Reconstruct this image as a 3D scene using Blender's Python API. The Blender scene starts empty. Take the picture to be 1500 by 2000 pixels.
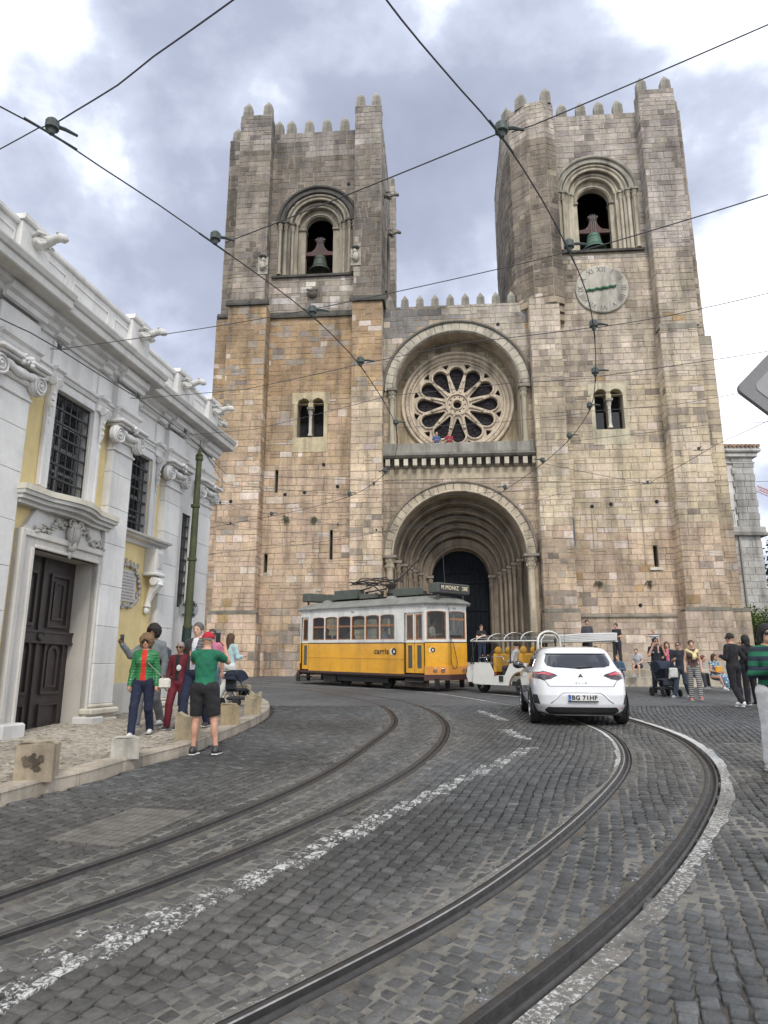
import bpy, math, random, zlib
import numpy as np
from mathutils import Vector, Matrix
from mathutils.geometry import tessellate_polygon
random.seed(7); RN = np.random.RandomState(11)
sc = bpy.context.scene
COL = sc.collection
R = math.radians
# ---------------------------------------------------------------- camera, sky, sun, exposure
FP = 1350.0; PITCH = math.atan(312/FP); EYE = 1.55; SL = 0.0353
cd = bpy.data.cameras.new('camera'); cam = bpy.data.objects.new('camera', cd); COL.objects.link(cam)
cd.sensor_fit = 'VERTICAL'; cd.sensor_height = 36; cd.lens = FP/2000*36
cd.clip_start = 0.05; cd.clip_end = 3000
cam.location = (0, 0, EYE); cam.rotation_euler = (math.pi/2+PITCH, 0, 0)
sc.camera = cam
SUN_EL, SUN_AZ = R(44), R(174)      # azimuth clockwise from +Y
wd = bpy.data.worlds.new("World"); sc.world = wd; wd.use_nodes = True
nt = wd.node_tree; nt.nodes.clear(); nn = nt.nodes.new; lk = nt.links.new
wo = nn('ShaderNodeOutputWorld'); bg = nn('ShaderNodeBackground'); bg.inputs['Strength'].default_value = 0.1
sky = nn('ShaderNodeTexSky'); sky.sky_type = 'NISHITA'; sky.sun_disc = False
sky.sun_elevation = SUN_EL; sky.sun_rotation = SUN_AZ; sky.air_density = 1.2; sky.dust_density = 1.0
tc = nn('ShaderNodeTexCoord')
mp = nn('ShaderNodeMapping'); mp.inputs['Scale'].default_value = (1.0, 1.0, 1.4); mp.inputs['Location'].default_value = (-0.390, 0.677, 4.203)
lk(tc.outputs['Generated'], mp.inputs['Vector'])
n1 = nn('ShaderNodeTexNoise'); n1.inputs['Scale'].default_value = 1.9; n1.inputs['Detail'].default_value = 7; n1.inputs['Roughness'].default_value = .5; n1.inputs['Distortion'].default_value = .25
n2 = nn('ShaderNodeTexNoise'); n2.inputs['Scale'].default_value = 5.5; n2.inputs['Detail'].default_value = 6; n2.inputs['Roughness'].default_value = .55
lk(mp.outputs[0], n1.inputs['Vector']); lk(mp.outputs[0], n2.inputs['Vector'])
cr = nn('ShaderNodeValToRGB'); e = cr.color_ramp.elements
e[0].position = .30; e[0].color = (2.6, 2.85, 3.7, 1)
e[1].position = .60; e[1].color = (14.5, 14.8, 15.2, 1)
for p_, c_ in ((.42, (3.4, 3.7, 4.7, 1)), (.475, (4.8, 5.2, 6.3, 1)), (.53, (9.4, 9.8, 10.6, 1))):
    k_ = cr.color_ramp.elements.new(p_); k_.color = c_
ad = nn('ShaderNodeMath'); ad.operation = 'MULTIPLY_ADD'; ad.inputs[1].default_value = .25
sb = nn('ShaderNodeMath'); sb.operation = 'MULTIPLY'; sb.inputs[1].default_value = .78
lk(n2.outputs['Fac'], ad.inputs[0]); lk(n1.outputs['Fac'], sb.inputs[0]); lk(sb.outputs[0], ad.inputs[2]); lk(ad.outputs[0], cr.inputs[0])
mxs = nn('ShaderNodeMix'); mxs.data_type = 'RGBA'; mxs.inputs[0].default_value = .93
lk(sky.outputs[0], mxs.inputs[6]); lk(cr.outputs[0], mxs.inputs[7]); lk(mxs.outputs[2], bg.inputs['Color']); lk(bg.outputs[0], wo.inputs[0])
ld = bpy.data.lights.new('sun', 'SUN'); ld.energy = 1.5; ld.angle = R(12); ld.color = (1, .95, .87)
so = bpy.data.objects.new('sun', ld); COL.objects.link(so)
sd = Vector((math.sin(SUN_AZ)*math.cos(SUN_EL), math.cos(SUN_AZ)*math.cos(SUN_EL), math.sin(SUN_EL)))
so.rotation_euler = sd.to_track_quat('Z', 'Y').to_euler(); so.location = (0, 0, 60)
sc.view_settings.view_transform = 'Standard'; sc.view_settings.look = 'None'; sc.view_settings.gamma = 1
sc.view_settings.use_curve_mapping = False; sc.view_settings.exposure = 0.62
# ---------------------------------------------------------------- survey helpers: where a sight line meets a real surface
def ray(x, y):
    u = x-750; v = 1000-y
    return (u, FP*math.cos(PITCH)-v*math.sin(PITCH), FP*math.sin(PITCH)+v*math.cos(PITCH))
def G(x, y, off=0.0):
    a, b, c = ray(x, y); t = (EYE-off)/(SL*b-c); return (a*t, b*t, EYE+c*t)
def atz(x, y, z):
    a, b, c = ray(x, y); t = (z-EYE)/c; return (a*t, b*t, z)
def aty(x, y, Y):
    a, b, c = ray(x, y); t = Y/b; return (a*t, Y, EYE+c*t)
gz = lambda y: SL*y
# ---------------------------------------------------------------- tags and objects
def tag(o, label=None, cat=None, group=None, kind=None):
    if label: o['label'] = label
    if cat: o['category'] = cat
    if group: o['group'] = group
    if kind: o['kind'] = kind
    return o
def thing(name, label, cat, loc=(0,0,0), rz=0, group=None, rot=None):
    o = bpy.data.objects.new(name, None); COL.objects.link(o); o.location = loc
    o.rotation_euler = rot if rot else (0, 0, rz); o.empty_display_size = .1
    return tag(o, label, cat, group)
class MB:
    def __init__(s): s.v = []; s.f = []; s.c = []; s.col = (1,1,1,1); s.m = []; s.mi = 0
    def color(s, c): s.col = (c[0], c[1], c[2], c[3] if len(c) > 3 else 1.0); return s
    def add(s, vs, fs):
        n = len(s.v); s.v.extend([tuple(p) for p in vs])
        for f in fs: s.f.append(tuple(i+n for i in f)); s.c.append(s.col); s.m.append(s.mi)
        return s
    def box(s, a, b):
        x0,y0,z0 = a; x1,y1,z1 = b
        return s.add([(x0,y0,z0),(x1,y0,z0),(x1,y1,z0),(x0,y1,z0),(x0,y0,z1),(x1,y0,z1),(x1,y1,z1),(x0,y1,z1)],
              [(3,2,1,0),(4,5,6,7),(0,1,5,4),(1,2,6,5),(2,3,7,6),(3,0,4,7)])
    def obox(s, c, ax, ay, az, cham=0):      # centre and three half-axis vectors
        c = Vector(c); ax = Vector(ax); ay = Vector(ay); az = Vector(az)
        return s.add([c-ax-ay-az,c+ax-ay-az,c+ax+ay-az,c-ax+ay-az,c-ax-ay+az,c+ax-ay+az,c+ax+ay+az,c-ax+ay+az],
              [(3,2,1,0),(4,5,6,7),(0,1,5,4),(1,2,6,5),(2,3,7,6),(3,0,4,7)])
    def bbox(s, a, b, ch=.02):               # box with chamfered edges
        x0,y0,z0 = a; x1,y1,z1 = b; ch = min(ch, abs(x1-x0)*.45, abs(y1-y0)*.45, abs(z1-z0)*.45)
        V = []; F = []
        for z, i in ((z0,ch),(z0+ch,0),(z1-ch,0),(z1,ch)):
            c2 = ch if i == 0 else ch*1.6
            q = [(x0+i,y0+c2),(x0+c2,y0+i),(x1-c2,y0+i),(x1-i,y0+c2),(x1-i,y1-c2),(x1-c2,y1-i),(x0+c2,y1-i),(x0+i,y1-c2)]
            V += [(x,y,z) for x,y in q]
        for k in range(3):
            for j in range(8): F.append((k*8+j, k*8+(j+1)%8, k*8+8+(j+1)%8, k*8+8+j))
        F.append(tuple(range(7,-1,-1))); F.append(tuple(range(24,32)))
        return s.add(V, F)
    def tube(s, pts, r, n=6, cap=True, flat=1.0):
        pts = [Vector(p) for p in pts]; m = len(pts); rr = r if isinstance(r, (list,tuple)) else [r]*m
        V = []; F = []; up = Vector((0,0,1)); prev = None
        for i in range(m):
            t = (pts[min(i+1,m-1)]-pts[max(i-1,0)])
            t = t.normalized() if t.length > 1e-9 else Vector((0,0,1))
            if prev is None:
                a = t.cross(up); a = a if a.length > .05 else t.cross(Vector((1,0,0)))
            else: a = prev - t*prev.dot(t)
            a.normalize(); b = t.cross(a); prev = a
            for k in range(n):
                th = 2*math.pi*k/n; V.append(pts[i]+(a*math.cos(th)+b*math.sin(th)*flat)*rr[i])
        for i in range(m-1):
            for k in range(n): F.append((i*n+k, i*n+(k+1)%n, (i+1)*n+(k+1)%n, (i+1)*n+k))
        if cap: F.append(tuple(range(n-1,-1,-1))); F.append(tuple(range((m-1)*n, m*n)))
        return s.add(V, F)
    def lathe(s, prof, c=(0,0,0), n=12, axis='z', a0=0, a1=2*math.pi):
        V = []; F = []; full = abs(a1-a0-2*math.pi) < 1e-6; k = n if full else n+1
        for r, z in prof:
            for i in range(k):
                th = a0+(a1-a0)*i/n; x, y = r*math.cos(th), r*math.sin(th)
                p = {'z':(x,y,z),'x':(z,x,y),'y':(x,z,y)}[axis]
                V.append((p[0]+c[0], p[1]+c[1], p[2]+c[2]))
        for j in range(len(prof)-1):
            for i in range(n):
                i2 = (i+1) % k if full else i+1
                F.append((j*k+i, j*k+i2, (j+1)*k+i2, (j+1)*k+i))
        return s.add(V, F)
    def sphere(s, c, r, n=10, m=6):
        if not isinstance(r, (tuple, list)): r = (r,r,r)
        V = [(c[0], c[1], c[2]-r[2])]; F = []
        for j in range(1, m):
            ph = -math.pi/2+math.pi*j/m
            for i in range(n):
                th = 2*math.pi*i/n; V.append((c[0]+r[0]*math.cos(ph)*math.cos(th), c[1]+r[1]*math.cos(ph)*math.sin(th), c[2]+r[2]*math.sin(ph)))
        V.append((c[0], c[1], c[2]+r[2])); T = len(V)-1
        for i in range(n): F.append((0, 1+(i+1)%n, 1+i)); F.append((T, T-n+i, T-n+(i+1)%n))
        for j in range(m-2):
            for i in range(n): a = 1+j*n; F.append((a+i, a+(i+1)%n, a+n+(i+1)%n, a+n+i))
        return s.add(V, F)
    def prism(s, poly, o, ua, va, d, cap=True):   # 2-D polygon in the plane (ua, va) from o, extruded by vector d
        o = Vector(o); ua = Vector(ua); va = Vector(va); d = Vector(d); n = len(poly)
        V = [o+ua*p[0]+va*p[1] for p in poly]; V += [p+d for p in V]
        F = [(i, (i+1)%n, n+(i+1)%n, n+i) for i in range(n)]
        if cap:
            T = tessellate_polygon([[Vector((p[0],p[1],0)) for p in poly]])
            F += [tuple(t) for t in T] + [tuple(n+i for i in reversed(t)) for t in T]
        return s.add(V, F)
    def plate(s, outer, holes, o, ua, va, d):     # polygon with holes, thickness vector d
        o = Vector(o); ua = Vector(ua); va = Vector(va); d = Vector(d)
        loops = [outer]+list(holes); flat = [p for L in loops for p in L]
        T = tessellate_polygon([[Vector((p[0],p[1],0)) for p in L] for L in loops]); n = len(flat)
        V = [o+ua*p[0]+va*p[1] for p in flat]; V += [p+d for p in V]
        F = [tuple(t) for t in T]+[tuple(n+i for i in reversed(t)) for t in T]; k = 0
        for L in loops:
            m = len(L)
            for i in range(m): F.append((k+i, k+(i+1)%m, n+k+(i+1)%m, n+k+i))
            k += m
        return s.add(V, F)
    def xf(s, M):
        s.v = [tuple(M @ Vector(p)) for p in s.v]; return s
    def build(s, name, mat, parent=None, smooth=False, loc=None, rz=0, kind=None, label=None, mats=None, fixn=True):
        me = bpy.data.meshes.new(name); me.from_pydata(s.v, [], s.f)
        a = me.color_attributes.new('Col', 'FLOAT_COLOR', 'CORNER')
        cols = np.repeat(np.array(s.c, dtype=np.float32).reshape(-1,4), [len(f) for f in s.f], axis=0)
        a.data.foreach_set('color', cols.ravel())
        if mats:
            for m_ in mats: me.materials.append(m_)
            me.polygons.foreach_set('material_index', s.m)
        else: me.materials.append(mat)
        if smooth: me.polygons.foreach_set('use_smooth', [True]*len(s.f))
        me.update()
        o = bpy.data.objects.new(name, me); COL.objects.link(o)
        if smooth == 'auto': me.set_sharp_from_angle(angle=R(40))
        if parent: o.parent = parent
        if loc: o.location = loc
        if rz: o.rotation_euler = (0,0,rz)
        if kind: o['kind'] = kind
        if label: o['label'] = label
        return o
def copy_tree(o, parent=None):
    c = o.copy(); COL.objects.link(c); c.parent = parent
    for ch in [x for x in o.children]: copy_tree(ch, c)
    return c
def text_mesh(s, size, ext=.004, bold=0.0, align='CENTER'):
    cu = bpy.data.curves.new('lettering', 'FONT'); cu.space_character = 1.12; cu.body = s; cu.size = size; cu.extrude = ext; cu.align_x = align; cu.align_y = 'CENTER'; cu.offset = bold; cu.resolution_u = 3
    t = bpy.data.objects.new('lettering', cu); COL.objects.link(t)
    me = bpy.data.meshes.new_from_object(t); bpy.data.objects.remove(t); return me
def put_text(s, size, mat, parent, M, ext=.004, bold=0.0, name='lettering', align='CENTER'):
    me = text_mesh(s, size, ext, bold, align); me.materials.clear(); me.materials.append(mat)
    o = bpy.data.objects.new(name, me); COL.objects.link(o); o.parent = parent; o.matrix_local = M
    return o
def frame(o, x, y, z=None):      # matrix with the given origin, x (text direction) and y (text up)
    x = Vector(x).normalized(); y = Vector(y).normalized(); z = x.cross(y)
    return Matrix(((x.x,y.x,z.x,o[0]),(x.y,y.y,z.y,o[1]),(x.z,y.z,z.z,o[2]),(0,0,0,1)))
# ---------------------------------------------------------------- materials
def M(name, col=(.5,.5,.5), rough=.7, metal=0.0, n=0.0, ns=3.0, bump=0.0, bs=30.0, attr=False, spec=.5, stain=0.0, alpha=None, trans=0, objrand=0.0, coat=0, vor=0.0, vs=3.0, pits=0.0, macro=0.0):
    m = bpy.data.materials.new(name); m.use_nodes = True; t = m.node_tree; N = t.nodes; L = t.links.new
    b = N['Principled BSDF']; b.inputs['Roughness'].default_value = rough; b.inputs['Metallic'].default_value = metal
    b.inputs['Specular IOR Level'].default_value = spec
    if coat: b.inputs['Coat Weight'].default_value = coat; b.inputs['Coat Roughness'].default_value = .05
    tcn = N.new('ShaderNodeTexCoord')
    if attr:
        at = N.new('ShaderNodeAttribute'); at.attribute_name = 'Col'; out = at.outputs['Color']
    else:
        rg = N.new('ShaderNodeRGB'); rg.outputs[0].default_value = (*col, 1); out = rg.outputs[0]
    def mul(out, fac):
        mx = N.new('ShaderNodeMix'); mx.data_type = 'RGBA'; mx.blend_type = 'MULTIPLY'; mx.inputs[0].default_value = 1
        L(out, mx.inputs[6]); L(fac, mx.inputs[7]); return mx.outputs[2]
    def noise(scale, detail=4, rough_=.6, vec=None):
        q = N.new('ShaderNodeTexNoise'); q.inputs['Scale'].default_value = scale; q.inputs['Detail'].default_value = detail; q.inputs['Roughness'].default_value = rough_
        L(vec or tcn.outputs['Object'], q.inputs['Vector']); return q.outputs['Fac']
    def remap(o_, a0, a1, b0, b1):
        q = N.new('ShaderNodeMapRange'); q.inputs[1].default_value = a0; q.inputs[2].default_value = a1; q.inputs[3].default_value = b0; q.inputs[4].default_value = b1
        L(o_, q.inputs[0]); return q.outputs[0]
    if macro: out = mul(out, remap(noise(.3, 4, .6), .32, .68, 1-macro, 1+macro*.4))
    if n: out = mul(out, remap(noise(ns, 6), .3, .7, 1-n, 1+n*.6)); out = mul(out, remap(noise(ns*7.3, 3), .3, .7, 1-n*.5, 1+n*.35))
    if objrand:
        oi = N.new('ShaderNodeObjectInfo'); out = mul(out, remap(oi.outputs['Random'], 0, 1, 1-objrand, 1+objrand))
    if stain:     # vertical rain streaks and lichen
        mpn = N.new('ShaderNodeMapping'); mpn.inputs['Scale'].default_value = (1.6, 1.6, .22); L(tcn.outputs['Object'], mpn.inputs['Vector'])
        out = mul(out, remap(noise(1.0, 7, .65, mpn.outputs[0]), .47, .64, 1, 1-stain))
    if vor:
        q = N.new('ShaderNodeTexVoronoi'); q.inputs['Scale'].default_value = vs; L(tcn.outputs['Object'], q.inputs['Vector'])
        out = mul(out, remap(q.outputs['Distance'], .0, .22, 1-vor, 1))
    if pits:     # eroded slots along the bedding of the stone
        mpn = N.new('ShaderNodeMapping'); mpn.inputs['Scale'].default_value = (3.2, 3.2, 15); L(tcn.outputs['Object'], mpn.inputs['Vector'])
        pt_ = remap(noise(1.0, 4, .7, mpn.outputs[0]), .60, .68, 1, 1-pits); big = remap(noise(.5, 2), .42, .60, 0, 1)
        mx = N.new('ShaderNodeMix'); mx.data_type = 'RGBA'; mx.blend_type = 'MULTIPLY'; L(big, mx.inputs[0]); L(out, mx.inputs[6]); L(pt_, mx.inputs[7]); out = mx.outputs[2]
    L(out, b.inputs['Base Color'])
    if bump:
        bp = N.new('ShaderNodeBump'); bp.inputs['Strength'].default_value = bump; bp.inputs['Distance'].default_value = .02
        L(noise(bs, 5, .65), bp.inputs['Height']); L(bp.outputs[0], b.inputs['Normal'])
    if n and rough < .95:
        L(remap(noise(ns*2.1, 4), .3, .7, max(.03, rough-.12), min(1, rough+.12)), b.inputs['Roughness'])
    if trans: b.inputs['Transmission Weight'].default_value = trans; b.inputs['IOR'].default_value = 1.45
    if alpha is not None: b.inputs['Alpha'].default_value = alpha
    return m
def glass(name, tint=(.6,.65,.65), a=.3, rough=.03):
    m = bpy.data.materials.new(name); m.use_nodes = True; t = m.node_tree; t.nodes.clear(); N = t.nodes; L = t.links.new
    o = N.new('ShaderNodeOutputMaterial'); mix = N.new('ShaderNodeMixShader'); tr = N.new('ShaderNodeBsdfTransparent'); gl = N.new('ShaderNodeBsdfGlossy')
    tr.inputs[0].default_value = (*tint, 1); gl.inputs['Roughness'].default_value = rough
    fr = N.new('ShaderNodeFresnel'); fr.inputs[0].default_value = 1.5
    ma = N.new('ShaderNodeMath'); ma.operation = 'MULTIPLY_ADD'; ma.inputs[1].default_value = 1.0; ma.inputs[2].default_value = a*.03
    ge = N.new('ShaderNodeNewGeometry'); iv = N.new('ShaderNodeMath'); iv.operation = 'SUBTRACT'; iv.inputs[0].default_value = 1; L(ge.outputs['Backfacing'], iv.inputs[1]); m2 = N.new('ShaderNodeMath'); m2.operation = 'MULTIPLY'; L(fr.outputs[0], ma.inputs[0]); L(ma.outputs[0], m2.inputs[0]); L(iv.outputs[0], m2.inputs[1]); L(m2.outputs[0], mix.inputs[0]); L(tr.outputs[0], mix.inputs[1]); L(gl.outputs[0], mix.inputs[2]); L(mix.outputs[0], o.inputs[0])
    return m
m_stone = M('weathered_stone', attr=True, rough=.9, n=.3, ns=1.1, bump=1.0, bs=9, stain=.38, pits=.6, macro=.26)
m_stone2 = M('carved_stone', attr=True, rough=.88, n=.22, ns=1.6, bump=.55, bs=12, stain=.45)
m_mortar = M('lime_mortar', (.36,.295,.215), rough=.95, n=.3, ns=1.2, bump=.6, bs=10, stain=.4)
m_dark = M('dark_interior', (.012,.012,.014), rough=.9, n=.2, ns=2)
m_marble = M('white_limestone', attr=True, macro=.1, rough=.72, n=.08, ns=1.5, bump=.25, bs=14, stain=.2)
m_yellow = M('yellow_render', (.73,.585,.29), rough=.9, n=.1, ns=1.1, bump=.3, bs=40, stain=.14)
m_iron = M('black_iron', (.02,.022,.025), rough=.5, n=.2, ns=5)
m_door = M('brown_door_paint', (.042,.032,.03), rough=.5, n=.2, ns=2.5, bump=.3, bs=25)
m_wgl = glass('window_glass', (.35,.38,.4), .5)
m_steel = M('steel', (.32,.31,.3), rough=.38, metal=.9, n=.25, ns=4)
m_wire = M('wire', (.05,.05,.055), rough=.6)
m_fit = M('cast_fitting', (.05,.065,.06), rough=.6, n=.2, ns=20)
WHITE = (.66,.65,.62)
# ================================================================ GROUND, ROAD, RAILS
def catmull(pts, step=.15):
    P = [np.array(p, float) for p in pts]; P = [2*P[0]-P[1]]+P+[2*P[-1]-P[-2]]; out = []
    for i in range(1, len(P)-2):
        L = np.linalg.norm(P[i+1]-P[i]); n = max(2, int(L/step))
        for k in range(n):
            t = k/n
            out.append(.5*((2*P[i])+(-P[i-1]+P[i+1])*t+(2*P[i-1]-5*P[i]+4*P[i+1]-P[i+2])*t*t+(-P[i-1]+3*P[i]-3*P[i+1]+P[i+2])*t**3))
    out.append(P[-2]); return np.array(out)
gp = lambda L: [G(x, y)[:2] for x, y in L]
rail_px = [
 [(0,1755),(150,1702),(350,1634),(560,1548),(660,1497),(730,1448),(766,1420),(770,1402),(752,1382),(715,1368),(655,1357),(590,1347)],
 [(0,1833),(200,1767),(430,1680),(600,1607),(720,1550),(800,1505),(852,1462),(871,1432),(866,1408),(835,1385),(780,1368),(700,1355),(630,1345)],
 [(470,2000),(640,1914),(800,1831),(950,1742),(1080,1645),(1160,1574),(1212,1515),(1224,1480),(1213,1452),(1188,1430),(1150,1414),(1080,1393),(1015,1379)],
 [(940,2000),(1100,1877),(1200,1793),(1290,1702),(1350,1622),(1388,1545),(1386,1500),(1362,1468),(1322,1440),(1262,1416),(1180,1392),(1100,1374),(1030,1364)]]
rails = []
ends = [[(-6.2,28.6),(-9.5,31.5)], [(-5.6,29.4),(-9,32.4)], [(1.55,24.55),(-1.2,27.3),(-4.6,30.6),(-10,35.5)], [(2.3,25.2),(-.5,28.0),(-3.9,31.2),(-9.4,36.2)]]
starts = [[(-7.5,3.1)], [(-6.3,2.4)], [(-2.5,1.3)], [(-.6,1.6)]]
for i, L in enumerate(rail_px):
    pts = gp(L)
    a, b = np.array(pts[0]), np.array(pts[1]); d = (a-b)/np.linalg.norm(a-b)
    pts = [tuple(a+d*3.0)]+pts+ends[i]
    c = catmull(pts, .12)
    for _ in range(14): c[1:-1] = (c[:-2]+2*c[1:-1]+c[2:])/4
    rails.append(c)
allr = np.concatenate(rails)
def raildist(P):
    P = np.asarray(P); out = np.full(len(P), 9.0); idx = np.zeros(len(P), int)
    for ri, c in enumerate(rails):
        for k in range(0, len(P), 4000):
            d = np.sqrt(((P[k:k+4000,None,:]-c[None,:,:])**2).sum(2)).min(1)
            w = d < out[k:k+4000]; out[k:k+4000][w] = d[w]; idx[k:k+4000][w] = ri
    return out, idx
kerb_px = [(0,1573),(71,1552),(174,1526),(239,1505),(366,1470),(414,1451),(470,1427),(508,1408),(526,1393),(523,1379),(507,1371),(478,1365),(440,1361)]
kerb = [G(x, y)[:2] for x, y in kerb_px]
k0, k1 = np.array(kerb[0]), np.array(kerb[1]); kd = (k0-k1)/np.linalg.norm(k0-k1)
kerb_c = catmull([tuple(k0+kd*4.5)]+kerb+[(-7.2,21.5)], .15)
def inpoly(P, poly):
    P = np.asarray(P); x, y = P[:,0], P[:,1]; r = np.zeros(len(P), bool); n = len(poly)
    for i in range(n):
        x0,y0 = poly[i]; x1,y1 = poly[(i+1)%n]
        c = ((y0 > y) != (y1 > y)) & (x < (x1-x0)*(y-y0)/((y1-y0) if y1 != y0 else 1e-9)+x0); r ^= c
    return r
pave_poly = [tuple(p) for p in kerb_c]+[(-8.2,22.5),(-14,22),(-14,2)]
dash_c = catmull(gp([(-60,1985),(0,1950),(150,1873),(330,1790),(500,1712),(650,1642),(750,1592),(850,1547),(950,1500),(1032,1460)]), .1)
dash2 = catmull(gp([(-60,1910),(60,1868),(200,1810),(340,1765)]), .1)
dash3 = catmull(gp([(986,1424),(1024,1442)]), .1); dash4 = catmull(gp([(938,1389),(984,1406)]), .1)
def cdist(P, c):
    out = np.empty(len(P))
    for k in range(0, len(P), 4000): out[k:k+4000] = np.sqrt(((P[k:k+4000,None,:]-c[None])**2).sum(2)).min(1)
    return out
patch_q = gp([(262,1578),(392,1584),(232,1655),(92,1640)])
def vnoise(x, y, s, seed=0):      # value noise
    x = np.asarray(x)*s+seed*17.3; y = np.asarray(y)*s+seed*7.1
    def h(i, j): v = np.sin(i*127.1+j*311.7+seed*5.3)*43758.5453; return v-np.floor(v)
    i, j = np.floor(x), np.floor(y); fx, fy = x-i, y-j; fx = fx*fx*(3-2*fx); fy = fy*fy*(3-2*fy)
    return (h(i,j)*(1-fx)+h(i+1,j)*fx)*(1-fy)+(h(i,j+1)*(1-fx)+h(i+1,j+1)*fx)*fy
def mesh_np(name, V, F, C, mat, parent=None, kind=None, smooth=False):   # V (n,3), F (m,4), C (m,4)
    me = bpy.data.meshes.new(name); me.vertices.add(len(V)); me.vertices.foreach_set('co', V.astype(np.float32).ravel())
    me.loops.add(F.size); me.loops.foreach_set('vertex_index', F.astype(np.int32).ravel()); me.polygons.add(len(F))
    me.polygons.foreach_set('loop_start', np.arange(0, F.size, 4, dtype=np.int32)); me.update(calc_edges=True)
    a = me.color_attributes.new('Col', 'FLOAT_COLOR', 'CORNER'); a.data.foreach_set('color', np.repeat(C.astype(np.float32), 4, axis=0).ravel())
    if smooth: me.polygons.foreach_set('use_smooth', [True]*len(F))
    me.materials.append(mat); o = bpy.data.objects.new(name, me); COL.objects.link(o)
    if parent: o.parent = parent
    if kind: o['kind'] = kind
    return o
def sett_mesh(cx, cy, rot, hx, hy, top, col, warp=None, ch=.010, jit=.014, depth=.05, rough=.004):
    """numpy batch of worn stone setts: 12 vertices, 9 quads each"""
    n = len(cx); cs, sn = np.cos(rot), np.sin(rot)
    sg = np.array([(-1,-1),(1,-1),(1,1),(-1,1)], float)
    J = (RN.rand(n,4,2)-.5)*jit
    V = np.empty((n,12,3)); tilt = (RN.rand(n,2)-.5)*.03
    for k,(ins,dz) in enumerate(((0,-depth),(0,-ch*.7),(ch,0))):
        lx = sg[None,:,0]*(hx[:,None]-ins)+J[:,:,0]; ly = sg[None,:,1]*(hy[:,None]-ins)+J[:,:,1]
        X = cx[:,None]+lx*cs[:,None]-ly*sn[:,None]; Y = cy[:,None]+lx*sn[:,None]+ly*cs[:,None]
        V[:,k*4:k*4+4,0] = X; V[:,k*4:k*4+4,1] = Y
        V[:,k*4:k*4+4,2] = SL*Y+top[:,None]+dz+lx*tilt[:,:1]+ly*tilt[:,1:]+(RN.rand(n,4)-.5)*rough
    f = []
    for k in range(2):
        for j in range(4): f.append((k*4+j, k*4+(j+1)%4, k*4+4+(j+1)%4, k*4+4+j))
    f.append((8,9,10,11)); f = np.array(f)
    F = (f[None]+np.arange(n)[:,None,None]*12)
    return V, F, np.repeat(col[:,None,:], 9, axis=1)
def sett_material(name, rough, paint=True, bs=26):
    m = M(name, attr=True, macro=.22, rough=rough, n=.36, ns=7, bump=.8, bs=bs, spec=.35); t = m.node_tree; N = t.nodes; L = t.links.new
    if paint:       # worn road paint, its cover carried by the stones' alpha
        at = N['Attribute']; b = N['Principled BSDF']; src = b.inputs['Base Color'].links[0].from_socket
        q = N.new('ShaderNodeTexNoise'); q.inputs['Scale'].default_value = 34; q.inputs['Detail'].default_value = 7; q.inputs['Roughness'].default_value = .75
        tcn = N['Texture Coordinate']; L(tcn.outputs['Object'], q.inputs['Vector'])
        a = N.new('ShaderNodeMath'); a.operation = 'SUBTRACT'; L(at.outputs['Alpha'], a.inputs[0]); L(q.outputs['Fac'], a.inputs[1])
        r = N.new('ShaderNodeMapRange'); r.inputs[1].default_value = -.02; r.inputs[2].default_value = .06; L(a.outputs[0], r.inputs[0])
        mx = N.new('ShaderNodeMix'); mx.data_type = 'RGBA'; L(r.outputs[0], mx.inputs[0]); L(src, mx.inputs[6]); mx.inputs[7].default_value = (.5,.5,.48,1)
        L(mx.outputs[2], b.inputs['Base Color'])
    return m
m_sett = sett_material('basalt_sett', .62); m_pav = sett_material('limestone_sett', .8, False, 60)
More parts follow.
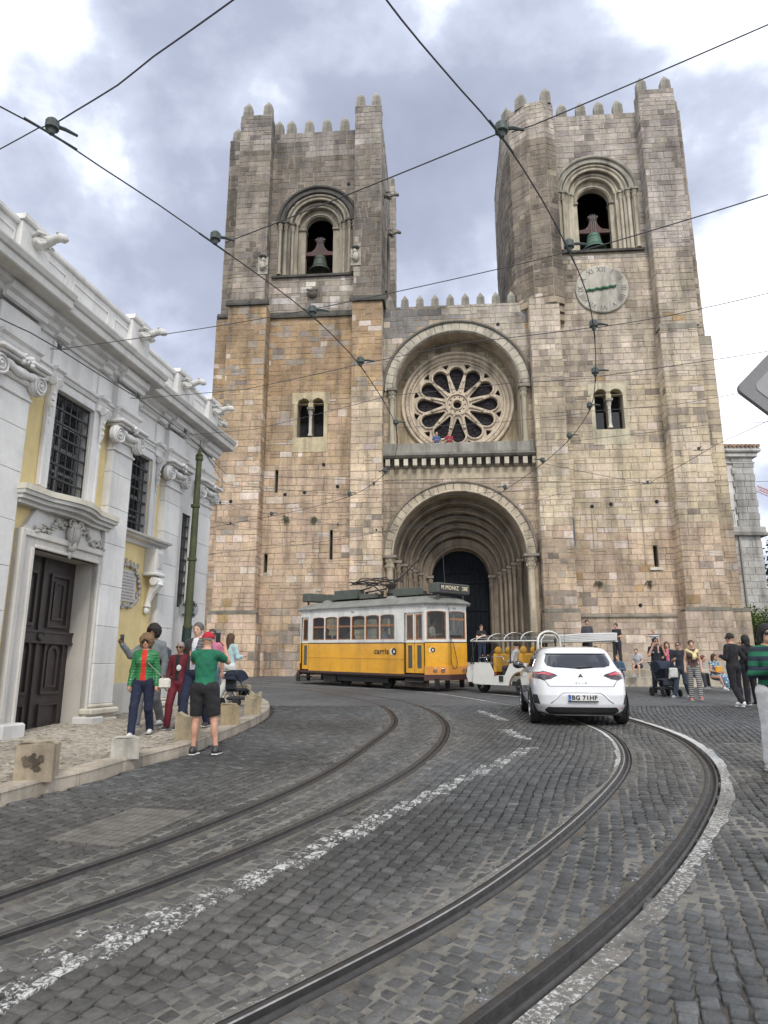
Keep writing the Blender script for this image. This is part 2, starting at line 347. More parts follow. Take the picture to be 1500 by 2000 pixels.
# ---- earth, far road
def far_road_material():
    m = bpy.data.materials.new('sett_road'); m.use_nodes = True; t = m.node_tree; N = t.nodes; L = t.links.new; b = N['Principled BSDF']
    tcn = N.new('ShaderNodeTexCoord'); mpn = N.new('ShaderNodeMapping'); mpn.inputs['Rotation'].default_value = (0,0,R(-14)); L(tcn.outputs['Object'], mpn.inputs[0])
    nz = N.new('ShaderNodeTexNoise'); nz.inputs['Scale'].default_value = .35; nz.inputs['Detail'].default_value = 3; L(tcn.outputs['Object'], nz.inputs[0])
    br = N.new('ShaderNodeTexBrick'); br.inputs['Scale'].default_value = 1; br.inputs['Brick Width'].default_value = .115; br.inputs['Row Height'].default_value = .105; br.inputs['Mortar Size'].default_value = .009
    br.inputs['Color1'].default_value = (.062,.067,.072,1); br.inputs['Color2'].default_value = (.10,.105,.108,1); br.inputs['Mortar'].default_value = (.04,.037,.033,1); br.inputs['Bias'].default_value = -.1
    L(mpn.outputs[0], br.inputs['Vector'])
    mr = N.new('ShaderNodeMapRange'); mr.inputs[1].default_value = .35; mr.inputs[2].default_value = .65; mr.inputs[3].default_value = .8; mr.inputs[4].default_value = 1.35; L(nz.outputs[0], mr.inputs[0])
    mx = N.new('ShaderNodeMix'); mx.data_type = 'RGBA'; mx.blend_type = 'MULTIPLY'; mx.inputs[0].default_value = 1; L(br.outputs[0], mx.inputs[6]); L(mr.outputs[0], mx.inputs[7])
    n2_ = N.new('ShaderNodeTexNoise'); n2_.inputs['Scale'].default_value = 9; n2_.inputs['Detail'].default_value = 5; L(tcn.outputs['Object'], n2_.inputs[0])
    mr2 = N.new('ShaderNodeMapRange'); mr2.inputs[1].default_value = .3; mr2.inputs[2].default_value = .7; mr2.inputs[3].default_value = .7; mr2.inputs[4].default_value = 1.3; L(n2_.outputs[0], mr2.inputs[0])
    mx2 = N.new('ShaderNodeMix'); mx2.data_type = 'RGBA'; mx2.blend_type = 'MULTIPLY'; mx2.inputs[0].default_value = 1; L(mx.outputs[2], mx2.inputs[6]); L(mr2.outputs[0], mx2.inputs[7])
    L(mx2.outputs[2], b.inputs['Base Color']); b.inputs['Roughness'].default_value = .7
    bp = N.new('ShaderNodeBump'); bp.inputs['Strength'].default_value = .6; bp.inputs['Distance'].default_value = .02; bp.invert = True; L(br.outputs['Fac'], bp.inputs['Height']); L(bp.outputs[0], b.inputs['Normal'])
    return m
m_far = far_road_material()
m_joint = M('sand_joint', attr=True, rough=.95, n=.35, ns=5, bump=.5, bs=40)
NEAR_Y = 19.0
mb = MB().color((.1,.1,.1))
mb.add([(-400,-200,gz(-200)-.06),(400,-200,gz(-200)-.06),(400,400,gz(400)-.06),(-400,400,gz(400)-.06)], [(0,1,2,3)])
ground = mb.build('ground', M('packed_earth', (.11,.10,.085), rough=.95, n=.2, ns=1)); tag(ground, 'dark packed ground under the paved square', kind='structure')
mb = MB(); mb.add([(-90,NEAR_Y,gz(NEAR_Y)),(90,NEAR_Y,gz(NEAR_Y)),(90,110,gz(110)),(-90,110,gz(110))], [(0,1,2,3)])
for a_, b_, c_, d_ in ((10.55,90,1.25,NEAR_Y),(-90,90,-40,1.25),(-90,-8.45,1.25,NEAR_Y)): mb.add([(a_,c_,gz(c_)),(b_,c_,gz(c_)),(b_,d_,gz(d_)),(a_,d_,gz(d_))], [(0,1,2,3)])
road = mb.build('road', m_far); tag(road, 'grey sett paved street climbing towards the church', kind='structure')
# joint bed under the near setts, colour per cell: pale cement beside rails, brown elsewhere
gx = np.arange(-8.5, 10.6, .09); gy = np.arange(1.2, NEAR_Y+.05, .09); XX, YY = np.meshgrid(gx, gy)
cd_, ci_ = raildist(np.c_[XX.ravel(), YY.ravel()])
def palef(x, y, cd):
    tone = vnoise(x, y, 1.6, 3); tone2 = vnoise(x, y, .6, 5)
    p = np.clip(1.2-cd/(.45+.65*tone2), 0, 1)
    return np.maximum(p, np.where((x > .1+.30*y) & (y < 13), np.clip((tone-.28)*2.4, 0, 1), np.clip((tone-.6)*1.6, 0, .5)))
pale = palef(XX.ravel(), YY.ravel(), cd_)
cb = np.array([.045,.036,.03]); cp = np.array([.165,.155,.135])
cc = cb*(1-pale[:,None])+cp*pale[:,None]; cc = np.c_[cc, np.ones(len(cc))]
zz = SL*YY.ravel()-.006-.028*(1-pale)
zz -= .06*(cd_ < .15)
nx, ny = len(gx), len(gy); ii = np.arange(nx*ny).reshape(ny, nx)
F = np.stack([ii[:-1,:-1],ii[:-1,1:],ii[1:,1:],ii[1:,:-1]], -1).reshape(-1,4)
bed = mesh_np('joint_bed', np.c_[XX.ravel(), YY.ravel(), zz], F, cc[F[:,0]], m_joint, parent=road)
# ---- setts
def grid_setts(rot, w, l, x0, x1, y0, y1):
    c, s = math.cos(rot), math.sin(rot); P = []; 
    ext = 26; rows = np.arange(-ext, ext, w)
    for i, v in enumerate(rows):
        us = []; u = -ext+RN.rand()*l
        L = l*(.85+.3*RN.rand(int(2*ext/l*1.2)))
        e = u+np.cumsum(L); m = (e+np.r_[u, e[:-1]])/2; 
        P.append(np.c_[m, np.full(len(m), v), L/2])
    P = np.concatenate(P); X = P[:,0]*c-P[:,1]*s; Y = P[:,0]*s+P[:,1]*c+10
    k = (Y > y0) & (Y < y1) & (np.abs(X) < .70*Y+2.6) & (X > x0) & (X < x1)
    return X[k], Y[k], P[k,2]
ROT = R(72)
X, Y, HL = grid_setts(ROT, .108, .112, -8.5, 10.5, 1.9, NEAR_Y)
X = X+.03*np.sin(Y*1.1+X*.7); Y = Y+.03*np.sin(X*1.3)
dd, di = raildist(np.c_[X, Y]); P2 = np.c_[X, Y]
ok = (dd > .105) & ~inpoly(P2, pave_poly) & (cdist(P2, kerb_c) > .11) & ~inpoly(P2, patch_q)
X, Y, HL, dd, di = X[ok], Y[ok], HL[ok], dd[ok], di[ok]; P2 = P2[ok]; n = len(X)
near = np.clip(1-dd/.75, 0, 1); pl_ = palef(X, Y, dd)
# turn the setts along the nearest rail where they sit in the track bed
tang = np.zeros(n)
for ri, c in enumerate(rails):
    k = np.where((di == ri))[0]
    if len(k):
        j = np.array([np.argmin(((c-P2[q])**2).sum(1)) for q in k]); j = np.clip(j, 1, len(c)-2); t = c[j+1]-c[j-1]; tang[k] = np.arctan2(t[:,1], t[:,0])
dlt = (tang-ROT+math.pi/4) % (math.pi/2)-math.pi/4
rot = ROT+dlt*(near > .2)*.8+(RN.rand(n)-.5)*.16
sz = 1-.04*near-.09*pl_-(RN.rand(n)*.10)
hx = HL*.93*sz; hy = .049*sz*(.93+.14*RN.rand(n))
top = -.003*near-.002*pl_+(RN.rand(n)-.5)*.008+.005*(vnoise(X, Y, .9, 2)-.5)
b = .060+.05*RN.rand(n)**2+.045*(vnoise(X, Y, .5, 9)-.4)+.035*near*vnoise(X, Y, 3, 4)
warm = vnoise(X, Y, .35, 8)[:,None]
col = b[:,None]*(np.array([[.92,1.0,1.05]])*(1-warm)+np.array([[1.06,1.0,.92]])*warm)
col[(RN.rand(n) < .012)] *= 1.45; col = np.clip(col, .05, .3)
al = np.zeros(n)
for c_, hw, st in ((dash_c, .125, .505), (dash2, .08, .47), (dash3, .13, .52), (dash4, .13, .52)):
    d_ = cdist(P2, c_); al = np.maximum(al, np.where(d_ < hw, st+.12*(RN.rand(n)-.6)-(d_/hw)**3*.08, 0))
for ri in (2, 3):      # splashed white beside the right hand track
    k = (di == ri) & (dd < .24); al[k] = np.maximum(al[k], .33+.1*RN.rand(k.sum())*(ri == 3))
V, F, C = sett_mesh(X, Y, rot, hx, hy, top, np.c_[col, al], jit=.018, ch=.007)
app = hx*hy/(Y**3)*(np.abs(X) < .53*Y)
big = np.argsort(-app)[:300]; rest = np.setdiff1d(np.arange(n), big)
for i in big: mesh_np('sett', V[i], F[0], C[i], m_sett, parent=road)
mesh_np('setts', V[rest].reshape(-1,3), (F[0][None]+np.arange(len(rest))[:,None,None]*12).reshape(-1,4), C[rest].reshape(-1,4), m_sett, parent=road, kind='stuff')
# concrete grid patch in the left lane
q = [np.array(p) for p in patch_q]
mb = MB(); mb.color((.12,.115,.105))
NX, NY = 9, 9
def pq(u, v): p = (q[0]*(1-u)+q[1]*u)*(1-v)+(q[3]*(1-u)+q[2]*u)*v; return p
for i in range(NX):
    for j in range(NY):
        g = .04; a = [pq((i+g)/NX,(j+g)/NY), pq((i+1-g)/NX,(j+g)/NY), pq((i+1-g)/NX,(j+1-g)/NY), pq((i+g)/NX,(j+1-g)/NY)]
        k = .125+.02*random.random(); mb.color((k,k*.93,k*.82))
        V4 = [(p[0],p[1],gz(p[1])-.03) for p in a]+[(p[0],p[1],gz(p[1])+.004) for p in a]
        mb.add(V4, [(4,5,6,7),(0,1,5,4),(1,2,6,5),(2,3,7,6),(3,0,4,7)])
mb.build('concrete_grid', m_joint, parent=road, kind='stuff')
# ---- rails
m_groove = M('rail_groove', attr=True, rough=.5, metal=.1, n=.3, ns=9, bump=.2, bs=60, spec=.25)
def sweep(c, prof, cols, name, mat, parent=None):
    t = np.gradient(c, axis=0); t /= np.linalg.norm(t, axis=1)[:,None]; nrm = np.c_[t[:,1], -t[:,0]]
    n, m = len(c), len(prof); V = np.empty((n,m,3))
    for k,(o_,z_) in enumerate(prof):
        q_ = c+nrm*o_; V[:,k,0] = q_[:,0]; V[:,k,1] = q_[:,1]; V[:,k,2] = SL*q_[:,1]+z_
    ii = np.arange(n*m).reshape(n,m); F = np.stack([ii[:-1,:-1],ii[:-1,1:],ii[1:,1:],ii[1:,:-1]], -1)
    C = np.tile(np.array([(*q_,1) for q_ in cols])[None], (n-1,1,1))
    return mesh_np(name, V.reshape(-1,3), F.reshape(-1,4), C.reshape(-1,4), mat, parent)
lab = ['outermost left rail of the left tram track, dull brown steel', 'right rail of the left tram track, dull brown steel groove',
       'left rail of the right tram track with a highlight painted on its polished head', 'rightmost rail of the street, wide dark groove edged with white cement']
for i, c in enumerate(rails):
    s_ = 1
    head = (.26,.255,.25) if i == 2 else (.38,.36,.34)  # lighter strip on the polished head carries its highlight as colour
    if i < 2: head = (.08,.07,.064)
    dk = (.018,.016,.015); rim = (.045,.043,.042)
    wg = .028 if i != 3 else .046
    prof = [(-.075,-.04),(-.07,.004),(-.060,.004),(-.034,.006),(-.020,.005),(-.018,-.036),(wg-.004,-.032),(wg,.002),(wg+.016,.002),(wg+.026,-.03)]
    cols = [rim,rim,rim,head if i < 3 else rim,dk,dk,dk,rim,rim]
    o = sweep(c, prof, cols, 'tram_rail', m_groove); tag(o, lab[i], 'rail', 'tram rails curving through the square')
# cement edging beside rails
m_cem = sett_material('rail_cement', .9, True, 50)
def strip(c, o0, o1, z, alpha, name='rail_cement', colr=(.17,.16,.145)):
    t = np.gradient(c, axis=0); t /= np.linalg.norm(t, axis=1)[:,None]; nrm = np.c_[t[:,1], -t[:,0]]; n = len(c)
    w = (vnoise(np.arange(n), 0*np.arange(n), .5, 6)-.5)*.07
    A = c+nrm*o0; B = c+nrm*(o1+np.sign(o1-o0)*w)[:,None]; V = np.stack([np.c_[A,SL*A[:,1]+z], np.c_[B,SL*B[:,1]+z-.004]], 1).reshape(-1,3)
    F = np.array([(2*i,2*i+1,2*i+3,2*i+2) if o1 > o0 else (2*i+1,2*i,2*i+2,2*i+3) for i in range(n-1)])
    al_ = alpha+np.clip((c[:-1,1]-9)*.02, -.06, .08)*(alpha > .2)+(.16)*(vnoise(np.arange(n-1), 0*np.arange(n-1), .13, 2)-.5)
    return mesh_np(name, V, F, np.c_[np.tile(np.array(colr), (n-1,1)), al_], m_cem, parent=road)
strip(rails[3], .10, .22, .003, .52); strip(rails[2], -.078, -.13, .003, .47)
for i_, (a_, b_) in enumerate(((.070,.072),(.070,.072),(.070,.072),(.070,.094))):
    strip(rails[i_], -a_-.001, -.17, -.009, 0, colr=(.13,.118,.10)); strip(rails[i_], b_, .18, -.009, 0, colr=(.13,.118,.10))
# ---- pavement with kerb stones and calcada
PZ = .13
tess = tessellate_polygon([[Vector((p[0],p[1],0)) for p in pave_poly]])
mb = MB().color((.2,.17,.125)); mb.add([(p[0],p[1],gz(p[1])+PZ-.018) for p in pave_poly], [tuple(reversed(t)) for t in tess])
pavement = mb.build('pavement', m_joint); tag(pavement, 'pale limestone mosaic pavement beside the white church', kind='structure')
# kerb stones
seg = 7; i = 0; nk = len(kerb_c); tk = np.gradient(kerb_c, axis=0); tk /= np.linalg.norm(tk, axis=1)[:,None]; nk_ = np.c_[-tk[:,1], tk[:,0]]
while i < nk-2:
    j = min(nk-1, i+random.choice((6,7,8,9))); mb = MB(); g_ = random.uniform(.85,1.1); mb.color((.40*g_,.35*g_,.28*g_))
    idx = list(range(i, j+1)); V = []; dz = random.uniform(-.008,.008)
    for k in idx:
        o_ = kerb_c[k]+tk[k]*(.006 if k == i else (-.006 if k == j else 0)); q_ = o_+nk_[k]*.27; m_ = o_+nk_[k]*.02
        V += [(o_[0],o_[1],gz(o_[1])-.05),(o_[0]+nk_[k][0]*.008,o_[1]+nk_[k][1]*.008,gz(o_[1])+PZ-.02+dz),(m_[0],m_[1],gz(m_[1])+PZ+.006+dz),(q_[0],q_[1],gz(q_[1])+PZ+.004+dz),(q_[0],q_[1],gz(q_[1])-.05)]
    Fk = []
    for k in range(len(idx)-1):
        for a_ in range(4): Fk.append((k*5+a_+1, k*5+a_, k*5+5+a_, k*5+6+a_))
    Fk.append((0,1,2,3,4)); e_ = (len(idx)-1)*5; Fk.append((e_+4,e_+3,e_+2,e_+1,e_))
    mb.add(V, Fk); mb.build('kerb_stone', m_stone2, parent=pavement); i = j
# small mosaic stones
X, Y, HL = [], [], []
P = []
for v in np.arange(0, 9, .068):
    m_ = np.arange(3.5, 23, .068); P.append(np.c_[np.full(len(m_), v)+.02*np.sin(m_*9), m_+(RN.rand()*.068)])
P = np.concatenate(P); X = P[:,0]-9.6+.184*P[:,1]*.6; Y = P[:,1]
P2 = np.c_[X, Y]; X = X+.02*np.sin(Y*5+X*3)
ok = inpoly(P2, pave_poly) & (cdist(P2, kerb_c) > .30) & (X > -8.6+.184*Y) & (Y > 4.5) & (Y < 21.5) & (X > -.60*Y-.4)
X, Y = X[ok], Y[ok]; n = len(X)
b = .46*(.8+.35*RN.rand(n))*(1-.35*np.clip((vnoise(X, Y, .8, 4)-.45)*2, 0, 1)); b[RN.rand(n) < .06] *= .55
col = b[:,None]*np.array([[1,.9,.74]])
V, F, C = sett_mesh(X, Y, RN.rand(n)*.9-.2, np.full(n,.029)*(.85+.3*RN.rand(n)), np.full(n,.029)*(.85+.3*RN.rand(n)), PZ+(RN.rand(n)-.5)*.006, np.c_[col, np.zeros(n)], jit=.022, ch=.006, depth=.03)
big = np.argsort(-1/(Y**3)*(X > -.55*Y))[:300]; rest = np.setdiff1d(np.arange(n), big)
for i in big: mesh_np('mosaic_stone', V[i], F[0], C[i], m_pav, parent=pavement)
mesh_np('mosaic_stones', V[rest].reshape(-1,3), (F[0][None]+np.arange(len(rest))[:,None,None]*12).reshape(-1,4), C[rest].reshape(-1,4), m_pav, parent=pavement, kind='stuff')
# ---- stone bollards (pixel of base centre, width, height, tone, notch)
def bollard(px, py, w, d, h, rz, label, tone, notch=False, dark=False, nibble=.04):
    x, y, z = G(px, py, PZ)
    t = thing('stone_bollard', label, 'bollard', (x, y, z-.02), rz, 'stone blocks guarding the pavement edge')
    mb = MB().color(tone); N_ = 10; L_ = []
    prof = []
    for k in range(N_+1):
        u = -1+2*k/N_; zt = h-(.22*w*max(0, 1-(u/.7)**2) if notch else 0)-.02*random.random()-(.03 if abs(u) > .95 else 0)
        prof.append((u*w/2, zt))
    poly = [(-w/2*.97,0)]+prof+[(w/2*.97,0)]
    mb.prism(poly, (0,-d/2,0), (1,0,0), (0,0,1), (0,d,0))
    o = mb.build('block', m_stone2, parent=t)
    me = o.data
    for v in me.vertices:
        s_ = math.sin(v.co.x*23+v.co.z*31+px)*.012; v.co.y += s_; v.co.x *= 1-.05*(v.co.z/h)
    if dark:
        mb = MB().color((.17,.13,.09))
        for q in range(26):
            a_ = random.uniform(0,6.28); r__ = random.random()**.7*w*.24; c0 = Vector((r__*math.cos(a_), -d/2-.0125-.0004*q, h*.5+r__*.9*math.sin(a_))); s__ = random.uniform(.02,.05); v_ = random.uniform(.5,1); mb.color((.16*v_,.125*v_,.09*v_))
            mb.add([c0+Vector((s__*random.uniform(.6,1)*math.cos(t_), 0, s__*random.uniform(.6,1)*math.sin(t_))) for t_ in [k*.9 for k in range(7)]], [tuple(range(7))])
        mb.build('soot_mark', m_stone2, parent=t)
    return t
bollard(70,1520,.40,.34,.42,R(14),'big square stone block with dark soot mark, nearest on the pavement',(.38,.315,.225),dark=True)
bollard(243,1478,.36,.3,.28,R(20),'low broken pale stone block, second along the kerb',(.5,.47,.41))
bollard(366,1443,.36,.3,.44,R(5),'notched stone block just behind the man in shorts',(.40,.33,.22),True)
bollard(447,1414,.34,.34,.40,R(15),'brown cube bollard just right of the man in shorts',(.42,.33,.2))
bollard(493,1394,.34,.3,.42,R(8),'notched stone bollard nearest the tip of the kerb',(.42,.35,.23),True)
bollard(475,1371,.36,.36,.46,R(4),'tall stone bollard furthest back beside the stroller',(.42,.36,.25))
bollard(499,1372,.30,.3,.30,R(4),'small notched stone bollard peeping over another at the kerb tip',(.46,.39,.27),True)
# ================================================================ CATHEDRAL (local: s to the right, d away, h up)
CH = thing('cathedral', 'old crenellated stone cathedral with twin bell towers and round rose window', 'cathedral', (0,37,0), R(-4.6))
rnd = random.Random(5)
courses = [0.9]
while courses[-1] < 37.5: courses.append(courses[-1]+rnd.uniform(.26,.46))
blocks = []      # (area weight, verts, faces, colour)
def vn1(x, y, s, seed=0): return float(vnoise(np.array([x]), np.array([y]), s, seed)[0])
def ccol(s, h, zone):
    r = rnd.random(); v = rnd.uniform(.93,1.06)
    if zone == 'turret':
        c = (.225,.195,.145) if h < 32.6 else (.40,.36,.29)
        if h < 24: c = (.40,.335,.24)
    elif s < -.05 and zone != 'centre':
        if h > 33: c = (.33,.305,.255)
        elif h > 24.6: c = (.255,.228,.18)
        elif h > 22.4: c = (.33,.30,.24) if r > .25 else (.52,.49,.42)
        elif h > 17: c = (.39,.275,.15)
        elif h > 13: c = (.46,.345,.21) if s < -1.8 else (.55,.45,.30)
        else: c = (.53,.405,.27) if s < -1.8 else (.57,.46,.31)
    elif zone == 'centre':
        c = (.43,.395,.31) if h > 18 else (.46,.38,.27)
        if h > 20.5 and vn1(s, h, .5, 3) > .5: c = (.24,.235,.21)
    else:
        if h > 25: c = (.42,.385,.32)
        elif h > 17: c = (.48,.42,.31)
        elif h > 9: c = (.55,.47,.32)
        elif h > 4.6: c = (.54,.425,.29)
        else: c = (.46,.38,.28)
    if h < 25:
        q = vn1(s, h, .35, 7)       # repairs and stained stones come in patches
        if r < .03+.12*(q > .6): c = (.60,.52,.40)
        elif r < .04+.11*(q > .6): c = (.43,.30,.15)
        elif r < .07+.22*(q < .33): c = (.36,.31,.235)
        elif r < .08+.25*(q < .25): c = (.25,.215,.165)
    else:
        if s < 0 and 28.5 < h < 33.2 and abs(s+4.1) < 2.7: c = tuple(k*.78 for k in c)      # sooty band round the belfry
        if r < .06: c = tuple(k*1.25 for k in c)
        elif r < .18: c = tuple(k*.78 for k in c)
    st = vn1(s*1.0, h*.7, .55, 1)*.6+vn1(s, h, 1.7, 2)*.4
    k = 1.0
    if st > .52: k = 1-min(.5, (st-.52)*3.0)*(1.0 if h > 22 else .5)
    if 17.5 < h < 22.4 and s < 0: k = max(k, .8)
    return (c[0]*v*k*1.07, c[1]*v*k*(1.02+.04*rnd.random()), c[2]*v*k*(1.05+.12*rnd.random()))
def masonry(o, dr, L, h0, h1, holes=(), zone='', wr=(.32,.95), proud=(.008,.026), colf=None):
    ds, dd = dr; nx_, ny_ = dd, -ds
    cs = [h0]+[c for c in courses if h0+.12 < c < h1-.12]+[h1]
    for a, b in zip(cs[:-1], cs[1:]):
        cuts = []
        for hf in holes:
            for q in (a+.03, (a+b)/2, b-.03):
                r_ = hf(q)
                if r_: cuts.append(r_)
        ints = [(0, L)]
        for c0, c1 in cuts:
            nw = []
            for i0, i1 in ints:
                if c1 <= i0 or c0 >= i1: nw.append((i0,i1)); continue
                if c0 > i0: nw.append((i0,c0))
                if c1 < i1: nw.append((c1,i1))
            ints = nw
        for i0, i1 in ints:
            if i1-i0 < .06: continue
            u = i0; first = True
            while u < i1-1e-4:
                w = rnd.uniform(*wr)*(1.15 if b-a > .42 else .85)
                if first: w *= rnd.choice((.5,1)); first = False
                if i1-(u+w) < .28: w = i1-u
                e = min(i1, u+w); g = .004+.006*rnd.random(); p = rnd.uniform(*proud); ins = .012
                sub = [(a,b)] if rnd.random() > .06 else [(a,(a+b)/2),((a+b)/2,b)]
                for a_, b_ in sub:
                    V = []
                    j = [rnd.uniform(-.011,.011) for _ in range(8)]
                    for (x_, z_), k in zip(((u+g,a_+g),(e-g,a_+g),(e-g,b_-g),(u+g,b_-g)), range(4)):
                        V.append((o[0]+ds*x_-nx_*.02, o[1]+dd*x_-ny_*.02, z_))
                    tx = rnd.uniform(-.008,.008)
                    for (x_, z_), k in zip(((u+g+ins,a_+g+ins),(e-g-ins,a_+g+ins),(e-g-ins,b_-g-ins),(u+g+ins,b_-g-ins)), range(4)):
                        pp = p+(tx if k in (0,3) else -tx)
                        V.append((o[0]+ds*(x_+j[k])+nx_*pp, o[1]+dd*(x_+j[k])+ny_*pp, z_+j[k+4]))
                    s_, h_ = o[0]+ds*(u+e)/2, (a_+b_)/2
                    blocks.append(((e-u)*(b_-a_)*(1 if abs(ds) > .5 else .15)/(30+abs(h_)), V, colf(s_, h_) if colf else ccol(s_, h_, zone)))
                u = e
BF = [(4,5,6,7),(0,1,5,4),(1,2,6,5),(2,3,7,6),(3,0,4,7)]
def archhole(c, hw, spring, sill, s0=0.0, R_=None):
    R_ = R_ or hw
    def f(h):
        if h < sill: return None
        if h <= spring: return (c-hw-s0, c+hw-s0)
        if h < spring+R_:
            w = math.sqrt(max(0, R_*R_-(h-spring)**2))*hw/R_; return (c-w-s0, c+w-s0)
        return None
    return f
def recthole(a, b, h0, h1, s0=0.0): return lambda h: (a-s0, b-s0) if h0 < h < h1 else None
def archpoly(c, hw, spring, sill, n=20, R_=None):
    R_ = R_ or hw
    return [(c-hw, sill), (c+hw, sill)]+[(c+hw*math.cos(math.pi*i/n), spring+R_*math.sin(math.pi*i/n)) for i in range(n+1)]
X3, Y3, Z3 = (1,0,0), (0,1,0), (0,0,1)
TD = 8.0
mbk = MB()
rectp = lambda a,b,c,d: [(a,c),(b,c),(b,d),(a,d)]
def slit(a, b, h0, h1): return rectp(a,b,h0,h1)
# ---- left tower
LMIN, LMAX = -9.95, -.12
lb_holes = [archpoly(-4.08, 2.42, 28.42, 24.86), archpoly(-4.62, .36, 16.55, 14.55, 10), archpoly(-3.82, .36, 16.55, 14.55, 10), slit(-6.15,-5.98,11.33,12.65), slit(-2.98,-2.82,7.5,9.14), slit(-6.6,-6.42,6.84,7.85)]
mbk.plate(rectp(-7.2,-1.6,.5,34.95), lb_holes, (0,0,0), X3, Z3, (0,1.15,0))
masonry((-7.0,0), (1,0), 5.3, .9, 34.95, [archhole(-4.08,2.45,28.42,24.8,-7.0), recthole(-5.02,-3.42,14.5,16.3,-7.0), archhole(-4.22,.82,16.2,16.2,-7.0), recthole(-6.17,-5.96,11.3,12.68,-7.0), recthole(-3.0,-2.8,7.48,9.16,-7.0), recthole(-6.62,-6.4,6.82,7.87,-7.0)])
def buttress(s0, s1, d0, d1, h0, h1, zone='', left=True, right=True, wr=(.3,.85), rl=None):
    mbk.box((s0+.0, d0+.0, h0), (s1, d1, h1))
    masonry((s0,d0), (1,0), s1-s0, max(h0,.9), h1, zone=zone, wr=wr)
    if right: masonry((s1,d0), (0,1), d1-d0, max(h0,.9), h1, zone=zone, wr=wr)
    if left: masonry((s0,d1), (0,-1), d1-d0, max(h0,.9), h1, zone=zone, wr=wr)
buttress(-8.95,-7.0,-.8,0,22.7,35.75)
buttress(-9.02,-6.78,-1.05,0,4.6,22.35)
buttress(-9.2,-6.6,-1.2,0,.5,4.5)
buttress(-1.72,-.1,-.8,0,22.7,35.95)
buttress(-1.75,-.03,-1.0,0,.5,22.35)
mbk.box((-9.97,.35,.5),(-8.9,TD,35.0)); masonry((-9.97,.35),(1,0),1.05,.9,35.0)
mbk.box((-10.15,.2,.5),(-8.95,.5,22.3)); masonry((-10.15,.2),(1,0),1.15,.9,22.3)
masonry((-9.97,TD),(0,-1),TD-.35,20,35.0,wr=(.8,1.6))
# right-hand side wall of the left tower with its own belfry arch
mbk.plate([(0,22),(TD,22),(TD,35),(0,35)], [archpoly(3.6,1.25,28.4,24.9)], (-.13,0,0), Y3, Z3, (-1.0,0,0))
masonry((-.12,0),(0,1),TD,22.3,35.0,[archhole(3.6,1.3,28.4,24.85)],wr=(.7,1.5))
mbk.box((-.13,TD-1.4,22),(.25,TD,35.9)); masonry((-.13,TD-1.4),(1,0),.38,22.4,35.9); masonry((.25,TD-1.4),(0,1),1.4,22.4,35.9)
mbk.box((-9.9,TD-.9,.5),(-.13,TD,34.9)); mbk.box((-9.6,.9,34.2),(-.2,TD,34.6))
# ---- right tower
RS = 10.4
rh = [archpoly(12.68,2.36,29.5,25.6), archpoly(12.06,.38,16.6,14.55,10), archpoly(12.96,.38,16.6,14.55,10), slit(14.2,14.42,6.9,8.04)]
mbk.plate(rectp(9.9,15.6,.5,34.95), rh, (0,0,0), X3, Z3, (0,1.15,0))
masonry((9.9,0),(1,0),5.55,.9,34.95,[archhole(12.68,2.4,29.5,25.55,9.9), recthole(11.64,13.38,14.5,16.3,9.9), archhole(12.51,.86,16.3,16.3,9.9), recthole(14.18,14.44,6.88,8.06,9.9)])
buttress(15.42,17.5,-.85,0,20.2,35.75)
buttress(15.3,17.3,-1.0,0,4.6,19.9)
buttress(15.1,17.35,-1.25,0,.5,4.5)
mbk.box((17.3,.1,.5),(18.1,3,35.0)); masonry((17.3,.1),(1,0),.75,20,35.0)
mbk.box((17.1,-.35,.5),(18.25,2.2,19.2)); masonry((17.3,-.35),(1,0),.95,4.6,19.2); masonry((18.25,-.35),(0,1),2.5,4.6,19.2)
mbk.box((17.1,-.5,.5),(18.55,2.2,4.5)); masonry((17.3,-.5),(1,0),1.25,.9,4.5)
masonry((18.1,.1),(0,1),TD-.1,4.6,35.0,wr=(.8,1.6)); mbk.box((17.2,2,.5),(18.1,TD,34.9))
buttress(8.32,9.98,-.8,0,4.6,22.2)
buttress(8.25,10.05,-.95,0,.5,4.5)
mbk.box((7.6,TD-.9,.5),(17.5,TD,34.9)); mbk.box((8.6,.9,34.2),(17.5,TD,34.6))
# stair turret
tp = [(7.5,7.9),(7.42,1.4),(7.78,.1),(8.7,-.72),(9.75,-.92),(10.36,-.6),(10.4,.05)]
for (a, b) in zip(tp[:-1], tp[1:]):
    L_ = math.hypot(b[0]-a[0], b[1]-a[1]); dr = ((b[0]-a[0])/L_, (b[1]-a[1])/L_)
    h0_ = 22.3
    mbk.add([(a[0],a[1],h0_),(b[0],b[1],h0_),(b[0],b[1],35.4),(a[0],a[1],35.4)], [(0,1,2,3)])
    masonry(a, dr, L_, h0_, 35.4, zone='turret', wr=(.3,.7))
mbk.prism([(p[0],p[1]) for p in tp], (0,0,35.0), X3, Y3, (0,0,.2))
for k, (dx, hh) in enumerate(((.0,22.3),(.28,21.85),(.55,21.4))):       # corbelled foot of the turret
    q = [(p[0]+dx*(1 if p[0] < 9 else 0), p[1]+dx*.5 if p[1] < .5 else p[1]) for p in tp if p[1] < 2]+[(10.4,.9),(7.6+dx,.9)]
    mbk.color((1,1,1)); mbk.prism(q, (0,0,hh-.4), X3, Y3, (0,0,.38))
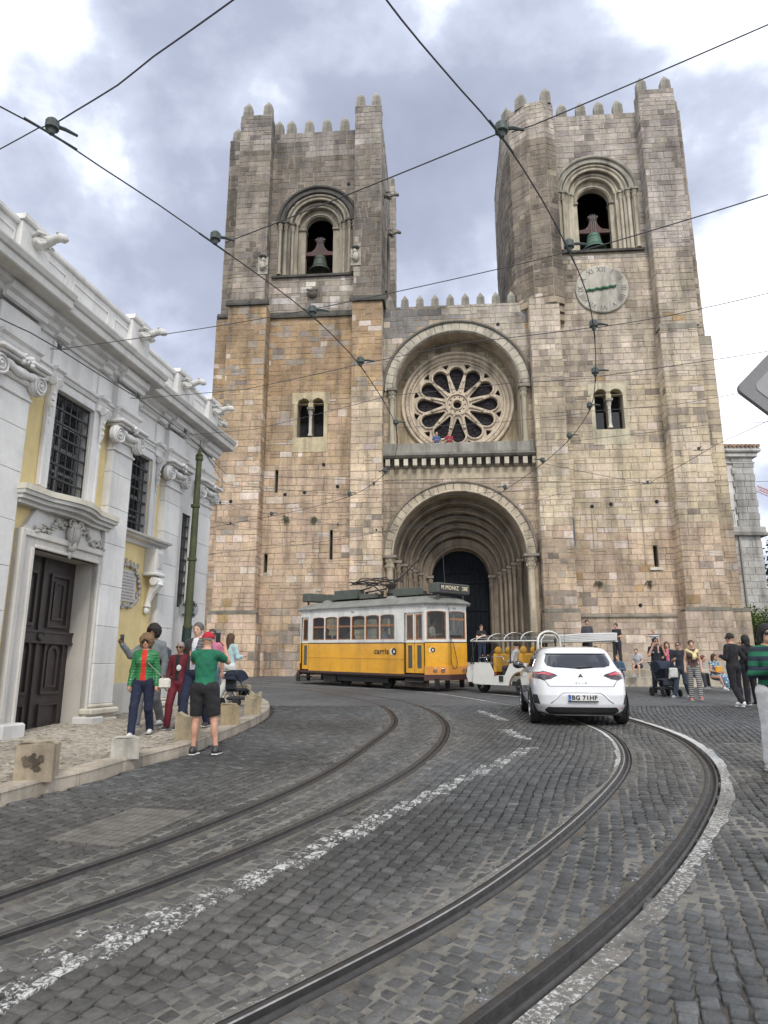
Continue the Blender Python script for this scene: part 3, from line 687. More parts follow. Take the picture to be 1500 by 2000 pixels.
# ---- central bay
C0, C1 = -.1, 8.5
ROSE = (4.2, 16.85); RA = (4.16, 17.17, 3.52); PA = (4.06, 7.6, 3.56)
mbk.plate(rectp(C0,C1,.5,22.45), [archpoly(RA[0],RA[2],RA[1],13.87,32), archpoly(PA[0],PA[2],PA[1],.8,32)], (0,0,0), X3, Z3, (0,1.35,0))
masonry((C0,0),(1,0),C1-C0,.9,22.45,[archhole(RA[0],4.28,RA[1],16.9,C0), archhole(PA[0],4.12,PA[1],7.4,C0), recthole(-.1+C0*0,8.5,12.3,17.0,C0) if False else recthole(.25,8.1,12.3,17.0,C0), recthole(.02,8.1,.8,7.5,C0)], zone='centre')
mbk.box((C0,0,22.3),(C1,1.2,22.45))
# porch side walls and vault
PB = 5.2
mbk.box((C0,1.35,.5),(.42,PB,13)); mbk.box((7.7,1.35,.5),(C1,PB,13)); mbk.box((C0,PB,.5),(C1,PB+.5,13)); 
bk = mbk.build('mortar_core', m_mortar, parent=CH)
# ---- write out the blocks
blocks.sort(key=lambda b: -b[0])
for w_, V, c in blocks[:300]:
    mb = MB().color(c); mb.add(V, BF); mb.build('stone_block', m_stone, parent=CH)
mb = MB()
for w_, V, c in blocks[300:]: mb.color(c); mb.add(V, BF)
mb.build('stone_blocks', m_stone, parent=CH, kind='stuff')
# ---- merlons
mer_c = {}
def merlon(s, d, h, w=.58, th=.44, hh=.72, cap=.52, yaw=0.0):
    key = (w, hh, rnd.randrange(4))
    if key not in mer_c:
        b = MB(); v = rnd.uniform(.8,1.1); b.color((.30*v,.28*v,.235*v))
        x, y = w/2, th/2
        b.add([(-x,-y,-.05),(x,-y,-.05),(x,y,-.05),(-x,y,-.05),(-x,-y,hh*.5),(x,-y,hh*.5),(x,y,hh*.5),(-x,y,hh*.5)], [(0,1,5,4),(1,2,6,5),(2,3,7,6),(3,0,4,7)])
        v = rnd.uniform(.75,1.1); b.color((.34*v,.32*v,.27*v)); x2, y2 = x-.012, y-.012
        b.add([(-x2,-y2,hh*.5),(x2,-y2,hh*.5),(x2,y2,hh*.5),(-x2,y2,hh*.5),(-x2,-y2,hh),(x2,-y2,hh),(x2,y2,hh),(-x2,y2,hh),(-.012,0,hh+cap),(.012,0,hh+cap)],
              [(0,1,5,4),(1,2,6,5),(2,3,7,6),(3,0,4,7),(4,5,9,8),(5,6,9),(6,7,8,9),(7,4,8)])
        o = b.build('merlon', m_stone2, parent=CH); mer_c[key] = o.data; bpy.data.objects.remove(o)
    o = bpy.data.objects.new('merlon', mer_c[key]); COL.objects.link(o); o.parent = CH; o.location = (s, d, h); o.rotation_euler = (0,0,yaw)
for x in (-5.95,-4.8,-3.66,-2.52): merlon(x,.25,34.95)
merlon(-6.75,.25,34.95)
for x in (-8.6,-7.3): merlon(x,-.5,35.75)
merlon(-9.6,.7,35.0); merlon(-8.95,-.1,35.4,.4)
for x in (-1.42,-.44): merlon(x,-.5,35.95,.56)
for y in (1.2,2.3,3.4,4.5,5.6): merlon(-.35,y,34.95,.5,.62)
merlon(.0,7.1,35.9,.5,.62)
for x in (11.05,12.2,13.3,14.45): merlon(x,.25,34.95)
merlon(7.72,.7,35.35,.6,yaw=R(-60)); merlon(8.5,-.35,35.35,.62,yaw=R(-35)); merlon(9.95,-.6,35.35,.6)
merlon(15.72,-.5,35.75); merlon(17.15,-.5,35.75); merlon(17.8,.5,35.1)
for y in (1.5,2.7,3.9,5.1): merlon(17.85,y,35.0,.5,.62)
for k in range(-1,9): merlon(1.22+.89*k,.3,22.45,.46,.4,.5,.42)
# ---- dark string courses and sloped weatherings
DK = (.075,.07,.06)
def ledge(s0, s1, d0, h, p=.16, t=.14, slope=.28, col=DK, dirs='f'):
    mb = MB().color(col)
    mb.prism([(0,0),(-p,0),(-p,t),(0,t+slope)], (s0-(p if 'l' in dirs else 0), d0, h), (0,1,0), Z3, (s1-s0+(p if 'l' in dirs else 0)+(p if 'r' in dirs else 0),0,0))
    return mb.build('string_course', m_stone2, parent=CH)
ledge(-9.02,-6.78,-1.05,22.35,dirs='lr'); ledge(-1.75,-.03,-1.0,22.35,dirs='lr'); ledge(-6.78,-1.75,-.02,22.0,.13,.12,.3); ledge(-10.1,-9.0,.2,22.3,.12,.12,.2)
ledge(-6.8,-1.7,-.04,24.66,.14,.14,.06); ledge(10.2,15.2,-.04,25.42,.14,.14,.06)
ledge(15.3,17.3,-1.0,19.9,.02,.04,.3,(.25,.23,.19)); ledge(17.2,18.25,-.35,19.2,.02,.04,.5,(.3,.28,.22))
for a, b, d in ((-9.2,-6.6,-1.2),(15.1,17.35,-1.25),(8.25,10.05,-.95),(17.35,18.55,-.5)): ledge(a,b,d,4.48,.03,.04,.16,(.16,.15,.12))
for a, b in ((9.98,15.1),): ledge(a,b,-.02,4.3,.10,.05,.1,(.22,.2,.16))
masonry  # noqa
mbr = MB()
def side_ledge(s, d0, d1, h):
    mb = MB().color(DK); mb.box((s,d0,h),(s+.15,d1,h+.15)); mb.build('string_course', m_stone2, parent=CH)
side_ledge(-.03,-1.0,.0,22.35); 
# ---- arches: voussoirs, rolls, orders
SC = (.51,.435,.335)
def vary(c, a=.12): v = rnd.uniform(1-a,1+a); return (c[0]*v, c[1]*v, c[2]*v)
def voussoirs(c, spring, Ro, Ri, d0, d1, nv, col=SC, indiv=True, name='voussoir', j=.02):
    mb = MB()
    for k in range(nv):
        a0 = math.pi*k/nv+.004; a1 = math.pi*(k+1)/nv-.004; o_ = rnd.uniform(-j, j)*.5; V = []
        if indiv: mb = MB()
        mb.color(vary(col)); q = 3
        for i in range(q+1):
            a = a0+(a1-a0)*i/q
            for r_, d_ in ((Ro,d1),(Ro,d0+o_+.01),(Ro-.012,d0+o_),(Ri+.012,d0+o_),(Ri,d0+o_+.01),(Ri,d1)):
                V.append((c+r_*math.cos(a), d_, spring+r_*math.sin(a)))
        F = [(i*6+t+1, i*6+t, (i+1)*6+t, (i+1)*6+t+1) for i in range(q) for t in range(5)]+[(0,1,2,3,4,5),tuple(reversed(range(q*6,q*6+6)))]
        mb.add(V, F)
        if indiv: mb.build(name, m_stone2, parent=CH)
    if not indiv: return mb.build(name, m_stone2, parent=CH)
def roll(c, spring, r_, d, t, sill=None, col=SC, name='arch_roll', n=28):
    mb = MB().color(vary(col,.06)); pts = [(c+r_*math.cos(math.pi*i/n), d, spring+r_*math.sin(math.pi*i/n)) for i in range(n+1)]
    if sill is not None: pts = [(c+r_, d, sill)]+pts+[(c-r_, d, sill)]
    mb.tube(pts, t, 8); return mb.build(name, m_stone2, parent=CH, smooth=True)
def order(c, spring, Ro, Ri, d0, d1, sill, col=SC, name='arch_order', jamb=True):
    """solid N-shaped order: half ring with jambs"""
    n = 28; out = [(Ro*math.cos(math.pi*i/n), spring+Ro*math.sin(math.pi*i/n)) for i in range(n+1)]; inn = [(Ri*math.cos(math.pi*i/n), spring+Ri*math.sin(math.pi*i/n)) for i in range(n+1)]
    if jamb: out = [(Ro,sill)]+out+[(-Ro,sill)]; inn = [(Ri,sill)]+inn+[(-Ri,sill)]
    mb = MB().color(vary(col,.06)); V = []
    for (a, b) in zip(out, inn):
        V += [(c+a[0],d0,a[1]),(c+b[0],d0,b[1]),(c+b[0],d1,b[1]),(c+a[0],d1,a[1])]
    m_ = len(out); F = []
    for i in range(m_-1):
        for t in range(4): F.append((i*4+(t+1)%4, i*4+t, (i+1)*4+t, (i+1)*4+(t+1)%4))
    F += [(0,1,2,3), tuple((m_-1)*4+k for k in (3,2,1,0))]
    mb.add(V, F); return mb.build(name, m_stone2, parent=CH)
def column(s, d, h0, h1, r_, col=SC, cap=.42, name='colonnette', abacus=True, dk=(.25,.22,.18)):
    mb = MB().color(vary(col,.08))
    ch_ = cap
    prof = [(r_*1.5,h0),(r_*1.5,h0+.08),(r_*1.15,h0+.16),(r_,h0+.2),(r_,h1-ch_),(r_*1.15,h1-ch_),(r_*1.15,h1-ch_+.05),(r_*1.0,h1-ch_+.06),(r_*1.35,h1-ch_*.45),(r_*1.7,h1-.08)]
    mb.lathe(prof, (s,d,0), 10)
    for k in range(8):      # leaf knobs of the capital
        a = k*math.pi/4+.2
        for q, rr in ((.72,1.15),(.3,1.5)): mb.sphere((s+r_*rr*math.cos(a), d+r_*rr*math.sin(a), h1-ch_*q), (r_*.32,r_*.32,ch_*.17), 5, 3)
    o = mb.build(name, m_stone2, parent=CH, smooth='auto')
    if abacus:
        b = MB().color(vary(dk)); b.box((s-r_*2.1,d-r_*2.1,h1-.08),(s+r_*2.1,d+r_*2.1,h1+.06)); q = b.build('abacus', m_stone2, parent=o)
    return o
# belfry windows
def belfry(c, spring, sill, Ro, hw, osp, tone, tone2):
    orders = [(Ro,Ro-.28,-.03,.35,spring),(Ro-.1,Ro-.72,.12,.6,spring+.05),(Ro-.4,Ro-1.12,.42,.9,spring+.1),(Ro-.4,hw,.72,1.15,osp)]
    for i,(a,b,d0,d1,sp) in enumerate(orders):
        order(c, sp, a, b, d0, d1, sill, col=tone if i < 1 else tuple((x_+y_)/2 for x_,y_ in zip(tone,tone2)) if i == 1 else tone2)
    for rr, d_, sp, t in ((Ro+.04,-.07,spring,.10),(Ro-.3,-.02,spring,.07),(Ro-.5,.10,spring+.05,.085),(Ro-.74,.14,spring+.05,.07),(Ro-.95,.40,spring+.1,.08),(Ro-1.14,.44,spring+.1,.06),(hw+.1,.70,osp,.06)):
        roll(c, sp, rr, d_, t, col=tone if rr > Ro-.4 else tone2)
    for sg in (-1,1):
        for rr, d_, sp in ((Ro-.14,-.08,spring),(Ro-.46,.05,spring+.05),(Ro-.82,.34,spring+.1)):
            column(c+sg*rr, d_-.03, sill, sp, .095, tone2, .55, dk=tone)
        b = MB().color((.3,.27,.22)); b.box((c+sg*(hw+.3)-.34,.62,osp-.14),(c+sg*(hw+.3)+.34,1.25,osp)); b.build('impost', m_stone2, parent=CH)
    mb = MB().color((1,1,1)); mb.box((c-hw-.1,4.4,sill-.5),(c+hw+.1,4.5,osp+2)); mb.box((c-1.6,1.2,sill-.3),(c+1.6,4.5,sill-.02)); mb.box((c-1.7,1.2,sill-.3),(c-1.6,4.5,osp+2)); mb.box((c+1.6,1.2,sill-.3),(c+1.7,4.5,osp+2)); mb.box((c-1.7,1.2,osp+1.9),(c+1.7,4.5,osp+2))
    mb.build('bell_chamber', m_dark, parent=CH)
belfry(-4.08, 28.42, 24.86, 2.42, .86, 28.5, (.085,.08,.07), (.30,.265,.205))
belfry(12.68, 29.5, 25.6, 2.36, .96, 29.35, (.32,.30,.25), (.44,.39,.30))
# side belfry
mb = MB().color((.2,.18,.15))
for rr, t in ((1.3,.12),(1.1,.1)): mb.tube([(-.1,3.6-rr,24.9)]+[(-.1,3.6-rr*math.cos(math.pi*i/16),28.4+rr*math.sin(math.pi*i/16)) for i in range(17)]+[(-.1,3.6+rr,24.9)], t, 6)
mb.build('arch_roll', m_stone2, parent=CH)
# paired round-headed windows
m_win = M('leaded_glass', (.06,.065,.08), rough=.35, n=.3, ns=8)
def bifora(c, tone, glaz=False):
    for dx in (-.41,.41):
        cx = c+dx; hw = .36
        w = thing('paired_window', None, None); w.parent = CH; w.name = 'window'
        p = MB().color(tone); n = 10; sp = 16.55; Ro = .52
        out = [(Ro*math.cos(math.pi*i/n), sp+Ro*math.sin(math.pi*i/n)) for i in range(n+1)]; inn = [(hw*math.cos(math.pi*i/n), sp+hw*math.sin(math.pi*i/n)) for i in range(n+1)]
        for i in range(n):
            a, b, c_, d_ = out[i], out[i+1], inn[i+1], inn[i]
            p.add([(cx+q[0],-.035,q[1]) for q in (a,b,c_,d_)]+[(cx+q[0],.5,q[1]) for q in (a,b,c_,d_)], [(3,2,1,0),(2,3,7,6),(0,1,5,4)])
        p.build('head_arch', m_stone2, parent=w)
        q = MB().color((.3,.27,.2)); q.box((cx-hw-.02,.95,14.5),(cx+hw+.02,1.0,17)); q.build('window_back', m_dark, parent=w)  # near-black sheet closing the back of the opening
        if glaz:
            q = MB(); q.box((cx-hw,.5,14.56),(cx+hw,.53,15.7)); q.build('pane', m_wgl, parent=w)
    column(c, -.0, 14.6, 16.25, .09, (.55,.52,.45), .36)
    p = MB().color(vary(tone)); p.box((c-.14,-.05,16.25),(c+.14,.5,16.6)); p.build('impost', m_stone2, parent=CH)
    for a, b in ((c-.98,c-.78),(c+.78,c+.98)):
        p = MB().color(vary(tone)); p.box((a,-.03,14.5),(b,.6,16.6)); p.build('jamb', m_stone2, parent=CH)
    p = MB().color(tone); p.plate([(c-1.1,16.55),(c+1.1,16.55),(c+1.1,17.25),(c-1.1,17.25)], [[(c-.41+.5*math.cos(math.pi*i/8),16.56+.5*math.sin(math.pi*i/8)) for i in range(9)],[(c+.41+.39*math.cos(math.pi*i/8),16.56+.5*math.sin(math.pi*i/8)) for i in range(9)]], (0,-.03,0), X3, Z3, (0,.3,0)); p.build('plaster_surround', m_stone2, parent=CH)
    p = MB().color(vary(tone,.05)); p.box((c-1.0,-.04,13.65),(c+1.0,.2,14.52)); p.build('sill', m_stone2, parent=CH)
bifora(-4.22, (.47,.40,.26)); bifora(12.51, (.48,.43,.31), True)
for a, b, h0, h1 in ((-6.15,-5.98,11.33,12.65),(-2.98,-2.82,7.5,9.14),(-6.6,-6.42,6.84,7.85),(14.2,14.42,6.9,8.04)):
    q = MB(); q.box((a-.05,.5,h0-.1),(b+.05,.55,h1+.1)); q.build('slit_window', m_dark, parent=CH)
q = MB().color((.07,.08,.1)); q.box((9.98,-.12,8.1),(10.2,.05,9.58)); q.build('slit_window', M('slate_shutter', (.07,.08,.1), rough=.6), parent=CH)
q = MB().color((.55,.52,.45)); q.box((13.95,-.1,6.72),(14.6,.2,6.86)); q.build('sill', m_stone2, parent=CH)
# ---- rose
RD = 1.45
mb = MB(); nseg = 60
hole = [(ROSE[0]+2.78*math.cos(2*math.pi*i/nseg), ROSE[1]+2.78*math.sin(2*math.pi*i/nseg)) for i in range(nseg)]
mb.color((.44,.37,.25)); mb.plate(rectp(.5,7.9,13.2,21.0), [hole], (0,RD,0), X3, Z3, (0,.5,0)); mb.build('rose_wall', m_stone2, parent=CH)
blocks2 = len(blocks)
bl = []; blocks.clear()
masonry((.55,RD),(1,0),7.2,13.5,20.8,[lambda h: ((ROSE[0]-.55-math.sqrt(max(0,3.3**2-(h-ROSE[1])**2)), ROSE[0]-.55+math.sqrt(max(0,3.3**2-(h-ROSE[1])**2))) if abs(h-ROSE[1]) < 3.3 else None), lambda h: None], colf=lambda s, h: vary((.42,.34,.22) if h < 18.5 else (.26,.22,.16),.08), proud=(.004,.012))
masonry((7.68,0),(0,1),0.01,13,14) if False else None
mb = MB()
for w_, V, c in blocks: mb.color(c); mb.add(V, BF)
mb.build('ashlar', m_stone2, parent=CH, kind='stuff'); blocks.clear()
rose = thing('rose_window', None, None); rose.parent = CH; rose.location = (ROSE[0], RD, ROSE[1])
def ring(prof, name, col, n=64, mat=m_stone2):
    mb = MB().color(col); mb.lathe(prof, (0,0,0), n, 'y'); return mb.build(name, mat, parent=rose, smooth='auto')
RC = (.54,.455,.35)
# profile is (radius, depth) : moulded concentric rings
ring([(3.3,.0),(3.3,-.16),(3.24,-.22),(3.14,-.2),(3.1,-.1),(3.06,-.02)], 'outer_moulding', RC)
ring([(3.06,-.02),(3.02,-.14),(2.94,-.17),(2.86,-.1),(2.84,.02)], 'middle_moulding', vary(RC,.04))
ring([(2.84,.02),(2.8,-.06),(2.72,-.04),(2.7,.12)], 'inner_moulding', vary(RC,.04))
mb = MB().color(vary(RC,.05))
for k in range(72):
    a = 2*math.pi*k/72; mb.sphere((2.9*math.cos(a),-.15,2.9*math.sin(a)), (.045,.05,.045), 5, 3)
mb.build('bead_ornament', m_stone2, parent=rose)
holes = []
for k in range(12):
    a = 2*math.pi*k/12+math.pi/2; u = Vector((math.cos(a), math.sin(a))); v = Vector((-u.y, u.x)); cr_, rr = 1.94, .425
    P_ = [u*.86-v*.05, u*.86+v*.05]+[u*(cr_+rr*math.cos(t))+v*(rr*math.sin(t)) for t in [math.pi*.56-math.pi*1.12*i/12 for i in range(13)]]
    holes.append([(p.x, p.y) for p in P_])
    a2 = a+math.pi/12; u = Vector((math.cos(a2), math.sin(a2))); v = Vector((-u.y, u.x))
    holes.append([tuple(u*2.28), tuple(u*2.56-v*.22), tuple(u*2.6), tuple(u*2.56+v*.22)])
for k in range(10):
    a = 2*math.pi*k/10; holes.append([(.46*math.cos(a)+.055*math.cos(t*math.pi/3), .46*math.sin(a)+.055*math.sin(t*math.pi/3)) for t in range(6)])
holes.append([(.24*math.cos(t*math.pi/6), .24*math.sin(t*math.pi/6)) for t in range(12)])
mb = MB().color(RC); mb.plate([(2.74*math.cos(2*math.pi*i/60), 2.74*math.sin(2*math.pi*i/60)) for i in range(60)], holes, (0,.06,0), X3, Z3, (0,.26,0)); mb.build('tracery', m_stone2, parent=rose)
for k in range(12):
    a = 2*math.pi*k/12+math.pi/2
    mb = MB().color(vary(RC,.06))
    mb.tube([(.40*math.cos(t)+1.92 if 0 else (1.92+.49*math.cos(t))*math.cos(a)-.49*math.sin(t)*math.sin(a), .03, (1.92+.49*math.cos(t))*math.sin(a)+.49*math.sin(t)*math.cos(a)) for t in [math.pi*(-.5+i/12) for i in range(13)]], .07, 6)
    mb.build('petal_moulding', m_stone2, parent=rose, smooth=True)
    a2 = a+math.pi/12; mb = MB().color(vary(RC,.06)); mb.tube([(.72*math.cos(a2),.03,.72*math.sin(a2)),(.8*math.cos(a2),.03,.8*math.sin(a2)),(.82*math.cos(a2),.02,.82*math.sin(a2)),(1.42*math.cos(a2),.02,1.42*math.sin(a2)),(1.44*math.cos(a2),.03,1.44*math.sin(a2)),(1.55*math.cos(a2),.05,1.55*math.sin(a2))], [.08,.08,.045,.045,.08,.1], 6)
    mb.build('spoke', m_stone2, parent=rose, smooth=True)
mb = MB().color(RC); mb.lathe([(.72,.06),(.7,-.03),(.62,-.05),(.6,.02)], (0,0,0), 24, 'y'); mb.lathe([(.36,.06),(.34,-.03),(.27,-.03),(.25,.06)], (0,0,0), 20, 'y'); mb.build('hub', m_stone2, parent=rose, smooth='auto')
mb = MB(); mb.lathe([(2.76,.30),(0.0,.30)], (0,0,0), 40, 'y'); mb.build('stained_glass', M('stained_glass', (.022,.018,.022), rough=.75, n=.6, ns=5, vor=.8, vs=4, spec=.2), parent=rose)
mb = MB().color((.03,.03,.03))
for k in range(12):
    a = 2*math.pi*k/12+math.pi/2
    for q in (1.15,1.4,1.65,1.9,2.15): 
        w_ = .07+.33*(q-.86)/1.06 if q < 1.95 else .34
        mb.tube([(q*math.cos(a)-w_*math.sin(a),.27,q*math.sin(a)+w_*math.cos(a)),(q*math.cos(a)+w_*math.sin(a),.27,q*math.sin(a)-w_*math.cos(a))], .014, 4)
    mb.tube([(.9*math.cos(a),.27,.9*math.sin(a)),(2.3*math.cos(a),.27,2.3*math.sin(a))], .014, 4)
mb.build('lead_bars', m_iron, parent=rose)
# recess round the rose
voussoirs(RA[0], RA[1], 4.12, RA[2], -.06, RD, 25, (.46,.42,.34))
roll(RA[0], RA[1], 4.2, -.08, .09, col=(.14,.13,.11), name='hood_mould')
roll(RA[0], RA[1], 3.62, -.09, .07, col=(.36,.33,.27))
for sg in (-1,1):
    cx = RA[0]+sg*3.82
    column(cx-sg*.12, -.12, 13.9, RA[1], .14, (.42,.38,.29), .62)
    b = MB().color((.42,.37,.28)); b.box((min(cx-.3,cx+.45*sg),.0,13.5),(max(cx-.3*1,cx+.45*sg),RD,RA[1])) if 0 else b.box((cx-.32,.03,13.4),(cx+.42 if sg > 0 else cx+.32,RD,RA[1]-.05)); b.build('jamb', m_stone2, parent=CH)
# balcony on corbels
mb = MB().color((.20,.19,.165)); mb.prism([(0,0),(-.5,.05),(-.62,.16),(-.62,.22),(-.5,.26),(-.5,.34),(0,.34)], (-.1,0,12.98), (0,1,0), Z3, (8.45,0,0)); mb.build('balcony_cornice', m_stone2, parent=CH)
for k in range(8):
    x0 = -.02+k*1.045; mb = MB().color(vary((.27,.255,.22))); mb.box((x0,-.42,13.33),(x0+1.035,-.2,13.87)); mb.build('balcony_slab', m_stone2, parent=CH)
mb = MB().color((.3,.27,.22)); mb.box((0,-.2,13.2),(8.3,RD,13.36)); mb.build('balcony_floor', m_stone2, parent=CH)
for k in range(17):
    x0 = .12+k*.5; mb = MB().color(vary((.52,.47,.38),.1)); mb.prism([(0,0),(-.46,.05),(-.46,.42),(0,.42)], (x0,0,12.55), (0,1,0), Z3, (.24,0,0)); mb.build('corbel', m_stone2, parent=CH)
    mb = MB().color(vary((.16,.15,.12),.2)); mb.box((x0+.25,-.06,12.5),(x0+.49,.02,12.98)); mb.build('corbel_gap_shade', m_stone2, parent=CH)  # dark slab between corbels, the shade there put into its colour
mb = MB().color((.44,.37,.27)); mb.box((-.05,-.05,11.9),(8.3,.05,12.5)) ; mb.build('corbel_band', m_stone2, parent=CH)
# ---- portal
voussoirs(PA[0], PA[1], 4.05, PA[2], -.12, 1.3, 27, (.45,.385,.29))
roll(PA[0], PA[1], 4.12, -.14, .08, col=(.24,.2,.16), name='hood_mould')
roll(PA[0], PA[1], 3.6, -.14, .05, col=(.45,.39,.3))
for sg in (-1,1):
    cx = PA[0]+sg*3.83
    b = MB().color((.42,.35,.26)); b.box((cx-.27,-.1,1.3),(cx+.27,1.3,7.55)); b.build('jamb', m_stone2, parent=CH)
    column(cx-sg*.08, -.22, 1.4, PA[1]-.05, .19, (.45,.39,.29), .7)
    b = MB().color((.12,.11,.09)); b.box((cx+sg*.25-.14,-.12,7.3),(cx+sg*.25+.2,.1,7.62)); b.build('impost', m_stone2, parent=CH)
steps_ = [(3.56,3.25,1.3,2.0,7.55),(3.25,2.98,2.0,2.35,7.45),(2.98,2.72,2.35,2.7,7.32),(2.72,2.46,2.7,3.05,7.2),(2.46,2.2,3.05,3.4,7.08),(2.2,1.66,3.4,3.9,6.95)]
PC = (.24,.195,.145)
for i,(a,b,d0,d1,sp) in enumerate(steps_):
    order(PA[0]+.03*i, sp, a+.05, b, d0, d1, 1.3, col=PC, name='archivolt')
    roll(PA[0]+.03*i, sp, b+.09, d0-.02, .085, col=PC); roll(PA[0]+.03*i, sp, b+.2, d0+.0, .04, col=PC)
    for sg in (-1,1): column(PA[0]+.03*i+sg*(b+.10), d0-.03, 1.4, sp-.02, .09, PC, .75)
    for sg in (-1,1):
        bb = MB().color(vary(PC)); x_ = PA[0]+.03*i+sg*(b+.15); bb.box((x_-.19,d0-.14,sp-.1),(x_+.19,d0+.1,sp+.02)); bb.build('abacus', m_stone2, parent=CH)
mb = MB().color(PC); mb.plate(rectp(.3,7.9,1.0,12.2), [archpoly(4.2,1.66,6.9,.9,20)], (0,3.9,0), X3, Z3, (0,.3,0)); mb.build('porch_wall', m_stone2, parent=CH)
# vault lining
mb = MB(); 
dr = thing('church_door', None, None); dr.parent = CH; dr.name = 'portal_door'; dr.location = (4.2,4.0,0)
m_pd = M('night_blue_door', (.004,.0065,.010), rough=.8, n=.4, ns=3, bump=.3, bs=20, spec=.2)
for k in range(-6,6):
    mb = MB(); mb.box((k*.28+.01,0,1.5),(k*.28+.27,.08,min(6.9+math.sqrt(max(.05,1.66**2-(abs(k+.5)*.28+.1)**2)),9))); mb.build('door_board', m_pd, parent=dr)
mb = MB(); mb.box((-1.66,-.05,5.0),(1.66,0,5.15)); mb.box((-1.66,-.05,6.6),(1.66,0,6.78)); mb.box((-.06,-.06,6.8),(.06,-.01,8.2)); mb.box((-.75,-.06,7.2),(.75,-.01,7.32))
for sx in (-.75,.75): mb.lathe([(0,-.06),(.14,-.05),(.14,-.01)], (sx,0,7.26), 8, 'y')
mb.build('iron_cross', m_pd, parent=dr)
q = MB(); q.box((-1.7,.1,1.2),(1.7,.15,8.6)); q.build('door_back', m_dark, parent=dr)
# ---- clock
ck = thing('tower_clock', None, None); ck.name = 'clock'; ck.parent = CH; ck.location = (12.6,-.06,23.03)
mb = MB().color((.43,.405,.345)); mb.lathe([(1.5,.05),(1.5,-.06),(1.44,-.09),(0,-.09)], (0,0,0), 48, 'y'); mb.build('dial', m_stone2, parent=ck)
m_num = M('numeral_black', (.13,.12,.11), rough=.8); 
for i, s_ in enumerate(['XII','I','II','III','IIII','V','VI','VII','VIII','IX','X','XI']):
    a = R(30*i); ux, uz = math.sin(a), math.cos(a)
    put_text(s_, .46, m_num, ck, frame((1.2*ux,-.10,1.2*uz), (uz,0,-ux), (ux,0,uz)) @ Matrix.Diagonal((.8,1,1,1)), .004, .0, 'numeral')
m_hand = M('verdigris', (.05,.15,.09), rough=.5, metal=.3)
for nm, ang, L_ in (('hour_hand',81,.82),('minute_hand',262,.98)):
    a = R(ang); ux, uz = math.sin(a), math.cos(a); mb = MB(); px_, pz_ = -uz, ux
    pts = [(ux*t*L_+px_*.025*math.sin(t*14), -.15, uz*t*L_+pz_*.025*math.sin(t*14)) for t in [i/16 for i in range(17)]]
    mb.tube(pts, [.05+.03*abs(math.sin(i*.9)) for i in range(16)]+[.01], 6); mb.sphere((0,-.15,0), .09, 8, 5); mb.build(nm, m_hand, parent=ck)
mb = MB().color((.62,.6,.55))
for a in (15,75,135,160,200,240): mb.tube([(0,-.092,0),(1.0*math.sin(R(a)),-.092,1.0*math.cos(R(a)))], .012, 4)
mb.build('dial_joint', m_stone2, parent=ck)
# ---- gargoyles and carved fragments
def gargoyle(par, loc, rz, L=1.0, col=(.3,.28,.24), mat=m_stone2):
    mb = MB().color(col)
    P_ = [(0,0,0),(.18,0,.05),(.4,0,.02),(.6,0,.08),(.78,0,.12),(.9,0,.06),(1.0,0,.0)]
    mb.tube([(p[0]*L,p[1]*L,p[2]*L) for p in P_], [q*L for q in (.16,.2,.15,.11,.12,.13,.05)], 8)
    mb.sphere((.74*L,.08*L,.22*L), .05*L, 6, 4); mb.sphere((.74*L,-.08*L,.22*L), .05*L, 6, 4)
    for sy in (-1,1):
        mb.tube([(.2*L,sy*.12*L,-.0),(.36*L,sy*.16*L,-.14*L),(.5*L,sy*.15*L,-.1*L)], [.08*L,.06*L,.05*L], 6)
        mb.tube([(.12*L,sy*.13*L,.12*L),(.3*L,sy*.22*L,.2*L),(.5*L,sy*.2*L,.1*L)], [.07*L,.06*L,.02*L], 6)
    o = mb.build('gargoyle', mat, parent=par, smooth=True); o.location = loc; o.rotation_euler = (0,0,rz); return o
gargoyle(CH, (-.1,1.3,31.0), 0, .95); gargoyle(CH, (-.1,3.6,29.9), 0, .95)
def relief_figure(s, d, h, fl=1):
    mb = MB().color((.40,.37,.31)); mb.box((s-.3,d-.06,h-.5),(s+.3,d+.02,h+.6)); mb.sphere((s+.05*fl,d-.16,h+.35), (.13,.14,.16), 8, 6); mb.sphere((s,d-.14,h), (.2,.17,.32), 8, 6); mb.tube([(s+.15*fl,d-.2,h+.1),(s+.3*fl,d-.26,h-.05),(s+.1*fl,d-.3,h-.2)], .06, 6)
    mb.color((.1,.1,.09)); mb.sphere((s,d-.12,h+.62), (.24,.2,.09), 8, 4); mb.build('carved_figure', m_stone2, parent=CH, smooth='auto')
relief_figure(-7.15,-.82,25.0,1); relief_figure(-1.6,-.82,25.3,-1)
mb = MB().color((.2,.18,.15)); mb.sphere((-4.3,-.1,23.55), (.3,.25,.3), 8, 6); mb.tube([(-4.6,-.1,23.8),(-4.3,-.35,23.6),(-4.0,-.1,23.8)], .08, 6); mb.build('carved_head', m_stone2, parent=CH, smooth=True)
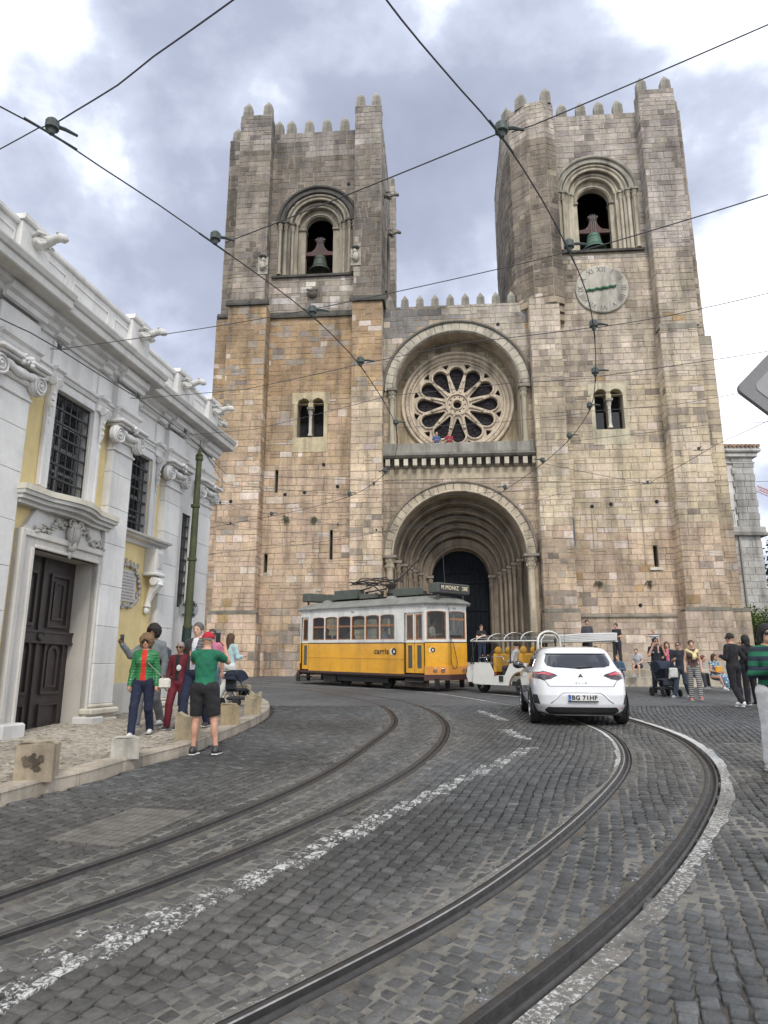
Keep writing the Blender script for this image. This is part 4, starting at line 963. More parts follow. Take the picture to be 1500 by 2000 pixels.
# putlog holes with iron rings
for s_, h_, d_ in ((-5.55,11.2,0),(-4.45,11.3,0),(-2.6,11.6,0),(12.2,10.3,0),(14.6,10.4,0),(13.3,4.9,0),(10.6,3.6,0),(15.8,12.8,-.9),(16.6,8.4,-.9),(-8.3,10.6,-1.05),(-3.4,12.9,0),(11.2,10.2,0),(-5.6,29.8,0),(-2.2,31,0),(2.2,20.9,0),(6.6,21.1,0)):
    mb = MB(); mb.lathe([(.0,-.05),(.07,-.055),(.1,-.05),(.1,.02)], (s_,d_,h_), 8, 'y'); mb.build('putlog_hole', m_dark, parent=CH)
for s_, h0, h1, d_ in ((11.15,6.2,10.1,-.06),(13.75,7.0,10.3,-.06)):
    mb = MB().color((.4,.33,.24)); mb.tube([(s_,d_,h1),(s_+.02,d_,(h0+h1)/2),(s_,d_,h0)], .02, 4); mb.build('conduit', m_stone2, parent=CH)
mb = MB()
for s_, h_ in ((-5.5,9.8),(-3.9,9.75),(11.2,6.0),(13.8,6.0)):
    for k in range(26):
        a = rnd.uniform(0,6.28); q = rnd.uniform(.05,.25); mb.add([(s_,-.05,h_+.15),(s_+q*math.cos(a),-.12-rnd.random()*.1,h_+q*math.sin(a)-.1),(s_+q*math.cos(a)+.05,-.1,h_+q*math.sin(a))], [(0,1,2)])
mb.build('wall_weeds', M('dry_weed', (.07,.075,.04), rough=.9), parent=CH, kind='stuff')
# ---- bells
def bell(c, d, h, r_, col, label, patina):
    t = thing('church_bell', label, 'bell', CH.matrix_basis @ Vector((c,d,h)) if 0 else tuple((Matrix.Translation((0,37,0)) @ Matrix.Rotation(R(-4.6),4,'Z')) @ Vector((c,d,h))), R(-4.6), 'bells in the tower windows')
    mbm = M('bell_bronze', col, rough=.65, metal=.1, n=.35, ns=4, bump=.2)
    mb = MB(); mb.lathe([(0,1.25),(.22,1.24),(.36,1.16),(.42,1.05),(.46,.8),(.50,.55),(.58,.3),(.74,.1),(.80,.0),(.76,.0),(.7,.06),(.5,.3),(.4,.6),(0,1.1)], (0,0,0), 24); mb.xf(Matrix.Scale(r_/.8, 4)); mb.build('bell_body', mbm, parent=t, smooth='auto')
    for z_ in (.9,.32,.14):
        mb = MB(); rr = {.9:.45,.32:.575,.14:.70}[z_]; mb.lathe([(rr,z_-.02),(rr+.025,z_),(rr,z_+.02)], (0,0,0), 24); mb.xf(Matrix.Scale(r_/.8, 4)); mb.build('bell_band', mbm, parent=t)
    mw = M('yoke_wood', (.07,.03,.026), rough=.7, n=.3, ns=5); H_ = 1.25*r_/.8
    poly = [(-.95,0),(.95,0),(.95,.2),(.5,.28),(.3,.5),(.2,.8),(.26,1.0),(.2,1.2),(-.2,1.2),(-.26,1.0),(-.2,.8),(-.3,.5),(-.5,.28),(-.95,.2)]
    mb = MB(); mb.prism(poly, (0,-.12,H_), X3, Z3, (0,.24,0)); mb.build('yoke', mw, parent=t)
    mb = MB()
    for x_ in (-.12,0,.12): mb.box((x_-.025,-.16,H_-.15),(x_+.025,-.12,H_+1.25))
    mb.box((-.2,-.17,H_+.9),(.2,-.13,H_+.95)); mb.build('iron_strap', m_iron, parent=t)
    for sx in (-.24,.24):
        mb = MB(); mb.lathe([(0,-.16),(.08,-.16),(.08,.12)], (sx,0,H_+1.08), 8, 'y'); mb.build('yoke_scroll', mw, parent=t)
    mb = MB(); mb.tube([(0,0,H_*.8),(0,0,-.05)], .03, 6); mb.sphere((0,0,-.02), .1, 8, 6); mb.build('clapper', m_iron, parent=t)
bell(-4.05,.95,25.6,.7,(.06,.075,.06),'dark bronze bell hanging under a red yoke in the left tower window',False)
bell(12.62,.95,26.2,.72,(.085,.16,.12),'green weathered bell under a red yoke in the clock tower window',True)
# ---- stepped terrace in front
LZ = 1.95
def LW(s, d, z): return tuple(Matrix.Translation((0,37,0)) @ Matrix.Rotation(R(-4.6),4,'Z') @ Vector((s,d,z)))
terr = thing('church_terrace', 'pale stone steps and terrace in front of the cathedral', 'steps', (0,37,0), R(-4.6))
mb = MB().color((.34,.31,.26)); mb.prism([(.6,-4.6),(9,-7.2),(20.5,-7.2),(20.5,-.05),(.1,-.05),(.1,5.0),(-.0,5.0)] if 0 else [(.6,-4.6),(9,-7.2),(24,-7.6),(24,5.0),(.2,5.0)], (0,0,.6), X3, Y3, (0,0,LZ-.6)); mb.build('landing', m_stone2, parent=terr)
for k in range(3):
    z1 = LZ-.3*(k+1)+.0; off = .42*(k+1)
    segs = [((.6-off*.3,-4.6-off),(9,-7.2-off)),((9,-7.2-off),(24,-7.6-off))]
    for a, b in segs:
        L_ = math.hypot(b[0]-a[0], b[1]-a[1]); u = 0; dx, dy = (b[0]-a[0])/L_, (b[1]-a[1])/L_
        while u < L_-.05:
            w_ = min(rnd.uniform(.9,1.7), L_-u); g_ = .006; mb = MB().color(vary((.42,.375,.30),.14))
            nx_, ny_ = -dy, dx
            P_ = [(a[0]+dx*(u+g_)+nx_*q, a[1]+dy*(u+g_)+ny_*q) for q in (0,.6)]+[(a[0]+dx*(u+w_-g_)+nx_*q, a[1]+dy*(u+w_-g_)+ny_*q) for q in (.6,0)]
            P_ = [P_[0],P_[3],P_[2],P_[1]]
            mb.add([(p[0],p[1],.5) for p in P_]+[(p[0],p[1],z1-.02) for p in P_]+[(p[0]+(.0 if i in (2,3) else nx_*.02),p[1]+(0 if i in (2,3) else ny_*.02),z1) for i,p in enumerate(P_)], [(0,1,5,4),(1,2,6,5),(3,0,4,7),(4,5,9,8),(5,6,10,9),(7,4,8,11),(8,9,10,11)])
            mb.build('step_block', m_stone2, parent=terr); u += w_
# pale kerb strip left of the tram
mb = MB().color((.5,.47,.4))
for k in range(9):
    a = np.array((-9.6+1.35*k, 33.6-.45*k)); b = a+np.array((1.33,-.443)); mb = MB().color(vary((.45,.42,.35)))
    mb.add([(a[0],a[1],gz(a[1])-.05),(b[0],b[1],gz(b[1])-.05),(b[0]+.1,b[1]+.35,gz(b[1])-.05),(a[0]+.1,a[1]+.35,gz(a[1])-.05),(a[0],a[1],gz(a[1])+.14),(b[0],b[1],gz(b[1])+.14),(b[0]+.1,b[1]+.35,gz(b[1])+.14),(a[0]+.1,a[1]+.35,gz(a[1])+.14)], [(4,5,6,7),(0,1,5,4),(1,2,6,5),(3,0,4,7)])
    mb.build('kerb_stone', m_stone2, parent=terr)
# ================================================================ WHITE CHURCH ON THE LEFT (local: x along the street, -y out to the street)
WC = thing('white_church', 'white and yellow baroque church with brown double door and scroll capitals', 'church', (-8.24,0,0), math.atan2(1,.184))
WCM = Matrix.Translation((-8.24,0,0)) @ Matrix.Rotation(math.atan2(1,.184),4,'Z')
r4 = random.Random(3)
def wv(a=.06, c=(.69,.68,.655)): v = r4.uniform(1-a,1+a*.6); return (c[0]*v, c[1]*v, c[2]*v)
def wb(name, t0, t1, o0, o1, z0, z1, c=None, mat=None, ch=.0, parent=None):   # o0..o1: distance out from the wall
    mb = MB().color(c or wv()); a, b = (t0,-o1,z0), (t1,-o0,z1)
    mb.bbox(a,b,ch) if ch else mb.box(a,b)
    return mb.build(name, mat or m_marble, parent=parent or WC)
def wprof(name, prof, t0, t1, base, z, c=None, endcap=0.0):    # moulding profile [(out, dz)], run along the wall
    mb = MB().color(c or wv(.03)); n = len(prof)
    V = [(t0,-(base+o),z+dz) for o,dz in prof]+[(t1,-(base+o),z+dz) for o,dz in prof]
    if endcap:
        V = [(t0-o*endcap,-(base+o),z+dz) for o,dz in prof]+[(t1+o*endcap,-(base+o),z+dz) for o,dz in prof]
        V += [(t1+o*endcap, 1.0, z+dz) for o,dz in prof]; V += [(t0-o*endcap, 1.0, z+dz) for o,dz in prof]
    F = [(i+1,i,n+i,n+i+1) for i in range(n-1)]
    if endcap: F += [(n+i+1,n+i,2*n+i,2*n+i+1) for i in range(n-1)]+[(3*n+i+1,3*n+i,i,i+1) for i in range(n-1)]
    F += [tuple(range(n)), tuple(range(2*n-1,n-1,-1))]
    mb.add(V, F); return mb.build(name, m_marble, parent=WC)
W0, W1, W2 = 5.0, 14.62, 19.3
P1 = -.30      # second bay stands back
# walls with openings
mb = MB(); mb.plate(rectp(W0,W1,.2,7.0), [rectp(11.82,13.84,.3,3.68), rectp(12.08,13.25,4.72,6.62)], (0,0,0), X3, Z3, (0,.5,0)); mb.build('wall', m_yellow, parent=WC)
mb = MB(); mb.plate(rectp(W1,W2-.46,.2,7.0), [rectp(15.1,16.12,4.6,6.5), rectp(17.84,18.3,3.15,5.6)], (0,.3,0), X3, Z3, (0,.5,0)); mb.build('wall', m_yellow, parent=WC)
mb = MB().color(WHITE); mb.box((W0,.5,.2),(W1,1.0,8.9)) if 0 else None
mb = MB().color((.6,.58,.54)); mb.box((W2-.45,.28,.2),(W2,9,7.4)); mb.box((W0,8.8,.2),(W2,9,8.6)); mb.box((W0,.9,8.2),(W2,9,8.5)); mb.build('side_wall', m_marble, parent=WC)
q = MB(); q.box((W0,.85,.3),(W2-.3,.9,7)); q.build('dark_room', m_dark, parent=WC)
# pilasters built of slabs
def pilaster(t0, t1, base, out, z0=.95, z1=6.25, slab=.78, jamb=None):
    p = thing('pilaster', None, None); p.parent = WC
    z = z0
    while z < z1-.05:
        zz = min(z1, z+slab*r4.uniform(.92,1.08)); zz = z1 if z1-zz < .2 else zz
        o = wb('slab', t0, t1, base-.02, base+out+r4.uniform(-.002,.002), z+.003, zz-.003, parent=p, ch=.006); z = zz
    for a,b,c_,d in ((.0,.10,.14,.0),(.10,.24,.09,.0),(.24,.3,.05,0),(.3,.42,.11,0),(.42,.5,.03,0)):
        g_ = gz(t0)+.1
        wb('base_moulding', t0-c_, t1+c_, base-.02, base+out+c_, z0-.5+a, z0-.5+b, parent=p, ch=.03, c=wv(.06,(.6,.56,.47)))
    wb('plinth', t0-.2, t1+.2, base-.02, base+out+.2, .1, z0-.5, parent=p, ch=.01, c=wv(.06,(.55,.52,.45)))
    wb('astragal', t0-.03, t1+.03, base, base+out+.04, z1-.24, z1-.19, parent=p, ch=.012)
    return p
def spiral(mb, c, r0, sgn=1, y=0, turns=2.2, th=.022, n=26):
    pts = []
    for i in range(n+1):
        f = i/n; r_ = r0*(1-f*.86); a = sgn*(f*turns*2*math.pi)-math.pi/2
        pts.append((c[0]+r_*math.cos(a), y, c[1]+r_*math.sin(a)))
    mb.tube(pts, [th*(1-.5*i/n) for i in range(n+1)], 5)
def capital(p, t0, t1, base, out, z=6.25):
    c = thing('scroll_capital', None, None); c.parent = p; o_ = base+out
    wb('echinus', t0-.02, t1+.02, base, o_+.08, z, z+.14, parent=c, ch=.03)
    for tx, sg in ((t0+.02,-1),(t1-.02,1)):
        mb = MB().color(wv(.04)); mb.lathe([(0,-.0),(.16,-.0),(.19,.03),(.19,.12),(0,.12)], (tx+sg*.06, -(o_+.14), z+.08), 16, 'y')
        spiral(mb, (tx+sg*.06, z+.08), .17, -sg, -(o_+.155)); mb.sphere((tx+sg*.06,-(o_+.165),z+.08), .03, 6, 4)
        mb.build('volute', m_marble, parent=c, smooth='auto')
    mb = MB().color(wv(.04)); n = 8
    mb.tube([(t0+.08+(t1-t0-.16)*i/n, -(o_+.12), z+.17-.05*math.sin(math.pi*i/n)) for i in range(n+1)], [.06,.075,.06,.08,.085,.08,.06,.075,.06], 8); mb.build('egg_band', m_marble, parent=c, smooth=True)
    mb = MB().color(wv(.04)); tm = (t0+t1)/2
    for i in range(9): mb.sphere((tm+r4.uniform(-.1,.1), -(o_+.2+r4.uniform(0,.06)), z+.3+r4.uniform(-.06,.08)), r4.uniform(.03,.055), 6, 4)
    mb.build('flower', m_marble, parent=c, smooth=True)
    wb('abacus', t0-.17, t1+.17, base, o_+.26, z+.31, z+.38, parent=c, ch=.02); wb('abacus', t0-.12, t1+.12, base, o_+.2, z+.26, z+.31, parent=c, ch=.02)
for a, b, base, two in ((10.4,11.28,0,1),(13.85,14.6,0,0),(16.68,17.5,P1,0),(18.5,19.3,P1,0)):
    p = pilaster(a,b,base,.16); capital(p,a,b,base,.16)
    if a == 10.4: wb('slab', 11.28, 11.38, -.02, .07, .5, 6.5, parent=p)
pilaster(8.9,9.7,0,.16)
wb('ashlar_panel', 17.5, 18.5, P1-.05, P1+.05, 5.6, 6.9); wb('ashlar_panel', 17.5, 18.5, P1-.05, P1+.05, .3, 3.15)
for z in (1.2,2.1): pass
wb('ashlar_panel', 17.5, 17.84, P1-.05, P1+.05, 3.15, 5.6); wb('ashlar_panel', 18.3, 18.5, P1-.05, P1+.05, 3.15, 5.6)
wb('dado', 14.6, 16.85, P1-.02, P1+.04, .2, 1.32, c=(.55,.53,.48), ch=.01); wb('dado', 14.6, 16.85, P1, P1+.1, .2, .62, c=(.5,.48,.43), ch=.02)
wb('dado', 9.7, 10.6, -.02, .05, .2, 1.3)
# entablature, breaking forward over the pilasters
for t0, t1, base in ((W0,W1+.1,0),(W1+.1,W2,P1)):
    wb('architrave', t0, t1, base-.05, base+.06, 6.64, 6.78); wprof('architrave_moulding', [(0,0),(.07,0),(.07,.05),(.1,.05),(.1,.1),(.14,.12),(.14,.17),(0,.17)], t0, t1, base, 6.78)
    wb('frieze', t0, t1, base-.05, base+.05, 6.95, 7.5)
    wprof('bed_moulding', [(0,0),(.1,.0),(.12,.06),(.2,.1),(.22,.18),(.34,.22),(.36,.3),(0,.3)], t0, t1, base, 7.5)
def ressaut(t0, t1, base, o_=.2):
    wb('architrave_block', t0-.04, t1+.04, base, base+o_, 6.64, 6.95, ch=.012); wb('frieze_block', t0-.04, t1+.04, base, base+o_-.03, 6.95, 7.45)
    wprof('bed_moulding', [(0,0),(.03,.0),(.05,.07),(.12,.1),(.13,.16),(0,.16)], t0-.05, t1+.05, base+o_-.02, 6.8, endcap=.0)
    wprof('bed_moulding', [(0,0),(.06,.02),(.08,.1),(.16,.14),(.18,.26),(0,.26)], t0-.08, t1+.08, base+o_, 7.5)
for a,b,base in ((10.4,11.28,0),(13.85,14.6,0),(16.68,17.5,P1),(18.5,19.3,P1),(11.86,12.04,0),(13.29,13.46,0),(15.0,15.2,P1),(16.2,16.4,P1)):
    ressaut(a, b, base, .2 if b-a > .3 else .12)
COR = [(-.35,0),(-.02,0),(0,.02),(0,.15),(.04,.17),(.08,.25),(.08,.28),(-.35,.32)]
for t0, t1, o_ in ((W0,11.45,.66),(11.45,14.97,.58),(14.97,19.62,.32)):
    mb = MB().color(wv(.03)); n = len(COR)
    mb.color((.6,.585,.55)); pts = [(o_+a, 7.8+b) for a,b in COR]; pts = [(-.3,7.8)]+pts[1:-1]+[(-.3,8.14)]
    V = [(t0,-a,b) for a,b in pts]+[(t1,-a,b) for a,b in pts]; n = len(pts)
    mb.add(V, [(i,(i+1)%n,n+(i+1)%n,n+i) for i in range(n)]+[tuple(range(n-1,-1,-1)), tuple(range(n,2*n))])
    mb.build('cornice', m_marble, parent=WC)
    mb = MB().color((.12,.12,.12)); mb.box((t0,-o_-.05,8.10),(t1-.01,-o_+.05,8.13)) ; 
mb = MB().color((.6,.585,.55)); mb.box((W2-.3,.2,7.8),(W2+.3,9,8.1)); mb.build('cornice', m_marble, parent=WC)
# parapet with recessed panels, pedestals and spouts
def parapet(t0, t1, o_, top):
    wb('parapet', t0, t1, o_-.5, o_, 8.05, top-.1); wprof('coping', [(-.5,0),(.05,0),(.07,.03),(.07,.09),(-.5,.1)], t0, t1, o_, top-.1)
    n = max(1, round((t1-t0)/1.5))
    for i in range(n):
        a = t0+(t1-t0)*i/n+.1; b = t0+(t1-t0)*(i+1)/n-.1
        for q in ((a,b,8.34,8.38),(a,b,top-.27,top-.23),(a,a+.035,8.38,top-.27),(b-.035,b,8.38,top-.27)): wb('panel_moulding', q[0], q[1], o_, o_+.02, q[2], q[3])
parapet(W0, W1+.3, .04, 9.12); parapet(W1+.3, W2+.05, -.25, 9.14)
for i,(a, b, o_, top) in enumerate(((7.1,7.8,.15,9.2),(10.6,11.35,.15,9.2),(14.15,14.92,.15,9.24),(16.85,17.5,-.12,9.2),(18.75,19.38,-.12,9.2))):
    wb('parapet_pedestal', a, b, o_-.5, o_, 8.05, top-.1, ch=.01); wprof('coping', [(-.5,0),(.05,0),(.07,.03),(.07,.1),(-.5,.12)], a-.03, b+.03, o_, top-.1)
    if i:
        g = gargoyle(WC, ((a+b)/2,-o_+.05,top-.34), -math.pi/2, .66, (.58,.57,.54), m_marble)
        wb('panel_moulding', a+.12, b-.12, o_, o_+.015, 8.35, 8.5)
gargoyle(WC, (W2+.1,.35,8.72), -R(20), .66, (.58,.57,.54), m_marble)
# windows
def grille_window(t0, t1, z0, z1, base, nx_, nz_):
    w = thing('window', None, None); w.parent = WC
    mb = MB(); mb.box((t0-.03,-base+.2,z0-.03),(t1+.03,-base+.21,z1+.03)); mb.build('pane', m_wgl, parent=w)
    mb = MB(); 
    for i in range(3): x = t0+(t1-t0)*(i+.0)/2; mb.box((x-.04,-base+.17,z0),(x+.04,-base+.2,z1))
    for i in range(5): z = z0+(z1-z0)*i/4; mb.box((t0,-base+.165,z-.03),(t1,-base+.195,z+.03))
    mb.build('sash', M('window_sash', (.25,.26,.26), rough=.6), parent=w)
    for i in range(nx_+1):
        x = t0+(t1-t0)*i/nx_; mb = MB(); mb.tube([(x,-base-.0,z0),(x,-base-.0,z1)], .014, 5); mb.build('grille_bar', m_iron, parent=w)
    for i in range(nz_+1):
        z = z0+(z1-z0)*i/nz_; mb = MB(); mb.box((t0,-base-.02,z-.018),(t1,-base+.02,z+.018)); mb.build('grille_bar', m_iron, parent=w)
    mb = MB()
    for i in range(int((t1-t0)/.05)): x = t0+.05*i; mb.tube([(x,-base+.08,z0),(x,-base+.08,z1)], .003, 3, cap=False)
    for i in range(int((z1-z0)/.05)): z = z0+.05*i; mb.tube([(t0,-base+.08,z),(t1,-base+.08,z)], .003, 3, cap=False)
    mb.build('wire_mesh', m_iron, parent=w, kind='stuff')
    return w
for a_, b_, z0_, z1_, y_ in ((12.08,13.25,4.72,6.62,0),(15.1,16.12,4.6,6.5,.3),(17.84,18.3,3.15,5.6,.3)):
    mb = MB().color((.6,.585,.55)); w_ = .012; mb.box((a_,y_+.002,z0_),(a_+w_,y_+.49,z1_)); mb.box((b_-w_,y_+.002,z0_),(b_,y_+.49,z1_)); mb.box((a_+w_,y_+.002,z1_-w_),(b_-w_,y_+.49,z1_)); mb.box((a_+w_,y_+.002,z0_),(b_-w_,y_+.49,z0_+w_)); mb.build('window_reveal', m_marble, parent=WC)
grille_window(12.10,13.23,4.74,6.60,-.05,6,7); grille_window(15.1,16.12,4.62,6.48,P1-.05,6,7); grille_window(17.84,18.3,3.2,5.6,P1+.0,3,8)
def surround(t0, t1, z0, z1, base, w=.2):
    for a,b,c_,d in ((t0-w,t0,z0,z1+w),(t1,t1+w,z0,z1+w),(t0,t1,z1,z1+w)): wb('window_frame', a, b, base-.15, base+.07, c_, d, ch=.01)
    for a,b,c_,d in ((t0-w-.05,t0-w+.02,z0,z1+w+.05),(t1+w-.02,t1+w+.05,z0,z1+w+.05),(t0-w,t1+w,z1+w-.02,z1+w+.05)): wb('window_frame', a, b, base, base+.1, c_, d, ch=.015)
    for tx in (t0-w-.0, t1+w+.0):       # scrolled consoles either side of the head
        mb = MB().color(wv(.04)); zt = z1+.12
        mb.tube([(tx,-(base+.1),zt),(tx,-(base+.2),zt-.08),(tx,-(base+.14),zt-.2),(tx,-(base+.1),zt-.38),(tx,-(base+.12),zt-.55),(tx,-(base+.09),zt-.72)], [.06,.1,.07,.045,.055,.03], 8)
        mb.lathe([(0,-.09),(.08,-.09),(.085,.09),(0,.09)], (tx,-(base+.17),zt-.08), 12, 'x'); mb.sphere((tx,-(base+.1),zt-.82), (.03,.03,.07), 6, 4)
        for q in (.3,.42,.54): mb.sphere((tx-.02,-(base+.16),zt-q), .035, 5, 4)
        mb.build('console', m_marble, parent=WC, smooth='auto')
surround(12.08,13.25,4.72,6.62,0); surround(15.08,16.14,4.6,6.5,P1)
# balcony-like ledge over the door, bowed in the middle
out = []; n = 24; a_, b_ = 11.25, 14.0
def bow(u): return .30+.17*max(0, math.cos((u-.5)*math.pi*1.9))**1 if abs(u-.5) < .26 else .30
pts = [(a_,-.0)]+[(a_+(b_-a_)*i/n, -(bow(i/n)+.03*(1-abs(2*i/n-1)))) for i in range(n+1)]+[(b_,0)]
for nm, z0, z1, k, cc in (('ledge_slab',4.5,4.6,1.12,(.62,.58,.48)),('ledge_moulding',4.43,4.5,1.04,(.5,.49,.46)),('ledge_moulding',4.36,4.43,.85,(.56,.55,.52)),('ledge_moulding',4.29,4.36,.6,(.56,.55,.52))):
    mb = MB().color(cc); mid = (a_+b_)/2; mb.prism([(mid+(x-mid)*(.9+.1*k), y*k) for x,y in pts], (0,0,z0), X3, Y3, (0,0,z1-z0)); mb.build(nm, m_marble, parent=WC)
# carved overdoor panel
mb = MB().color((.58,.57,.54)); mb.prism([(11.55,3.84),(14.0,3.84),(13.9,3.95),(13.75,4.29),(11.85,4.29),(11.65,3.98)], (0,-.0,0), X3, Z3, (0,-.09,0)); mb.build('overdoor_panel', m_marble, parent=WC)
mb = MB().color((.5,.48,.44)); tm = 12.83
mb.sphere((tm,-.16,4.05), (.17,.1,.22), 10, 7); mb.sphere((tm,-.15,3.82), (.1,.09,.13), 8, 6); mb.sphere((tm,-.12,3.66), (.05,.05,.1), 6, 5)
spiral(mb, (tm-.12,4.2), .12, 1, -.2, 1.6, .03); spiral(mb, (tm+.14,4.2), .1, -1, -.2, 1.6, .03)
for i in range(5): mb.tube([(tm+.04*(i-2),-.24,4.15),(tm+.05*(i-2),-.25,4.0),(tm+.035*(i-2),-.2,3.8)], .015, 4)
mb.build('shell_cartouche', m_marble, parent=WC, smooth=True)
mb = MB()
for sg in (-1,1):
    for i in range(60):
        u = i/59; x = tm+sg*(.25+.78*u)+r4.uniform(-.03,.03); z = 4.12-.27*u*u+.06*math.sin(u*9)+r4.uniform(-.07,.07); mb.color(wv(.1,(.46,.44,.4)))
        mb.sphere((x,-.1-r4.random()*.05,z), (r4.uniform(.02,.05),.035,r4.uniform(.02,.045)), 5, 4)
mb.build('flower_garland', m_marble, parent=WC, smooth=True, kind='stuff')
# door case and door
for a,b,c_,d,o0,o1 in ((11.55,11.88,.3,3.84,-.0,.1),(13.78,13.96,.3,3.84,-.0,.1),(11.88,13.78,3.62,3.84,0,.1),(11.5,11.6,.3,3.9,.0,.15),(11.6,13.96,3.79,3.9,0,.15),(11.80,11.88,.4,3.62,0,.13),(13.78,13.84,.4,3.62,0,.13),(11.88,13.78,3.62,3.68,0,.13)):
    wb('door_frame', a, b, o0-.02, o1, c_, d, ch=.012, c=wv(.05,(.6,.575,.53)))
mb = MB().color((.5,.47,.42)); mb.box((13.78,0,.3),(13.838,.5,3.62)); mb.box((11.822,0,.3),(11.88,.5,3.62)); mb.box((11.822,0,3.62),(13.838,.5,3.678)); mb.build('door_reveal', m_marble, parent=WC)
wb('door_base', 13.70, 14.1, -.1, .32, .40, .72, ch=.02); wb('door_base', 13.75, 14.05, -.1, .25, .15, .42, ch=.02)
wb('door_base', 11.35, 11.9, -.1, .32, .46, .75, ch=.03); wb('door_base', 11.42, 11.85, -.1, .26, .1, .46, ch=.02)
wb('door_step', 11.4, 14.0, -.5, .2, .25, .48, ch=.02, c=(.5,.47,.4)); wb('door_step', 11.2, 14.0, -.1, .38, .2, .40, ch=.02, c=(.45,.42,.35))
dor = thing('double_door', None, None); dor.parent = WC; dor.name = 'door'
for k, (a, b) in enumerate(((11.88,12.83),(12.84,13.78))):
    mb = MB(); mb.box((a,.38,.48),(b,.45,3.62)); o = mb.build('door_leaf', m_door, parent=dor)
    for (z0, z1, arch) in ((2.35,3.35,False),(1.15,2.0,True),(.6,.98,False)):
        x0, x1 = a+.2, b-.16
        mb = MB()
        if arch: P_ = [(x0,z0),(x1,z0),(x1,z1)]+[((x0+x1)/2+(x1-x0)/2*math.cos(t), z1+.22*math.sin(t)) for t in [math.pi*i/10 for i in range(1,10)]]+[(x0,z1)]
        else: P_ = [(x0,z0),(x1,z0),(x1,z1),(x0,z1)]
        cx_, cz_ = (x0+x1)/2, (z0+z1)/2; Q_ = [(cx_+(x-cx_)*.82, cz_+(z-cz_)*.88) for x,z in P_]
        mb.plate(P_, [Q_], (0,.38,0), X3, Z3, (0,-.05,0)); mb.build('panel_moulding', m_door, parent=o)
        if z1-z0 > .5:
            Q2 = [(cx_+(x-cx_)*.55, cz_+(z-cz_)*.72) for x,z in P_]; Q3 = [(cx_+(x-cx_)*.35, cz_+(z-cz_)*.62) for x,z in P_]
            mb = MB(); mb.plate(Q2, [Q3], (0,.38,0), X3, Z3, (0,-.03,0)); mb.build('raised_panel', m_door, parent=o)
mb = MB(); mb.box((11.88,.30,2.08),(13.78,.38,2.25)); mb.box((11.88,.28,2.05),(13.78,.38,2.09)); mb.box((11.88,.28,2.24),(13.78,.38,2.28)); mb.lathe([(.0,-.03),(.05,-.03),(.07,-.01),(.09,-.03),(.1,.02)], (12.83,.3,2.165), 12, 'y'); mb.box((12.79,.33,.5),(12.87,.38,3.6)); mb.build('door_rail', m_door, parent=dor)
# ledge, bracket and inscription beside the pilaster
wprof('window_ledge', [(0,0),(.05,0),(.1,.08),(.22,.1),(.24,.14),(.34,.15),(.36,.19),(0,.2)], 14.75, 16.85, P1, 4.38)
bk_ = thing('bracket', None, None); bk_.parent = WC; bk_.name = 'stone_bracket'
wb('bracket_block', 16.2, 16.55, P1, P1+.3, 3.8, 4.36, ch=.01, parent=bk_); wb('bracket_block', 16.15, 16.6, P1, P1+.36, 3.72, 3.8, ch=.02, parent=bk_); wb('bracket_panel', 16.27, 16.48, P1+.3, P1+.32, 3.9, 4.25, parent=bk_, c=(.5,.49,.46))
mb = MB().color(wv(.04)); mb.tube([(16.375,-(P1+.24),3.62),(16.375,-(P1+.3),3.55),(16.375,-(P1+.16),3.35),(16.375,-(P1+.08),3.15),(16.375,-(P1+.07),3.02)], [.12,.15,.09,.06,.09], 8); mb.lathe([(0,-.17),(.1,-.17),(.1,.17),(0,.17)], (16.375,-(P1+.27),3.6), 12, 'x'); mb.sphere((16.375,-(P1+.06),2.93), (.1,.06,.1), 8, 5); mb.build('bracket_scroll', m_marble, parent=bk_, smooth='auto')
pl = thing('plaque', None, None); pl.parent = WC; pl.name = 'inscription_plaque'
wb('tablet', 14.98, 15.86, P1, P1+.04, 3.06, 3.76, parent=pl, c=(.52,.5,.48))
mb = MB()
for r_ in range(9):
    x = 15.05
    while x < 15.78: w_ = r4.uniform(.02,.05); mb.box((x,-(P1+.043),3.68-r_*.07-.014),(x+w_,-(P1+.041),3.68-r_*.07+.014)); x += w_+r4.choice((.012,.012,.03))
mb.build('engraved_lines', M('engraving', (.25,.22,.19)), parent=pl, kind='stuff')
mb = MB(); 
for i in range(70):
    a = 2*math.pi*i/70; x = 15.42+.54*math.cos(a); z = 3.41+.47*math.sin(a); x = 15.42+(x-15.42)*1.05; mb.color(wv(.12,(.42,.4,.37)))
    mb.sphere((x+r4.uniform(-.03,.03),-(P1+.04+r4.random()*.05),z+r4.uniform(-.04,.04)), (r4.uniform(.025,.06),.04,r4.uniform(.025,.06)), 6, 4)
for i in range(6): spiral(mb, (15.0+.16*i,3.93+.03*math.sin(i)), .06, 1 if i%2 else -1, -(P1+.08), 1.3, .018, 12)
mb.build('scroll_frame', m_marble, parent=pl, smooth=True)
